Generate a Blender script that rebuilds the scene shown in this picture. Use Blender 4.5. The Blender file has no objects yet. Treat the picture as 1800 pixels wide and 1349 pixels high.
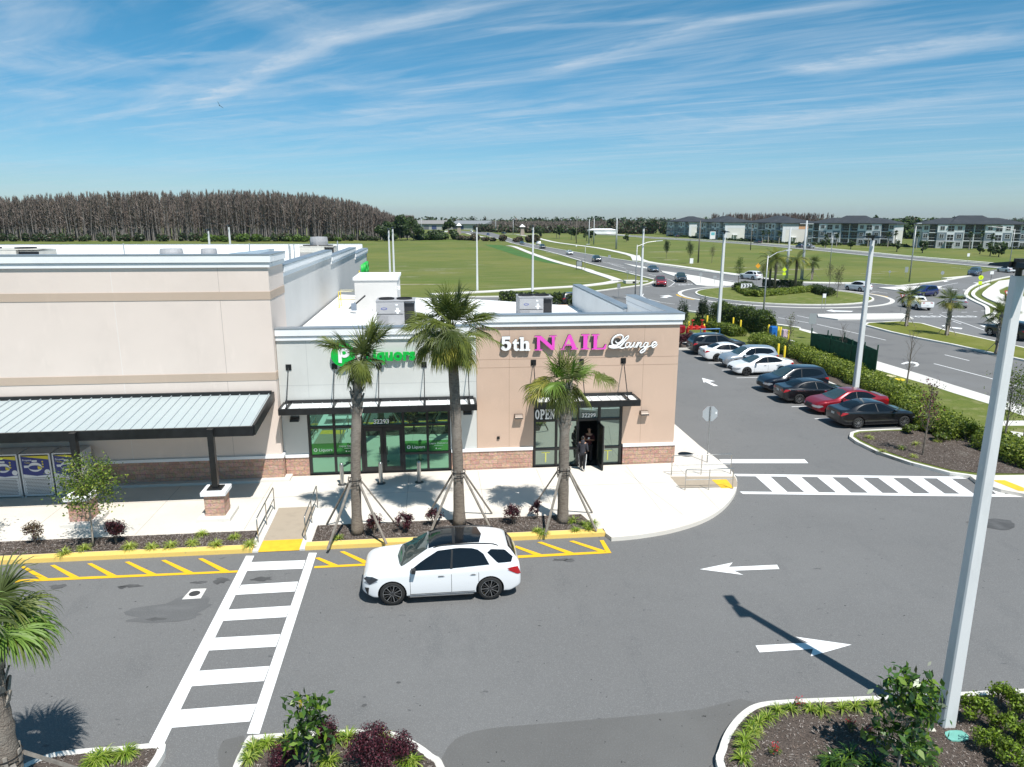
import bpy, bmesh, math, random
import numpy as np
from math import sin, cos, pi, radians, sqrt, atan2
from mathutils import Vector, Matrix
from mathutils.bvhtree import BVHTree
from mathutils.geometry import tessellate_polygon
random.seed(7)
rng = np.random.default_rng(7)
SC = bpy.context.scene
COL = SC.collection

# ---------------------------------------------------------------- camera
F_PX, CXP, CYP = 1248.0, 900.0, 674.5          # in pixels of an 1800 x 1349 picture
H_CAM, PITCH, YAW, ROLL = 11.6, radians(13.1), radians(6.3), radians(0.12)
fw = np.array([sin(YAW)*cos(PITCH), cos(YAW)*cos(PITCH), -sin(PITCH)])
rt = np.array([cos(YAW), -sin(YAW), 0.0]); up = np.cross(rt, fw)
rt, up = rt*cos(ROLL)+up*sin(ROLL), -rt*sin(ROLL)+up*cos(ROLL)
cam_d = bpy.data.cameras.new('camera'); cam = bpy.data.objects.new('camera', cam_d); COL.objects.link(cam)
cam_d.sensor_width = 36.0; cam_d.lens = 36.0*F_PX/1800.0
cam_d.clip_start = 0.1; cam_d.clip_end = 12000
cam.matrix_world = Matrix(((rt[0], up[0], -fw[0], 0), (rt[1], up[1], -fw[1], 0), (rt[2], up[2], -fw[2], H_CAM), (0, 0, 0, 1)))
SC.camera = cam
SC.render.resolution_x, SC.render.resolution_y = 1024, 767

# ---------------------------------------------------------------- sky and sun
SUN_EL = radians(59.5); SUN_AZ = atan2(0.41, -0.91)   # azimuth from +Y towards +X
sunv = Vector((sin(SUN_AZ)*cos(SUN_EL), cos(SUN_AZ)*cos(SUN_EL), sin(SUN_EL)))
sd = bpy.data.lights.new('sun', 'SUN'); sd.energy = 5.0; sd.angle = radians(0.5); sd.color = (1.0, 0.965, 0.91)
so = bpy.data.objects.new('sun', sd); COL.objects.link(so)
so.rotation_euler = sunv.to_track_quat('Z', 'Y').to_euler()
so.location = (0, 0, 60)

world = bpy.data.worlds.new('World'); SC.world = world; world.use_nodes = True
def build_world():
    nt = world.node_tree; N = nt.nodes; L = nt.links
    for n in list(N): N.remove(n)
    out = N.new('ShaderNodeOutputWorld')
    sky = N.new('ShaderNodeTexSky'); sky.sky_type = 'NISHITA'; sky.sun_disc = False
    sky.sun_elevation = SUN_EL; sky.sun_rotation = SUN_AZ
    sky.air_density = 1.0; sky.dust_density = 0.2; sky.ozone_density = 3.0; sky.altitude = 10
    bg = N.new('ShaderNodeBackground'); bg.inputs[1].default_value = 0.084
    hs = N.new('ShaderNodeHueSaturation'); hs.inputs['Saturation'].default_value = 1.30; hs.inputs['Hue'].default_value = 0.483
    L.new(sky.outputs[0], hs.inputs['Color'])
    tnt = N.new('ShaderNodeMix'); tnt.data_type = 'RGBA'; tnt.blend_type = 'MULTIPLY'; tnt.inputs[0].default_value = 1.0; L.new(hs.outputs[0], tnt.inputs[6]); L.new(tnt.outputs[2], bg.inputs[0])
    cl = N.new('ShaderNodeBackground'); cl.inputs[0].default_value = (0.80, 0.90, 1.0, 1); cl.inputs[1].default_value = 0.70
    mx = N.new('ShaderNodeMixShader')
    tc = N.new('ShaderNodeTexCoord')
    sep = N.new('ShaderNodeSeparateXYZ'); L.new(tc.outputs['Generated'], sep.inputs[0])
    def M(op, a, b=None, c=None, clamp=False):
        m = N.new('ShaderNodeMath'); m.operation = op; m.use_clamp = clamp
        for i, v in enumerate((a, b, c)):
            if v is None: continue
            if isinstance(v, (int, float)): m.inputs[i].default_value = v
            else: L.new(v, m.inputs[i])
        return m.outputs[0]
    hr = N.new('ShaderNodeValToRGB'); L.new(sep.outputs[2], hr.inputs[0]); e = hr.color_ramp.elements
    e[0].position = 0.0; e[0].color = (0.66, 0.88, 1.22, 1); e[1].position = 0.45; e[1].color = (0.62, 1.02, 0.98, 1)
    x_ = e.new(0.08); x_.color = (0.70, 0.90, 1.10, 1); L.new(hr.outputs[0], tnt.inputs[7])
    zc = M('MAXIMUM', sep.outputs[2], 0.012)
    px = M('DIVIDE', sep.outputs[0], zc); py = M('DIVIDE', sep.outputs[1], zc)
    # a cloud sheet high above: u runs along the streaks, v across them
    def streaks(az, su, sv, detail, warp, lo, hi, seed, dist=0.0):
        a = radians(az); dx, dy = sin(a), cos(a)
        u = M('ADD', M('MULTIPLY', px, dx), M('MULTIPLY', py, dy))
        v = M('ADD', M('MULTIPLY', px, dy), M('MULTIPLY', py, -dx))
        cb = N.new('ShaderNodeCombineXYZ'); L.new(M('MULTIPLY', u, su), cb.inputs[0]); L.new(M('MULTIPLY', v, sv), cb.inputs[1]); cb.inputs[2].default_value = seed
        wn = N.new('ShaderNodeTexNoise'); wn.inputs['Scale'].default_value = 0.55; wn.inputs['Detail'].default_value = 2
        c0 = N.new('ShaderNodeCombineXYZ'); L.new(u, c0.inputs[0]); L.new(v, c0.inputs[1]); c0.inputs[2].default_value = seed+3
        L.new(c0.outputs[0], wn.inputs['Vector'])
        sc = N.new('ShaderNodeVectorMath'); sc.operation = 'SCALE'; L.new(wn.outputs['Color'], sc.inputs[0]); sc.inputs['Scale'].default_value = warp
        ad = N.new('ShaderNodeVectorMath'); ad.operation = 'ADD'; L.new(cb.outputs[0], ad.inputs[0]); L.new(sc.outputs[0], ad.inputs[1])
        nz = N.new('ShaderNodeTexNoise'); nz.inputs['Scale'].default_value = 1.0; nz.inputs['Detail'].default_value = detail; nz.inputs['Roughness'].default_value = 0.62
        nz.inputs['Distortion'].default_value = dist
        L.new(ad.outputs[0], nz.inputs['Vector'])
        mr = N.new('ShaderNodeMapRange'); mr.inputs[1].default_value = lo; mr.inputs[2].default_value = hi; mr.interpolation_type = 'SMOOTHSTEP'
        L.new(nz.outputs['Fac'], mr.inputs[0]); return mr.outputs[0]
    s1 = streaks(-40, 0.16, 1.5, 9, 1.2, 0.44, 0.76, 2.0)
    s2 = streaks(-47, 0.30, 3.2, 8, 0.9, 0.46, 0.76, 11.0)
    s3 = streaks(-30, 0.10, 0.55, 5, 0.6, 0.36, 0.66, 23.0)
    s4 = streaks(-56, 0.45, 5.5, 8, 1.4, 0.46, 0.72, 31.0, 0.6)
    tot = M('ADD', M('MULTIPLY', s1, 0.34), M('MULTIPLY', s2, 0.28))
    tot = M('ADD', tot, M('MULTIPLY', M('MULTIPLY', s4, s3), 0.30))
    tot = M('ADD', tot, M('MULTIPLY', s3, 0.12))
    def contrail(p0, p1, w0, amt, soft, sd):
        def pl(x, y):
            d = fw + rt*(x-CXP)/F_PX - up*(y-CYP)/F_PX; return d[0]/d[2], d[1]/d[2]
        a = pl(*p0); b = pl(*p1); ab = (b[0]-a[0], b[1]-a[1]); l2 = ab[0]**2+ab[1]**2; l = sqrt(l2)
        mid = ((p0[0]+p1[0])/2, (p0[1]+p1[1])/2); m0 = pl(*mid); m1 = pl(mid[0], mid[1]+w0); nx, ny = -ab[1]/l, ab[0]/l; wv = abs((m1[0]-m0[0])*nx+(m1[1]-m0[1])*ny)
        rx = M('SUBTRACT', px, a[0]); ry = M('SUBTRACT', py, a[1])
        t = M('ADD', M('MULTIPLY', rx, ab[0]/l2), M('MULTIPLY', ry, ab[1]/l2)); dd = M('ADD', M('MULTIPLY', rx, nx), M('MULTIPLY', ry, ny))
        cb = N.new('ShaderNodeCombineXYZ'); L.new(M('MULTIPLY', t, l*1.6), cb.inputs[0]); L.new(M('MULTIPLY', dd, 2.2/wv*.3), cb.inputs[1]); cb.inputs[2].default_value = sd
        nz = N.new('ShaderNodeTexNoise'); nz.inputs['Scale'].default_value = 1.7; nz.inputs['Detail'].default_value = 4; nz.inputs['Roughness'].default_value = .65; L.new(cb.outputs[0], nz.inputs['Vector'])
        d2 = M('ABSOLUTE', M('ADD', dd, M('MULTIPLY', M('SUBTRACT', nz.outputs['Fac'], .5), wv*1.6)))
        mr = N.new('ShaderNodeMapRange'); mr.inputs[1].default_value = wv; mr.inputs[2].default_value = wv*soft; mr.interpolation_type = 'SMOOTHSTEP'; L.new(d2, mr.inputs[0])
        e1 = N.new('ShaderNodeMapRange'); e1.inputs[1].default_value = -.05; e1.inputs[2].default_value = .12; L.new(t, e1.inputs[0]); e2 = N.new('ShaderNodeMapRange'); e2.inputs[1].default_value = 1.05; e2.inputs[2].default_value = .85; L.new(t, e2.inputs[0])
        nn = N.new('ShaderNodeMapRange'); nn.inputs[1].default_value = .25; nn.inputs[2].default_value = .65; nn.inputs[3].default_value = .25; L.new(nz.outputs['Fac'], nn.inputs[0])
        return M('MULTIPLY', M('MULTIPLY', M('MULTIPLY', mr.outputs[0], nn.outputs[0]), M('MULTIPLY', e1.outputs[0], e2.outputs[0])), amt)
    for i, (a_, b_, w_, am_, sf_) in enumerate((((345,188),(600,62),16,.62,.1),((560,78),(850,5),14,.50,.1),((955,132),(1300,28),13,.50,.1),((1250,40),(1560,0),8,.42,.1),((1400,132),(1830,52),16,.72,.15),((-20,112),(260,112),22,.50,.05),((240,112),(485,92),9,.50,.2),
        ((850,54),(1240,32),6,.45,.2),((860,206),(1200,166),8,.45,.1),((1080,262),(1820,150),12,.50,.1),((-30,168),(740,150),12,.38,.1),((400,-20),(570,75),34,.34,.0),((280,245),(880,180),16,.34,.0),((640,250),(1500,200),14,.36,.0))):
        tot = M('ADD', tot, contrail(a_, b_, w_*1.5, am_*.72, sf_*.3, i*3.7))
    # thicker towards the horizon, thin at the top
    hz = N.new('ShaderNodeMapRange'); hz.inputs[1].default_value = 0.0; hz.inputs[2].default_value = 0.13; hz.inputs[3].default_value = 0.12; hz.inputs[4].default_value = 1.0
    L.new(sep.outputs[2], hz.inputs[0])
    tot = M('MULTIPLY', tot, hz.outputs[0])
    top = N.new('ShaderNodeMapRange'); top.inputs[1].default_value = 0.34; top.inputs[2].default_value = 0.8; top.inputs[3].default_value = 1.0; top.inputs[4].default_value = 0.45
    L.new(sep.outputs[2], top.inputs[0]); tot = M('MULTIPLY', tot, top.outputs[0])
    tot = M('MULTIPLY', M('MINIMUM', tot, 0.95), 0.86)
    L.new(tot, mx.inputs[0]); L.new(bg.outputs[0], mx.inputs[1]); L.new(cl.outputs[0], mx.inputs[2]); L.new(mx.outputs[0], out.inputs[0])
build_world()
world.cycles.sampling_method = 'MANUAL'; world.cycles.sample_map_resolution = 512

SC.view_settings.view_transform = 'Standard'; SC.view_settings.look = 'None'
SC.view_settings.exposure = 0.27; SC.view_settings.gamma = 1.0
SC.render.engine = 'CYCLES'
SC.cycles.max_bounces = 6; SC.cycles.diffuse_bounces = 3; SC.cycles.glossy_bounces = 3; SC.cycles.transmission_bounces = 4; SC.cycles.transparent_max_bounces = 6
SC.cycles.caustics_reflective = False; SC.cycles.caustics_refractive = False

# ---------------------------------------------------------------- surveying helpers (photo pixel -> metres on the ground or on a wall plane)
CAM = np.array([0, 0, H_CAM])
def ray(x, y): return fw + rt*(x-CXP)/F_PX - up*(y-CYP)/F_PX
def G(x, y, z=0.0):
    d = ray(x, y); t = (z-H_CAM)/d[2]; p = CAM+d*t; return (float(p[0]), float(p[1]))
def G3(x, y, z=0.0): return G(x, y, z)+(z,)
def YP(x, y, Y):
    d = ray(x, y); p = CAM+d*(Y/d[1]); return (float(p[0]), float(p[2]))
def XP(x, y, X):
    d = ray(x, y); p = CAM+d*(X/d[0]); return (float(p[1]), float(p[2]))

# ---------------------------------------------------------------- tags
def tag(o, label=None, cat=None, group=None, kind=None):
    if label: o['label'] = label
    if cat: o['category'] = cat
    if group: o['group'] = group
    if kind: o['kind'] = kind
    return o
def empty(name, loc=(0, 0, 0), rz=0.0, label=None, cat=None, group=None):
    o = bpy.data.objects.new(name, None); COL.objects.link(o); o.location = loc; o.rotation_euler = (0, 0, rz)
    o.empty_display_size = 0.2
    return tag(o, label, cat, group)
def copy_tree(o, parent=None):
    c = o.copy(); COL.objects.link(c)
    if parent: c.parent = parent
    for ch in list(o.children): copy_tree(ch, c)
    return c
ORD = ['first','second','third','fourth','fifth','sixth','seventh','eighth','ninth','tenth','eleventh','twelfth','thirteenth','fourteenth','fifteenth','sixteenth','seventeenth','eighteenth','nineteenth','twentieth']

# ---------------------------------------------------------------- materials
MATS = {}
def mat(name, col, rough=0.7, metal=0.0, var=0.0, vscale=3.0, col2=None, bump=0.0, bscale=40.0, spec=0.5, coat=0.0, trans=0.0, stretch=None, detail=4, lo=0.35, hi=0.65, emit=0):
    if name in MATS: return MATS[name]
    m = bpy.data.materials.new(name); m.use_nodes = True; nt = m.node_tree; N = nt.nodes; L = nt.links
    b = N['Principled BSDF']; b.inputs['Base Color'].default_value = (*col, 1); b.inputs['Roughness'].default_value = rough; b.inputs['Metallic'].default_value = metal
    b.inputs['Specular IOR Level'].default_value = spec
    if coat: b.inputs['Coat Weight'].default_value = coat; b.inputs['Coat Roughness'].default_value = 0.03
    if emit: b.inputs['Emission Color'].default_value = (*col, 1); b.inputs['Emission Strength'].default_value = emit
    vec = None
    if var or col2 or bump:
        tc = N.new('ShaderNodeTexCoord'); vec = tc.outputs['Object']
        if stretch:
            mp = N.new('ShaderNodeMapping'); mp.inputs['Scale'].default_value = stretch; L.new(vec, mp.inputs[0]); vec = mp.outputs[0]
    if var or col2:
        n = N.new('ShaderNodeTexNoise'); n.inputs['Scale'].default_value = vscale; n.inputs['Detail'].default_value = detail; n.inputs['Roughness'].default_value = 0.6
        L.new(vec, n.inputs['Vector'])
        r = N.new('ShaderNodeValToRGB'); r.color_ramp.elements[0].position = lo; r.color_ramp.elements[1].position = hi
        c2 = col2 or tuple(min(1, c*(1+var)) for c in col); c1 = col if col2 else tuple(c*(1-var) for c in col)
        r.color_ramp.elements[0].color = (*c1, 1); r.color_ramp.elements[1].color = (*c2, 1)
        L.new(n.outputs['Fac'], r.inputs[0]); L.new(r.outputs[0], b.inputs['Base Color'])
    if bump:
        n2 = N.new('ShaderNodeTexNoise'); n2.inputs['Scale'].default_value = bscale; n2.inputs['Detail'].default_value = 5
        L.new(vec, n2.inputs['Vector']); bp = N.new('ShaderNodeBump'); bp.inputs['Strength'].default_value = bump; bp.inputs['Distance'].default_value = 0.03
        L.new(n2.outputs['Fac'], bp.inputs['Height']); L.new(bp.outputs[0], b.inputs['Normal'])
    if trans:
        out = N['Material Output']; t = N.new('ShaderNodeBsdfTranslucent')
        if b.inputs['Base Color'].is_linked: L.new(b.inputs['Base Color'].links[0].from_socket, t.inputs[0])
        else: t.inputs[0].default_value = (min(1, col[0]*1.5), min(1, col[1]*1.6), col[2], 1)
        mx = N.new('ShaderNodeMixShader'); mx.inputs[0].default_value = trans
        L.new(b.outputs[0], mx.inputs[1]); L.new(t.outputs[0], mx.inputs[2]); L.new(mx.outputs[0], out.inputs[0])
    MATS[name] = m; return m

def ramp_layers(name, base, layers, rough=0.9, bumps=(), spec=0.3):
    """base colour plus noise layers: (scale, lo, hi, colour, strength, detail, stretch)"""
    if name in MATS: return MATS[name]
    m = bpy.data.materials.new(name); m.use_nodes = True; nt = m.node_tree; N = nt.nodes; L = nt.links
    b = N['Principled BSDF']; b.inputs['Roughness'].default_value = rough; b.inputs['Specular IOR Level'].default_value = spec
    tc = N.new('ShaderNodeTexCoord'); cur = None
    rgb = N.new('ShaderNodeRGB'); rgb.outputs[0].default_value = (*base, 1); cur = rgb.outputs[0]
    for i, (sc, lo, hi, colr, st, det, stretch) in enumerate(layers):
        mp = N.new('ShaderNodeMapping'); mp.inputs['Scale'].default_value = stretch or (1, 1, 1); mp.inputs['Location'].default_value = (i*13.7, i*7.1, 0); L.new(tc.outputs['Object'], mp.inputs[0])
        n = N.new('ShaderNodeTexNoise'); n.inputs['Scale'].default_value = sc; n.inputs['Detail'].default_value = det; n.inputs['Roughness'].default_value = 0.6; L.new(mp.outputs[0], n.inputs['Vector'])
        mr = N.new('ShaderNodeMapRange'); mr.inputs[1].default_value = lo; mr.inputs[2].default_value = hi; mr.inputs[4].default_value = st; mr.interpolation_type = 'SMOOTHSTEP'
        L.new(n.outputs['Fac'], mr.inputs[0])
        mx = N.new('ShaderNodeMix'); mx.data_type = 'RGBA'; L.new(mr.outputs[0], mx.inputs[0]); L.new(cur, mx.inputs[6]); mx.inputs[7].default_value = (*colr, 1); cur = mx.outputs[2]
    L.new(cur, b.inputs['Base Color'])
    nrm = None
    for (sc, st) in bumps:
        n2 = N.new('ShaderNodeTexNoise'); n2.inputs['Scale'].default_value = sc; n2.inputs['Detail'].default_value = 5; L.new(tc.outputs['Object'], n2.inputs['Vector'])
        bp = N.new('ShaderNodeBump'); bp.inputs['Strength'].default_value = st; bp.inputs['Distance'].default_value = 0.04; L.new(n2.outputs['Fac'], bp.inputs['Height'])
        if nrm: L.new(nrm, bp.inputs['Normal'])
        nrm = bp.outputs[0]
    if nrm: L.new(nrm, b.inputs['Normal'])
    MATS[name] = m; return m

ASPH = ramp_layers('asphalt', (0.158, 0.156, 0.153), [
    (0.11, .42, .66, (0.188, 0.186, 0.182), .85, 4, None),
    (0.45, .50, .70, (0.128, 0.128, 0.128), .3, 6, (.5, 1.6, 1)),
    (0.9, .55, .72, (0.112, 0.113, 0.114), .5, 5, (1, .35, 1)),
    (3.0, .62, .74, (0.20, 0.20, 0.198), .5, 6, (1, .3, 1)),
    (38, .48, .68, (0.26, 0.26, 0.255), .9, 3, None),
    (60, .30, .46, (0.135, 0.137, 0.14), .4, 2, None),
    (2.3, .67, .73, (0.07, 0.07, 0.073), .6, 3, (1, 1.8, 1)),
    (5.5, .73, .75, (0.03, 0.03, 0.03), .85, 2, None)], 0.93, [(55, .35)])
ASPH_OLD = ramp_layers('asphalt_road', (0.165, 0.163, 0.160), [
    (0.06, .40, .62, (0.185, 0.186, 0.187), .9, 4, None),
    (0.35, .5, .75, (0.10, 0.10, 0.105), .5, 5, None),
    (25, .52, .72, (0.2, 0.2, 0.205), .5, 3, None)], 0.93, [(40, .3)])
ASPH_DARK = ramp_layers('asphalt_patch', (0.128, 0.126, 0.122), [
    (0.25, .42, .66, (0.150, 0.148, 0.143), .8, 4, None),
    (30, .50, .72, (0.17, 0.17, 0.172), .75, 3, None),
    (6.5, .70, .73, (0.03, 0.03, 0.03), .8, 2, None)], 0.93, [(50, .5)])
CONC = ramp_layers('concrete', (0.70, 0.655, 0.585), [
    (0.22, .42, .70, (0.62, 0.56, 0.49), .8, 5, None),
    (1.6, .55, .8, (0.47, 0.45, 0.42), .5, 5, None),
    (14, .45, .75, (0.68, 0.65, 0.60), .5, 3, None),
    (5, .70, .75, (0.30, 0.29, 0.27), .5, 3, None)], 0.9, [(60, .15)])
CONC_W = ramp_layers('concrete_pale', (0.66, 0.64, 0.60), [
    (0.12, .42, .70, (0.55, 0.53, 0.49), .6, 5, None),
    (2.0, .60, .8, (0.46, 0.44, 0.41), .5, 5, None)], 0.9, [(30, .1)])
KERB = ramp_layers('kerb_concrete', (0.70, 0.68, 0.63), [
    (1.2, .45, .75, (0.50, 0.48, 0.44), .7, 5, None), (8, .62, .75, (0.36, 0.34, 0.31), .6, 4, None)], 0.9, [(40, .2)])
KERB_Y = ramp_layers('kerb_yellow', (0.80, 0.56, 0.16), [
    (1.5, .5, .8, (0.72, 0.53, 0.22), .7, 4, None), (9, .62, .75, (0.48, 0.38, 0.2), .7, 4, None)], 0.75, [(40, .2)])
PAINT_W = ramp_layers('marking_white', (0.80, 0.80, 0.80), [(0.35, .5, .75, (0.66, 0.66, 0.65), .6, 5, None), (5, .62, .78, (0.52, 0.52, 0.51), .55, 6, None), (1.5, .55, .8, (0.70, 0.70, 0.70), .6, 5, None), (26, .68, .72, (0.3, 0.3, 0.3), .7, 3, None)], 0.7)
PAINT_Y = ramp_layers('marking_yellow', (0.80, 0.47, 0.02), [(5, .60, .76, (0.50, 0.33, 0.08), .6, 6, None), (2.5, .5, .8, (0.72, 0.42, 0.04), .6, 4, None), (26, .68, .73, (0.3, 0.2, 0.08), .7, 3, None)], 0.7)
TACT = mat('tactile_yellow', (0.83, 0.50, 0.03), 0.7, var=.08, vscale=3, bump=.6, bscale=60)
GRASS = ramp_layers('grass', (0.118, 0.150, 0.040), [
    (0.03, .42, .62, (0.170, 0.180, 0.052), .85, 5, None),
    (0.02, .52, .68, (0.090, 0.145, 0.026), .8, 4, None),
    (0.16, .50, .70, (0.23, 0.215, 0.105), .75, 7, (.5, 3.0, 1)),
    (0.07, .60, .72, (0.33, 0.30, 0.20), .65, 8, (.6, 2.6, 1)),
    (3.5, .5, .75, (0.17, 0.175, 0.06), .5, 4, None),
    (9, .45, .7, (0.085, 0.105, 0.022), .5, 4, None)], 0.95, [(6, .6)], .1)
LAWN = ramp_layers('lawn', (0.120, 0.150, 0.036), [
    (0.25, .42, .66, (0.165, 0.180, 0.050), .8, 5, None),
    (0.9, .48, .70, (0.25, 0.235, 0.115), .65, 7, None),
    (6, .5, .72, (0.06, 0.10, 0.014), .6, 4, None)], 0.95, [(9, .8)], .1)
MEDIAN = ramp_layers('median_grass', (0.15, 0.165, 0.035), [
    (0.25, .42, .66, (0.20, 0.20, 0.06), .8, 5, None),
    (1.0, .52, .7, (0.09, 0.13, 0.02), .6, 6, None),
    (5, .5, .72, (0.09, 0.10, 0.02), .6, 4, None)], 0.95, [(8, .8)], .1)
MULCH = ramp_layers('mulch', (0.165, 0.135, 0.118), [
    (1.2, .42, .66, (0.13, 0.105, 0.09), .8, 5, None),
    (0.8, .54, .70, (0.27, 0.24, 0.21), .75, 6, None),
    (22, .55, .72, (0.20, 0.15, 0.12), .8, 4, (1, 2.5, 1)),
    (30, .28, .45, (0.05, 0.04, 0.033), .5, 3, None)], 0.97, [(28, 1.0), (7, .8)], .1)
SOIL = mat('soil', (0.17, 0.13, 0.09), .95, var=.3, vscale=5)

# ---------------------------------------------------------------- mesh builder
class MB:
    def __init__(s): s.v = []; s.f = []; s.mi = []; s.mats = []
    def m(s, mt):
        if mt not in s.mats: s.mats.append(mt)
        return s.mats.index(mt)
    def add(s, vs, fs, mt):
        o = len(s.v); s.v += [tuple(map(float, p)) for p in vs]; k = s.m(mt)
        for f in fs: s.f.append(tuple(i+o for i in f)); s.mi.append(k)
        return s
    def quad(s, a, b, c, d, mt): return s.add([a, b, c, d], [(0, 1, 2, 3)], mt)
    def box(s, x0, x1, y0, y1, z0, z1, mt):
        return s.add([(x0,y0,z0),(x1,y0,z0),(x1,y1,z0),(x0,y1,z0),(x0,y0,z1),(x1,y0,z1),(x1,y1,z1),(x0,y1,z1)],
                     [(3,2,1,0),(4,5,6,7),(0,1,5,4),(1,2,6,5),(2,3,7,6),(3,0,4,7)], mt)
    def bar(s, a, b, w, h, mt, upv=(0, 0, 1)):
        a = Vector(a); b = Vector(b); d = (b-a).normalized(); u = Vector(upv)
        if abs(d.dot(u)) > .98: u = Vector((0, 1, 0))
        sx = d.cross(u).normalized()*w/2; sy = sx.cross(d).normalized()*h/2
        P = [a-sx-sy, a+sx-sy, a+sx+sy, a-sx+sy, b-sx-sy, b+sx-sy, b+sx+sy, b-sx+sy]
        return s.add(P, [(0,1,2,3),(7,6,5,4),(0,4,5,1),(1,5,6,2),(2,6,7,3),(3,7,4,0)], mt)
    def cyl(s, a, b, r0, r1, mt, n=10, caps=True):
        a = Vector(a); b = Vector(b); d = (b-a).normalized(); t = Vector((1, 0, 0)) if abs(d.x) < .8 else Vector((0, 1, 0))
        e1 = d.cross(t).normalized(); e2 = d.cross(e1).normalized(); P = []
        for c, r in ((a, r0), (b, r1)):
            for i in range(n): q = 2*pi*i/n; P.append(c+e1*(r*cos(q))+e2*(r*sin(q)))
        Fs = [(i, (i+1) % n, n+(i+1) % n, n+i) for i in range(n)]
        if caps: Fs += [tuple(range(n-1, -1, -1)), tuple(range(n, 2*n))]
        return s.add(P, Fs, mt)
    def tube(s, pts, rad, mt, n=8, closed=False):
        pts = [Vector(p) for p in pts]; R = rad if isinstance(rad, (list, tuple)) else [rad]*len(pts)
        P = []; k = len(pts); prev = None
        for i, p in enumerate(pts):
            d = (pts[min(i+1, k-1)]-pts[max(i-1, 0)])
            d = d.normalized() if d.length > 1e-9 else Vector((0, 0, 1))
            if prev is None:
                t = Vector((0, 0, 1)) if abs(d.z) < .9 else Vector((1, 0, 0)); e1 = d.cross(t).normalized()
            else: e1 = (prev-d*prev.dot(d)).normalized()
            prev = e1; e2 = d.cross(e1)
            for j in range(n): q = 2*pi*j/n; P.append(p+(e1*cos(q)+e2*sin(q))*R[i])
        Fs = [(i*n+j, i*n+(j+1) % n, (i+1)*n+(j+1) % n, (i+1)*n+j) for i in range(k-1) for j in range(n)]
        Fs += [tuple(range(n-1, -1, -1)), tuple(range((k-1)*n, k*n))]
        return s.add(P, Fs, mt)
    def lathe(s, prof, mt, c=(0, 0, 0), n=16, axis='z'):
        P = []
        for r, z in prof:
            for i in range(n):
                q = 2*pi*i/n
                if axis == 'z': P.append((c[0]+r*cos(q), c[1]+r*sin(q), c[2]+z))
                else: P.append((c[0]+r*cos(q), c[1]+z, c[2]+r*sin(q)))
        k = len(prof); Fs = [(i*n+j, i*n+(j+1) % n, (i+1)*n+(j+1) % n, (i+1)*n+j) for i in range(k-1) for j in range(n)]
        return s.add(P, Fs, mt)
    def poly(s, pts, z, mt):          # flat polygon in xy, any outline
        P = [Vector((p[0], p[1], z)) for p in pts]; T = tessellate_polygon([P])
        fs = []
        for t in T:
            a, b, c = [P[i] for i in t]
            fs.append(t if (b-a).cross(c-a).z > 0 else (t[0], t[2], t[1]))
        return s.add(P, fs, mt)
    def prism(s, pts, z0, z1, mt, top=None, bottom=False):
        s.poly(pts, z1, top or mt)
        k = len(pts); area = sum(pts[i][0]*pts[(i+1) % k][1]-pts[(i+1) % k][0]*pts[i][1] for i in range(k))
        P = [(p[0], p[1], z0) for p in pts]+[(p[0], p[1], z1) for p in pts]
        fs = [(i, (i+1) % k, k+(i+1) % k, k+i) for i in range(k)]
        if area < 0: fs = [f[::-1] for f in fs]
        s.add(P, fs, mt)
        if bottom: s.poly(pts, z0, mt)
        return s
    def vpoly(s, pts, y, mt, thick=0.0):   # polygon in x,z on a wall facing -Y, optionally extruded towards -Y
        P = [Vector((p[0], p[1], 0)) for p in pts]; T = tessellate_polygon([P]); k = len(pts)
        yf = y-thick
        fs = []
        for t in T:
            a, b, c = [P[i] for i in t]
            fs.append(t if (b-a).cross(c-a).z > 0 else (t[0], t[2], t[1]))
        s.add([(p[0], yf, p[1]) for p in pts], fs, mt)
        if thick:
            area = sum(pts[i][0]*pts[(i+1) % k][1]-pts[(i+1) % k][0]*pts[i][1] for i in range(k))
            fs = [(i, (i+1) % k, k+(i+1) % k, k+i) for i in range(k)]
            if area > 0: fs = [f[::-1] for f in fs]
            s.add([(p[0], yf, p[1]) for p in pts]+[(p[0], y, p[1]) for p in pts], fs, mt)
        return s
    def build(s, name, parent=None, smooth=False, label=None, cat=None, group=None, kind=None, loc=None, rz=None, bevel=0):
        me = bpy.data.meshes.new(name); me.from_pydata(s.v, [], s.f)
        for mt in s.mats: me.materials.append(mt)
        if s.mats: me.polygons.foreach_set('material_index', s.mi)
        if smooth: me.polygons.foreach_set('use_smooth', [True]*len(me.polygons))
        me.update(); o = bpy.data.objects.new(name, me); COL.objects.link(o)
        if parent: o.parent = parent
        if loc: o.location = loc
        if rz is not None: o.rotation_euler = (0, 0, rz)
        if bevel:
            bv = o.modifiers.new('bevel', 'BEVEL'); bv.width = bevel; bv.segments = 2; bv.limit_method = 'ANGLE'
        return tag(o, label, cat, group, kind)

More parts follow.
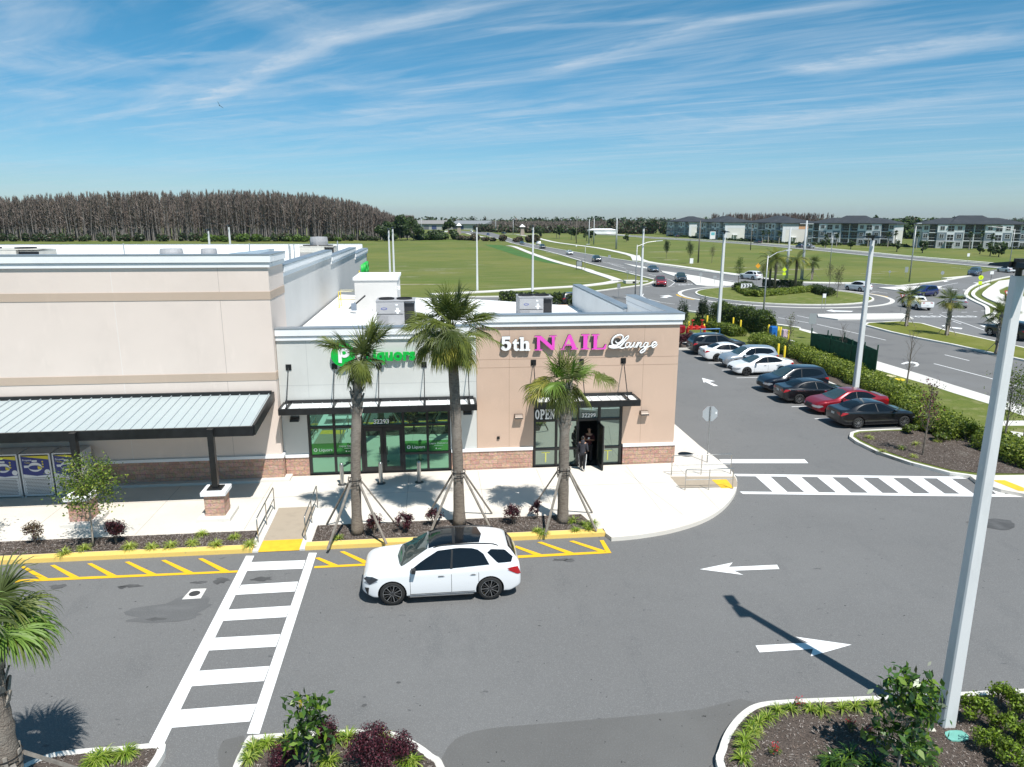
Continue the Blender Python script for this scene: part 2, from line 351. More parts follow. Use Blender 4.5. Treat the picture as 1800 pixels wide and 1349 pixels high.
def npmesh(name, V, Q, mats, midx=None, parent=None, smooth=False, **k):
    """V (n,3), Q (m,4 or 3) face indices as numpy arrays"""
    me = bpy.data.meshes.new(name); n = len(V); m = len(Q); w = Q.shape[1]
    me.vertices.add(n); me.vertices.foreach_set('co', V.astype(np.float32).ravel())
    me.loops.add(m*w); me.loops.foreach_set('vertex_index', Q.astype(np.int32).ravel())
    me.polygons.add(m); me.polygons.foreach_set('loop_start', np.arange(0, m*w, w, dtype=np.int32)); me.polygons.foreach_set('loop_total', np.full(m, w, dtype=np.int32))
    for mt in mats: me.materials.append(mt)
    if midx is not None: me.polygons.foreach_set('material_index', midx.astype(np.int32))
    if smooth: me.polygons.foreach_set('use_smooth', np.ones(m, dtype=bool))
    me.update(calc_edges=True); me.validate()
    o = bpy.data.objects.new(name, me); COL.objects.link(o)
    if parent: o.parent = parent
    loc = k.pop('loc', None)
    if loc: o.location = loc
    return tag(o, **k)

def smooth_line(pts, sub=6, closed=False):
    P = [np.array(p, float) for p in pts]; n = len(P); out = []
    rngi = range(n) if closed else range(n-1)
    for i in rngi:
        p0 = P[(i-1) % n] if closed or i > 0 else P[0]; p1 = P[i]; p2 = P[(i+1) % n]; p3 = P[(i+2) % n] if closed or i < n-2 else P[-1]
        for t in np.linspace(0, 1, sub, endpoint=False):
            out.append(tuple(.5*((2*p1)+(-p0+p2)*t+(2*p0-5*p1+4*p2-p3)*t*t+(-p0+3*p1-3*p2+p3)*t**3)))
    if not closed: out.append(tuple(P[-1]))
    return out
def offset_line(pts, d, closed=False):
    n = len(pts); out = []
    for i in range(n):
        a = pts[(i-1) % n] if closed or i > 0 else pts[i]; b = pts[(i+1) % n] if closed or i < n-1 else pts[i]
        dx, dy = b[0]-a[0], b[1]-a[1]; l = math.hypot(dx, dy) or 1
        out.append((pts[i][0]-dy/l*d, pts[i][1]+dx/l*d))
    return out
def strip(mb, pts, w, z0, z1, mt, closed=False):
    """ribbon of width w centred on a line; z0 None = flat sheet at z1"""
    a = offset_line(pts, w/2, closed); b = offset_line(pts, -w/2, closed); n = len(pts); m = n if closed else n-1
    for i in range(m):
        j = (i+1) % n
        mb.quad((*b[i], z1), (*b[j], z1), (*a[j], z1), (*a[i], z1), mt)
        if z0 is not None:
            mb.quad((*b[i], z0), (*b[j], z0), (*b[j], z1), (*b[i], z1), mt)
            mb.quad((*a[j], z0), (*a[i], z0), (*a[i], z1), (*a[j], z1), mt)
    if z0 is not None and not closed:
        for i in (0, n-1): mb.quad((*a[i], z0), (*b[i], z0), (*b[i], z1), (*a[i], z1), mt)
def GL(pts, z=0.0): return [G(x, y, z) for x, y in pts]
def circle(cx, cy, r, n=48, a0=0, a1=2*pi): return [(cx+r*cos(a0+(a1-a0)*i/n), cy+r*sin(a0+(a1-a0)*i/n)) for i in range(n)]
# ================================================================ GROUND AND ROADS
mb = MB(); mb.poly([(-4000, -300), (4000, -300), (4000, 4600), (-4000, 4600)], -0.04, GRASS)
mb.build('ground', kind='structure')
ROAD_PX = [(790,405),(840,408),(864,409),(884,415),(913,425),(959,434.7),(1007,443),(1060,452),(1104,459),(1160,467),(1207,474),(1267,482),(1320,488),(1353,492),(1381,496),(1415,498),(1493,499.5),(1523,499),(1574,503),(1598,501.5),(1654,495),(1706,485.5),(1740,476),(1790,467),
 (1860,472),(1850,482),(1800,484),(1763,489.5),(1738,495.6),(1714,502.7),(1702,511),(1698,521),(1714,531),(1734,541),(1736,553),(1741,562),(1758,573),(1800,586),(1900,612),(2050,655),
 (2050,835),(1900,775),(1800,740),(1738,706),(1673,682),(1628,668),(1538,640),(1500,619),(1460,600),(1430,585),(1405,577),(1340,568),(1310,562),(1240,551),(1190,545),(1100,540),(1000,536),(820,533),(640,532),
 (640,524),(820,523),(936,521),(1013,515.5),(1048,512.7),(1104,505.3),(1136,500.7),(1149,496),(1152,493.3),(1144,490.7),(1120,484.7),(1085,476),(1040,465),(1020,459),(980,447),(948,439),(908,430),(884,423),(856,414.7),(840,411.5),(790,409)]
mb = MB(); mb.poly(GL(ROAD_PX), 0.0, ASPH_OLD); mb.build('road', kind='structure')
# parking lot asphalt (kept clear of the road sheet)
lot = [(-60,-15),(70,-15),(70,26.3),(29.2,26.3),(29.0,36),(29.6,61),(24,66),(24,78),(30,92),(14,96),(-60,96)]
mb = MB(); mb.poly(lot, -0.008, ASPH); mb.build('parking_lot', kind='structure')
# darker overlay in the foreground drive
dk = GL([(770,1349),(800,1300),(860,1281),(960,1272),(1100,1260),(1230,1247),(1330,1236),(1400,1400),(760,1400)], -0.004)
mb = MB(); mb.poly(smooth_line(dk, 3, True), -0.004, ASPH_DARK)
mb.poly(smooth_line(GL([(386,1349),(383,1325),(392,1303),(412,1297),(430,1296),(412,1349),(400,1400),(386,1400)], -0.004), 3, True), -0.004, ASPH_DARK)
mb.build('asphalt_patch', kind='structure')
# far road in front of the apartments
mb = MB()
farr = [(1040,411.6),(1105,414.8),(1160,419.5),(1240,424),(1320,429),(1444,439.5),(1520,447),(1587,453.5),(1640,458.5),(1729,466.5),(1800,473),(1900,482)]
strip(mb, GL(farr), 8.5, None, 0.004, ASPH_OLD); mb.build('far_road', kind='structure')
mb = MB()
for d in (4.7, -4.7):
    strip(mb, offset_line(GL(farr), d), 1.0, -0.04, 0.12, CONC_W)
strip(mb, GL([(1160,417.8),(1240,421.8),(1320,426.4),(1444,436.2),(1520,443),(1587,449.5),(1650,454.8),(1729,461.5),(1800,466.5)]), 1.6, -0.04, 0.1, CONC_W)
strip(mb, GL([(1105,414),(1070,411.5),(1040,409.5)]), 3, -.04, 0.1, CONC_W)
mb.build('far_kerb', kind='structure')

# ---- raised verge with hedge right of the parking row
V_OUT = [(1405,577),(1430,583),(1460,597),(1500,615),(1538,634),(1628,661),(1673,676),(1738,696),(1800,716),(2050,800)]
z15 = 0.15
verge = GL([(1190,548),(1240,553),(1310,563.5),(1340,569.5)]+V_OUT+[(2050,950)], z15)
verge += [(42, 26.5),(31.5,26.5)] + GL([(1800,838),(1720,838),(1670,831),(1600,813),(1540,793),(1505,776),(1493,767),(1495,760),(1507,756.5),(1560,754),(1640,752),(1612,739)], z15)
verge += [(28.15,39.5),(28.15,61.3),(20.4,61.5),(20.2,63.1),(26.0,65.3),(26.5,68),(27.0,74)]
mb = MB(); mb.prism(verge, -0.03, z15-0.008, KERB, LAWN); mb.build('grass_verge', kind='structure')
# kerb along the car park side of the verge
kl = GL([(1900,838),(1800,838),(1720,838),(1670,831),(1600,813),(1540,793),(1505,776),(1493,767),(1495,760),(1507,756.5),(1560,754),(1640,752),(1612,739)], z15)+[(28.15,39.5),(28.15,61.3),(20.4,61.5),(20.2,63.1),(26.0,65.3)]
mb = MB(); strip(mb, offset_line(kl, -.09), .18, -0.03, z15, KERB); mb.build('kerb', kind='structure')
# mulch island and mulch under the hedge
isl = GL([(1800,833),(1720,832),(1670,826),(1600,808),(1545,789),(1512,773),(1503,766),(1512,761),(1560,758),(1640,757),(1625,748),(1645,730),(1720,768),(1800,800),(1850,830)], z15)
mb = MB(); mb.poly(isl, z15+.012, MULCH)
mb.poly([(28.35,36.5),(30.0,36.5),(30.2,48),(30.5,61.2),(28.35,61.2)], z15+.008, MULCH)
mb.poly([(20.6,61.65),(27.9,61.5),(28.2,65),(26.2,65.1),(20.5,63.0)], z15+.008, MULCH)
mb.build('mulch_bed', kind='structure')
# sidewalk beside the road
sw_out = GL(V_OUT, z15); sw_in = GL([(1405,580),(1428,587),(1458,603),(1498,624),(1538,649),(1635,677.5),(1673,690),(1735,709),(1800,731),(2050,830)], z15)
mb = MB(); mb.prism(sw_out+sw_in[::-1], -.02, z15, CONC_W)
mb.prism(GL([(1757,740),(1900,739),(1900,748),(1755,748.5)], z15), .1, z15+.004, CONC_W)
mb.prism(GL([(1776,758),(1900,775),(1900,795),(1782,768)], z15), .1, z15+.004, CONC_W)
mb.build('sidewalk', kind='structure')
# ramp and walkway at the far end of the second crosswalk
mb = MB(); w = GL([(1705,836.5),(1900,834),(1900,885),(1800,868.5),(1760,861),(1720,848)], .15); mb.prism(w, -.02, z15+.006, CONC)
mb.prism(GL([(1744,844.5),(1766,844.5),(1800,858),(1800,864),(1790,863)], .16), .1, z15+.016, TACT); mb.build('crossing_ramp', kind='structure')

# ---- median with palms
med = GL([(1520,570.6),(1567,583),(1613,593),(1675.5,605),(1714,613.5),(1800,632),(2050,690),(2050,668),(1800,611),(1756,601),(1722,593.5),(1668,582),(1644,575),(1621,568.5),(1582,564.5),(1526,567.5)], z15)
mb = MB(); mb.prism(med, -.02, z15-.01, KERB, MEDIAN); mb.build('median', kind='structure')
mb = MB(); strip(mb, med, .32, -.02, z15, KERB, closed=True)
# splitter islands
for pts in ([(1437,552),(1500,551.5),(1587,551),(1606,559.5),(1560,560.5),(1515,561),(1473,561.5),(1438,556.6)],
            [(1543,505.5),(1580,504),(1620,502.7),(1656,503.6),(1650,507),(1620,510),(1585,511.5),(1560,508)],
            [(1162,476),(1200,481.5),(1230,486),(1260,492.5),(1300,498),(1290,501.5),(1265,503),(1240,502.5),(1224,501),(1213,493),(1190,487),(1165,479)],
            [(1095,463),(1133,469),(1150,474),(1120,470)]):
    mb.prism(GL(pts, .13), -.02, .13, CONC_W)
# kerb lines of the far roads
for pts in ([(884,415),(913,425),(959,434.7),(1007,443),(1060,452),(1104,459),(1160,467),(1207,474),(1267,482),(1320,488),(1353,492),(1381,496),(1415,498),(1493,499.5),(1523,499),(1574,503),(1598,501.5),(1654,495),(1706,485.5)],
            [(820,523),(936,521),(1013,515.5),(1048,512.7),(1104,505.3),(1136,500.7),(1149,496),(1152,493.3),(1144,490.7),(1120,484.7),(1085,476),(1040,465),(1020,459),(980,447),(948,439),(908,430),(884,423),(856,414.7)],
            [(1790,484.5),(1763,489.5),(1738,495.6),(1714,502.7),(1702,511),(1698,521),(1714,531),(1734,541),(1736,553),(1741,562),(1758,573),(1800,586),(1900,612)],
            [(1190,546),(1240,552),(1310,562.5),(1340,569),(1372,573),(1405,578)]):
    strip(mb, smooth_line(GL(pts), 3), .5, -.02, .14, KERB)
mb.build('road_kerb', kind='structure')
# gutters / truck strip right of the far drive
mb = MB(); strip(mb, smooth_line(GL([(1738,500),(1722,507),(1712,514),(1711,521),(1724,530),(1748,541.5),(1752,548),(1744,556),(1750,564),(1768,575),(1800,585)]), 3), .5, -.02, .16, KERB)
# sidewalks of the far field
for pts, w in (([(892,432),(905,434),(937,446.7),(980,460.7),(1028,473),(1040,477.5),(1072,487.5),(1087,493.5)], 2.0),
             ([(1087,493),(1069,497),(1040,500.7),(1013,503),(936,507.5),(860,512),(760,517)], 2.0),
             ([(1087,493.8),(1139,494.2)], 1.2),
             ([(909,413),(936,416.7),(969,424.7),(997,429),(1027,432.7),(1060,437.6),(1107,448),(1133,459.3),(1187,467.2),(1230.7,473.3),(1260,478),(1288,481.5),(1353,491),(1381,494.8),(1415,496.3),(1493,497.6),(1523,497.6)], 2.4),
             ([(820,410.5),(845,416),(862,419)], 2.0), ([(885,411.6),(950,412)], 2.5),
             ([(1660,489),(1715,484)], 1.0)):
    strip(mb, smooth_line(GL(pts, .1), 3), w, -.03, .1, CONC_W)
mb.prism(GL([(1108,450),(1124,449),(1130,459),(1112,458)], .1), -.03, .104, CONC_W)
mb.prism(smooth_line(GL([(1728,514),(1750,498),(1775,491.5),(1900,488),(1900,505),(1790,501),(1762,507),(1757,512),(1775,521),(1900,528),(1900,600),(1800,575),(1790,565),(1775,548),(1763,537),(1745,529),(1729,521)], .1), 2, True), -.03, .11, CONC_W)
mb.build('far_sidewalk', kind='structure')
# ---- roundabout island
RC = (53.4, 104.8)
mb = MB(); mb.prism(circle(*RC, 15.6, 72), -.02, .05, CONC_W); mb.build('truck_apron', kind='structure')
mb = MB(); mb.poly(circle(*RC, 15.0, 72), .056, ASPH_OLD)
mb.build('apron_paving', kind='structure')
mb = MB(); mb.prism(circle(*RC, 12.9, 72), -.02, .2, KERB); mb.prism(circle(*RC, 12.6, 72), .1, .215, KERB, LAWN); mb.build('roundabout_island', kind='structure')
# bare sandy patches in the field (thin, irregular)
mb = MB()
def blob(px, py, rx, ry, seed, z, mt, n=18):
    r = random.Random(seed); c = G(px, py); P = []
    for i in range(n):
        a = 2*pi*i/n; k = .55+.75*r.random(); P.append((c[0]+rx*k*cos(a), c[1]+ry*k*sin(a)))
    mb.poly(P, z, mt)
SAND = mat('sand', (0.33, 0.30, 0.22), .95, var=.35, vscale=.8, detail=8)
for i, (x, y, rx, ry) in enumerate([(772,473,4.5,.5),(790,480,3.2,.4),(757,476,3,.35),(715,487,3,.4),(735,500,5,.6),(705,468,2,.4),(1345,478,5,.7),(1370,483,4,.6),(1300,471,4,.7),(1180,457,4,.8),(1170,443,8,1.2),(1400,474,6,.7),(1535,481,3,.4),(1560,478,3,.4),(1245,441,7,.7)]):
    blob(x, y, rx, ry, i, -.02, SAND)
mb.build('bare_soil', kind='structure')
mb = MB(); mb.poly(GL([(850,430),(880,431),(893,434),(930,447),(985,465),(960,462),(910,450),(880,440)]), -.024, mat('green_strip', (0.05, 0.13, 0.018), .95, var=.25, vscale=.3)); mb.build('grass_strip', kind='structure')

# ---- front walk, kerb and planting beds
walk = [(-60,24.45),(-6.62,24.45),(-6.62,27.75),(-4.78,27.75),(-4.78,24.45),(6.15,24.45),(6.2,24.02)]
walk += smooth_line(GL([(1075,945),(1120,941),(1180,931),(1235,914),(1270,893),(1291,868),(1296,847),(1290,833),(1277,820),(1262,808)], z15), 4)
walk += GL([(1230,784),(1186,746)], z15)+[(13.6,40),(13.6,92),(11.3,92),(11.3,31.4),(-60,31.4)]
mb = MB(); mb.prism(walk, -.03, z15, CONC); mb.build('front_sidewalk', kind='structure')
# control joints scored in the walk
JT = mat('joint', (0.33, 0.31, 0.28), .95)
mb = MB()
for x in (-22.5,-18.7,-15.2,-11.2,-7.3,-4.0,-1.3,1.86,4.6,8.9,11.3):
    y0 = 27.75 if -6.7 < x < -4.7 else 25.75
    mb.box(x-.008, x+.008, y0, 31.2, z15+.001, z15+.004, JT)
mb.box(-30, 11.2, 28.9, 28.916, z15+.002, z15+.005, JT)
strip(mb, GL([(1098,828),(1185,893),(1200,905)], z15), .016, None, z15+.004, JT)
mb.build('pavement_joints', kind='structure')
mb = MB(); strip(mb, [(-60,24.27),(-6.62,24.27)], .36, -.03, z15, KERB_Y); strip(mb, [(-4.78,24.27),(6.2,24.27)], .36, -.03, z15, KERB_Y)
mb.build('yellow_kerb', kind='structure')
mb = MB()
mb.poly([(-60,24.46),(-6.7,24.46),(-6.72,25.62),(-60,25.62)], z15+.008, MULCH)
mb.poly([(-4.6,24.46),(5.98,24.46),(5.62,25.85),(-4.6,25.85)], z15+.008, MULCH)
mb.build('planting_bed', kind='structure')
# ramp with tactile pad and flanking kerbs
mb = MB(); RMP = ramp_layers('ramp_concrete', (0.40, 0.335, 0.26), [(3, .45, .75, (0.33, 0.28, 0.22), .6, 5, None)], .95, [(80, .3)])
mb.quad((-6.42,24.95,.045),(-4.98,24.95,.045),(-4.98,27.75,z15),(-6.42,27.75,z15), RMP)
mb.quad((-6.42,24.1,.01),(-4.98,24.1,.01),(-4.98,24.951,.046),(-6.42,24.951,.046), TACT)
for x0, x1 in ((-6.62,-6.42),(-4.98,-4.78)):
    mb.add([(x0,24.1,-.02),(x1,24.1,-.02),(x1,27.75,-.02),(x0,27.75,-.02),(x0,24.1,.06),(x1,24.1,.06),(x1,27.75,z15+.03),(x0,27.75,z15+.03)],
           [(0,1,5,4),(1,2,6,5),(2,3,7,6),(3,0,4,7),(4,5,6,7)], KERB)
mb.build('ramp', kind='structure')
# ramp at the corner towards the second crosswalk
mb = MB()
mb.prism(GL([(1178,838),(1292,838),(1296,848),(1295,856),(1196,858)], z15+.008), z15, z15+.008, RMP)
mb.prism(GL([(1250,843),(1277,843),(1290,858),(1268,858)], z15+.012), z15, z15+.014, TACT); mb.build('corner_ramp', kind='structure')

# ---- foreground islands
def island(outline, name):
    o = smooth_line(outline, 4, True)
    inn = offset_line(o, .17, True)
    area = sum(o[i][0]*o[(i+1) % len(o)][1]-o[(i+1) % len(o)][0]*o[i][1] for i in range(len(o)))
    if area < 0: inn = offset_line(o, -.17, True)
    m1 = MB(); m1.prism(o, -.03, .15, KERB); m1.build('kerb', kind='structure')
    m2 = MB(); m2.poly(inn, .158, MULCH); m2.build('mulch_bed', kind='structure')
    return inn
isR = GL([(1262,1349),(1264,1315),(1278,1281),(1304,1251),(1336,1235),(1400,1229),(1470,1226),(1550,1223),(1680,1217),(1800,1211)], .15)+[(16.5,14.0),(17,10),(17,6.5),(9,6.2),(6.0,8),(5.75,10.5)]
isM = GL([(409,1349),(422,1321),(434,1297),(450,1292),(540,1286),(630,1282),(660,1282),(695,1288),(732,1305),(760,1325),(782,1349)], .15)+[(.35,11),(-.3,9),(-2,8),(-4,8.5),(-4.5,11)]
isL = GL([(20,1355),(50,1339),(90,1324),(130,1318),(174,1314),(222,1311),(262,1307),(284,1307),(291,1312),(272,1349)], .15)+[(-6.6,11),(-7.4,9),(-9.5,8.5),(-11.2,10)]+GL([(-60,1375)], .15)
bedR = island(isR, 'right'); bedM = island(isM, 'mid'); bedL = island(isL, 'left')

# ---- painted markings
mk = MB()
def mpoly(pts, z=.004, mt=PAINT_W): mk.poly(GL(pts, z), z, mt)
mpoly([(432.5,977.3),(447,977.3),(288,1309),(262,1306)])
mpoly([(543,972),(557,972),(456,1290),(434,1290)])
for q in ([(442,988.5),(537,985),(532,1000),(430,1004)],[(424,1028.5),(524,1022.5),(518.5,1040),(414,1046)],[(401,1072),(511,1065),(503,1085),(389,1092)],
          [(376,1121.5),(493,1115),(485,1137),(365,1144)],[(348,1179.5),(474,1171),(464,1197.5),(333,1207)],[(315,1248),(451.5,1237.5),(439,1268.5),(297,1280)]):
    mpoly(q, .005)
mpoly([(1264,807.5),(1414,807.5),(1421,814.5),(1270,814.5)])
mpoly([(1290,833.3),(1686,838.2),(1700,841.8),(1296,837.3)]); mpoly([(1300,864.3),(1800,869.4),(1900,870.4),(1900,875),(1800,874),(1306,868.6)])
for k, x in enumerate((1327.5,1381.5,1436,1490,1543,1596,1646,1691)):
    dx = 31.5+k*1.6; y0 = 836.8+.012*(x-1300); y1 = 865.2+.0102*(x-1300)
    if k < 7: mpoly([(x,y0),(x+26,y0+.3),(x+26+dx,y1+.4),(x+dx,y1)], .005)
mpoly([(1735,854),(1750,854),(1768,870),(1752,869.6)], .005)
mpoly([(1230,1001),(1288,989),(1281,997),(1366,993),(1370,1000.5),(1290,1003.5),(1307,1011)])
mpoly([(1328,1135),(1421,1130),(1398,1119.5),(1497,1133.5),(1425,1154),(1429,1141),(1335,1147)])
mpoly([(1234,664.5),(1257,670.5),(1246,671.2),(1262.5,678.7),(1255,679),(1240,671.8),(1237,673)])
for Y in (38.5,41.3,44.1,46.9,49.7,52.5,55.3,58.1): mk.poly([(22.4,Y-.05),(28.1,Y-.05),(28.1,Y+.05),(22.4,Y+.05)], .004, PAINT_W)
# yellow hatching by the kerb
mpoly([(20,1020),(65,1017.5),(418,1003),(418,1006.5),(66,1022),(20,1024.5)], .004, PAINT_Y)
mpoly([(553,995.5),(700,987.8),(905,977),(1060,969.3),(1074,972.5),(905,981.5),(700,992),(552,999)], .004, PAINT_Y)
for x0, x1 in ((35,73),(88,127),(153,193),(219,262),(283,327),(348,390)):
    y0 = 996-.0445*(x0-88)-2; y1 = 1017-.0441*(x1-127)
    mpoly([(x0,y0),(x0+8,y0-1),(x1+15,y1-1),(x1,y1)], .005, PAINT_Y)
for (a, b, c, d) in ((553,981,583,995.5),(597,970,638,990.5),(655,967,700,988),(710,966,760,985),(765,964,820,983),(900,960.5,941,976.5),(944,953.5,998,974),(1000,951.5,1053,970)):
    mpoly([(a,b),(a+8,b-1),(c+14,d-1),(c,d)], .005, PAINT_Y)
mpoly([(1054,950),(1061,949.5),(1075,972.5),(1066,972.5)], .006, PAINT_Y)
# road lines
def ln(pts, w=.13, z=.006, mt=PAINT_W): strip(mk, GL(pts), w, None, z, mt)
for pts in ([(1320,550.4),(1422,568)],[(1436,570.3),(1511,587.5),(1557,598.3)],[(1641.6,639.5),(1741.5,665.5),(1800,682.6)],[(1660.6,624),(1703.7,634.3)],[(1401,555),(1422,559.5)],
            [(1131,517),(1129,521),(1136,525),(1160,531.5),(1186,535)],[(1193,535.6),(1198,536)],[(1209,537.2),(1214,537.8)],[(1225,539.5),(1231,540)],[(1241,541.5),(1249,542)],[(1280,546),(1288,547)],[(1299,548.5),(1307,549.5)],
            [(1140,482.5),(1165,488),(1180,493),(1186,497),(1180,502),(1175,504.5)],[(1134,504.5),(1142,504)],[(1144,502),(1150,501.5)],[(1060,461),(1085,467)],[(1075,465),(1100,472)],[(1100,475),(1118,480)],[(1051,459),(1057,460.4)],[(1067,461.5),(1096,467.5)],
            [(960,443.5),(1000,451)],[(905,422.5),(935,430.5)],[(1010,451.5),(1030,456)],[(1160,479),(1170,481)],[(1176,504),(1186,504)],[(1192,502.6),(1206,502.2)],
            [(1652,553.5),(1663,558),(1700,570),(1742,585)],[(1675,565),(1690,570)],[(1650,504),(1665,501),(1684,497.7)],[(1632,552),(1640,551.6)],[(1656,550),(1664,549.6)],[(1690,549.4),(1700,549)],[(1711,548),(1718,547.7)],[(1725,547),(1732,546.5)],
            [(1260,490),(1300,496)],[(1530,514.6),(1545,513)],[(1532,512),(1560,516)],[(1700,469),(1760,476)],[(1672,470.5),(1700,472.6)]):
    ln(pts)
for a in ([(1652,508),(1662,508.2)],[(1673,509),(1683,509.5)],[(1693,510),(1701,510.5)]): ln(a, .9)
# kerb nose paint in orange yellow
mk.poly([(RC[0]+15.7*cos(a), RC[1]+15.7*sin(a)) for a in np.linspace(pi*.93, pi*1.08, 10)]+[(RC[0]+16.0*cos(a), RC[1]+16.0*sin(a)) for a in np.linspace(pi*1.08, pi*.93, 10)], .007, PAINT_Y)
mk.poly([(RC[0]+15.7*cos(a), RC[1]+15.7*sin(a)) for a in np.linspace(-.2, .12, 10)]+[(RC[0]+16.0*cos(a), RC[1]+16.0*sin(a)) for a in np.linspace(.12, -.2, 10)], .007, PAINT_Y)
# lane arrows on the roads
mpoly([(1159,519.7),(1169,521.3),(1160,523),(1172,524),(1176,521.8),(1183,521.5),(1175,519),(1166,520)], .006)
mpoly([(1097,522),(1108,525),(1106,526.5)], .006)
mpoly([(1452,546.5),(1462,544.5),(1466,546),(1500,547),(1496,548.6),(1466,548),(1470,549.2)], .006)
mpoly([(1722,572),(1731,572.5),(1745,578),(1741,579.5)], .006)
mpoly([(1655,572.5),(1668,571),(1672,575),(1692,577),(1690,579),(1672,577),(1660,575)], .006)
a0 = G(1603,643)
mpoly([(1583,640),(1592,636.5),(1603,636),(1612,637.5),(1616,641),(1613,644),(1604,645),(1611,642),(1607,639),(1597,638.5),(1589,640.5)], .006)
mpoly([(1657,493),(1668,494.6),(1660,496)], .006); mpoly([(1710,497),(1725,497.6),(1718,499)], .006)
mk.build('road_markings', kind='structure')
STAIN = ramp_layers('oil_stain', (0.075, 0.075, 0.076), [(1.4, .4, .7, (0.12, 0.12, 0.121), .9, 5, None)], .8)
mb = MB()
for i, (x, y, rx, ry) in enumerate([(102,1031,.28,.14),(232,1030,.35,.10),(213,1033,.12,.08),(350,1024,.28,.08),(388,1021,.26,.2),(462,1018,.4,.14),(985,984,.35,.10),(1003,985,.2,.12),(275,1089,.3,.1),(948,1100,.04,.03),(640,1240,.1,.05),(1745,920,.9,.5),(700,1200,.06,.04),(1190,902,.12,.06)]):
    r = random.Random(i+50); c = G(x, y); mb.poly([(c[0]+rx*(.5+.8*r.random())*cos(2*pi*k/14), c[1]+ry*(.5+.8*r.random())*sin(2*pi*k/14)) for k in range(14)], .001, STAIN)
mb.build('oil_stains', kind='structure')
SMEAR = ramp_layers('worn_asphalt', (0.118, 0.119, 0.120), [(1.1, .45, .7, (0.142, 0.143, 0.144), .9, 6, (.5, 2, 1)), (38, .5, .72, (0.2, 0.2, 0.2), .7, 3, None)], .93)
mb = MB()
for i, (x, y, rx, ry) in enumerate([(300,1072,1.3,.5),(292,1086,1.1,.25),(330,1060,.7,.45)]):
    r = random.Random(i+90); c = G(x, y); mb.poly([(c[0]+rx*(.75+.35*r.random())*cos(2*pi*k/16), c[1]+ry*(.75+.35*r.random())*sin(2*pi*k/16)) for k in range(16)], -.003+.001*i, SMEAR)
mb.build('worn_patch', kind='structure')
# small storm inlet square in the lane
mb = MB(); mb.prism(GL([(336,1036),(363,1035),(353,1052),(320,1054)]), -.01, .006, KERB)
c = G(342,1044); mb.poly(circle(*c, .17, 24), .010, mat('dark_iron_and_shadow', (.05,.05,.05), .6)); mb.build('drain_cover', label='square concrete drain collar set in the lane left of the crosswalk', cat='drain cover')
mb = MB(); c = G(1205,799,.15); mb.lathe([(0,.166),(.36,.166),(.37,.151)], mat('dark_iron_and_shadow', (.05,.05,.05), .6), (c[0], c[1], 0), 24)  # dark disc laid where the octagonal sign's shadow falls, shade put into colour
mb.build('sign_shadow_disc', label='round dark disc painting the octagonal sign shadow on the walk beside the building corner', cat='painted shadow')
# ================================================================ SHOPPING STRIP
def stucco(name, c, v=.05):
    return ramp_layers(name, c, [(.35, .4, .7, tuple(x*(1-v*1.6) for x in c), .8, 5, None), (3, .55, .75, tuple(min(1, x*(1+v)) for x in c), .6, 5, (1, 1, .35)), (1.1, .62, .8, tuple(x*(1-v*2.6) for x in c), .5, 6, (2.5, 2.5, .18))], .92, [(90, .12)])
ST_PINK = stucco('stucco_pale', (0.72, 0.62, 0.555)); ST_BAND = stucco('stucco_tan_band', (0.51, 0.40, 0.315))
ST_GREY = stucco('stucco_grey', (0.58, 0.585, 0.56)); ST_TAN = stucco('stucco_tan', (0.575, 0.42, 0.325)); ST_SIDE = stucco('stucco_side', (0.60, 0.585, 0.565))
TRIM = ramp_layers('trim_white', (0.80, 0.81, 0.82), [(.8, .5, .8, (0.70, 0.71, 0.72), .7, 5, None)], .7)
COPING = mat('metal_coping', (0.42, 0.45, 0.48), .42, metal=.7, var=.1, vscale=.7)
BLACKM = mat('black_metal', (0.012, 0.013, 0.014), .38, var=.3, vscale=4)
ROOFW = ramp_layers('roof_membrane', (0.80, 0.80, 0.79), [(.25, .45, .7, (0.70, 0.70, 0.69), .7, 5, None), (1.2, .6, .75, (0.60, 0.60, 0.58), .5, 5, None)], .7)
STEEL = mat('stainless', (0.50, 0.49, 0.47), .32, metal=.95, var=.12, vscale=9, stretch=(1, 1, .1))
GALV = mat('galvanised', (0.36, 0.37, 0.37), .5, metal=.6, var=.15, vscale=7)
ALU = mat('aluminium', (0.45, 0.47, 0.48), .45, metal=.6)
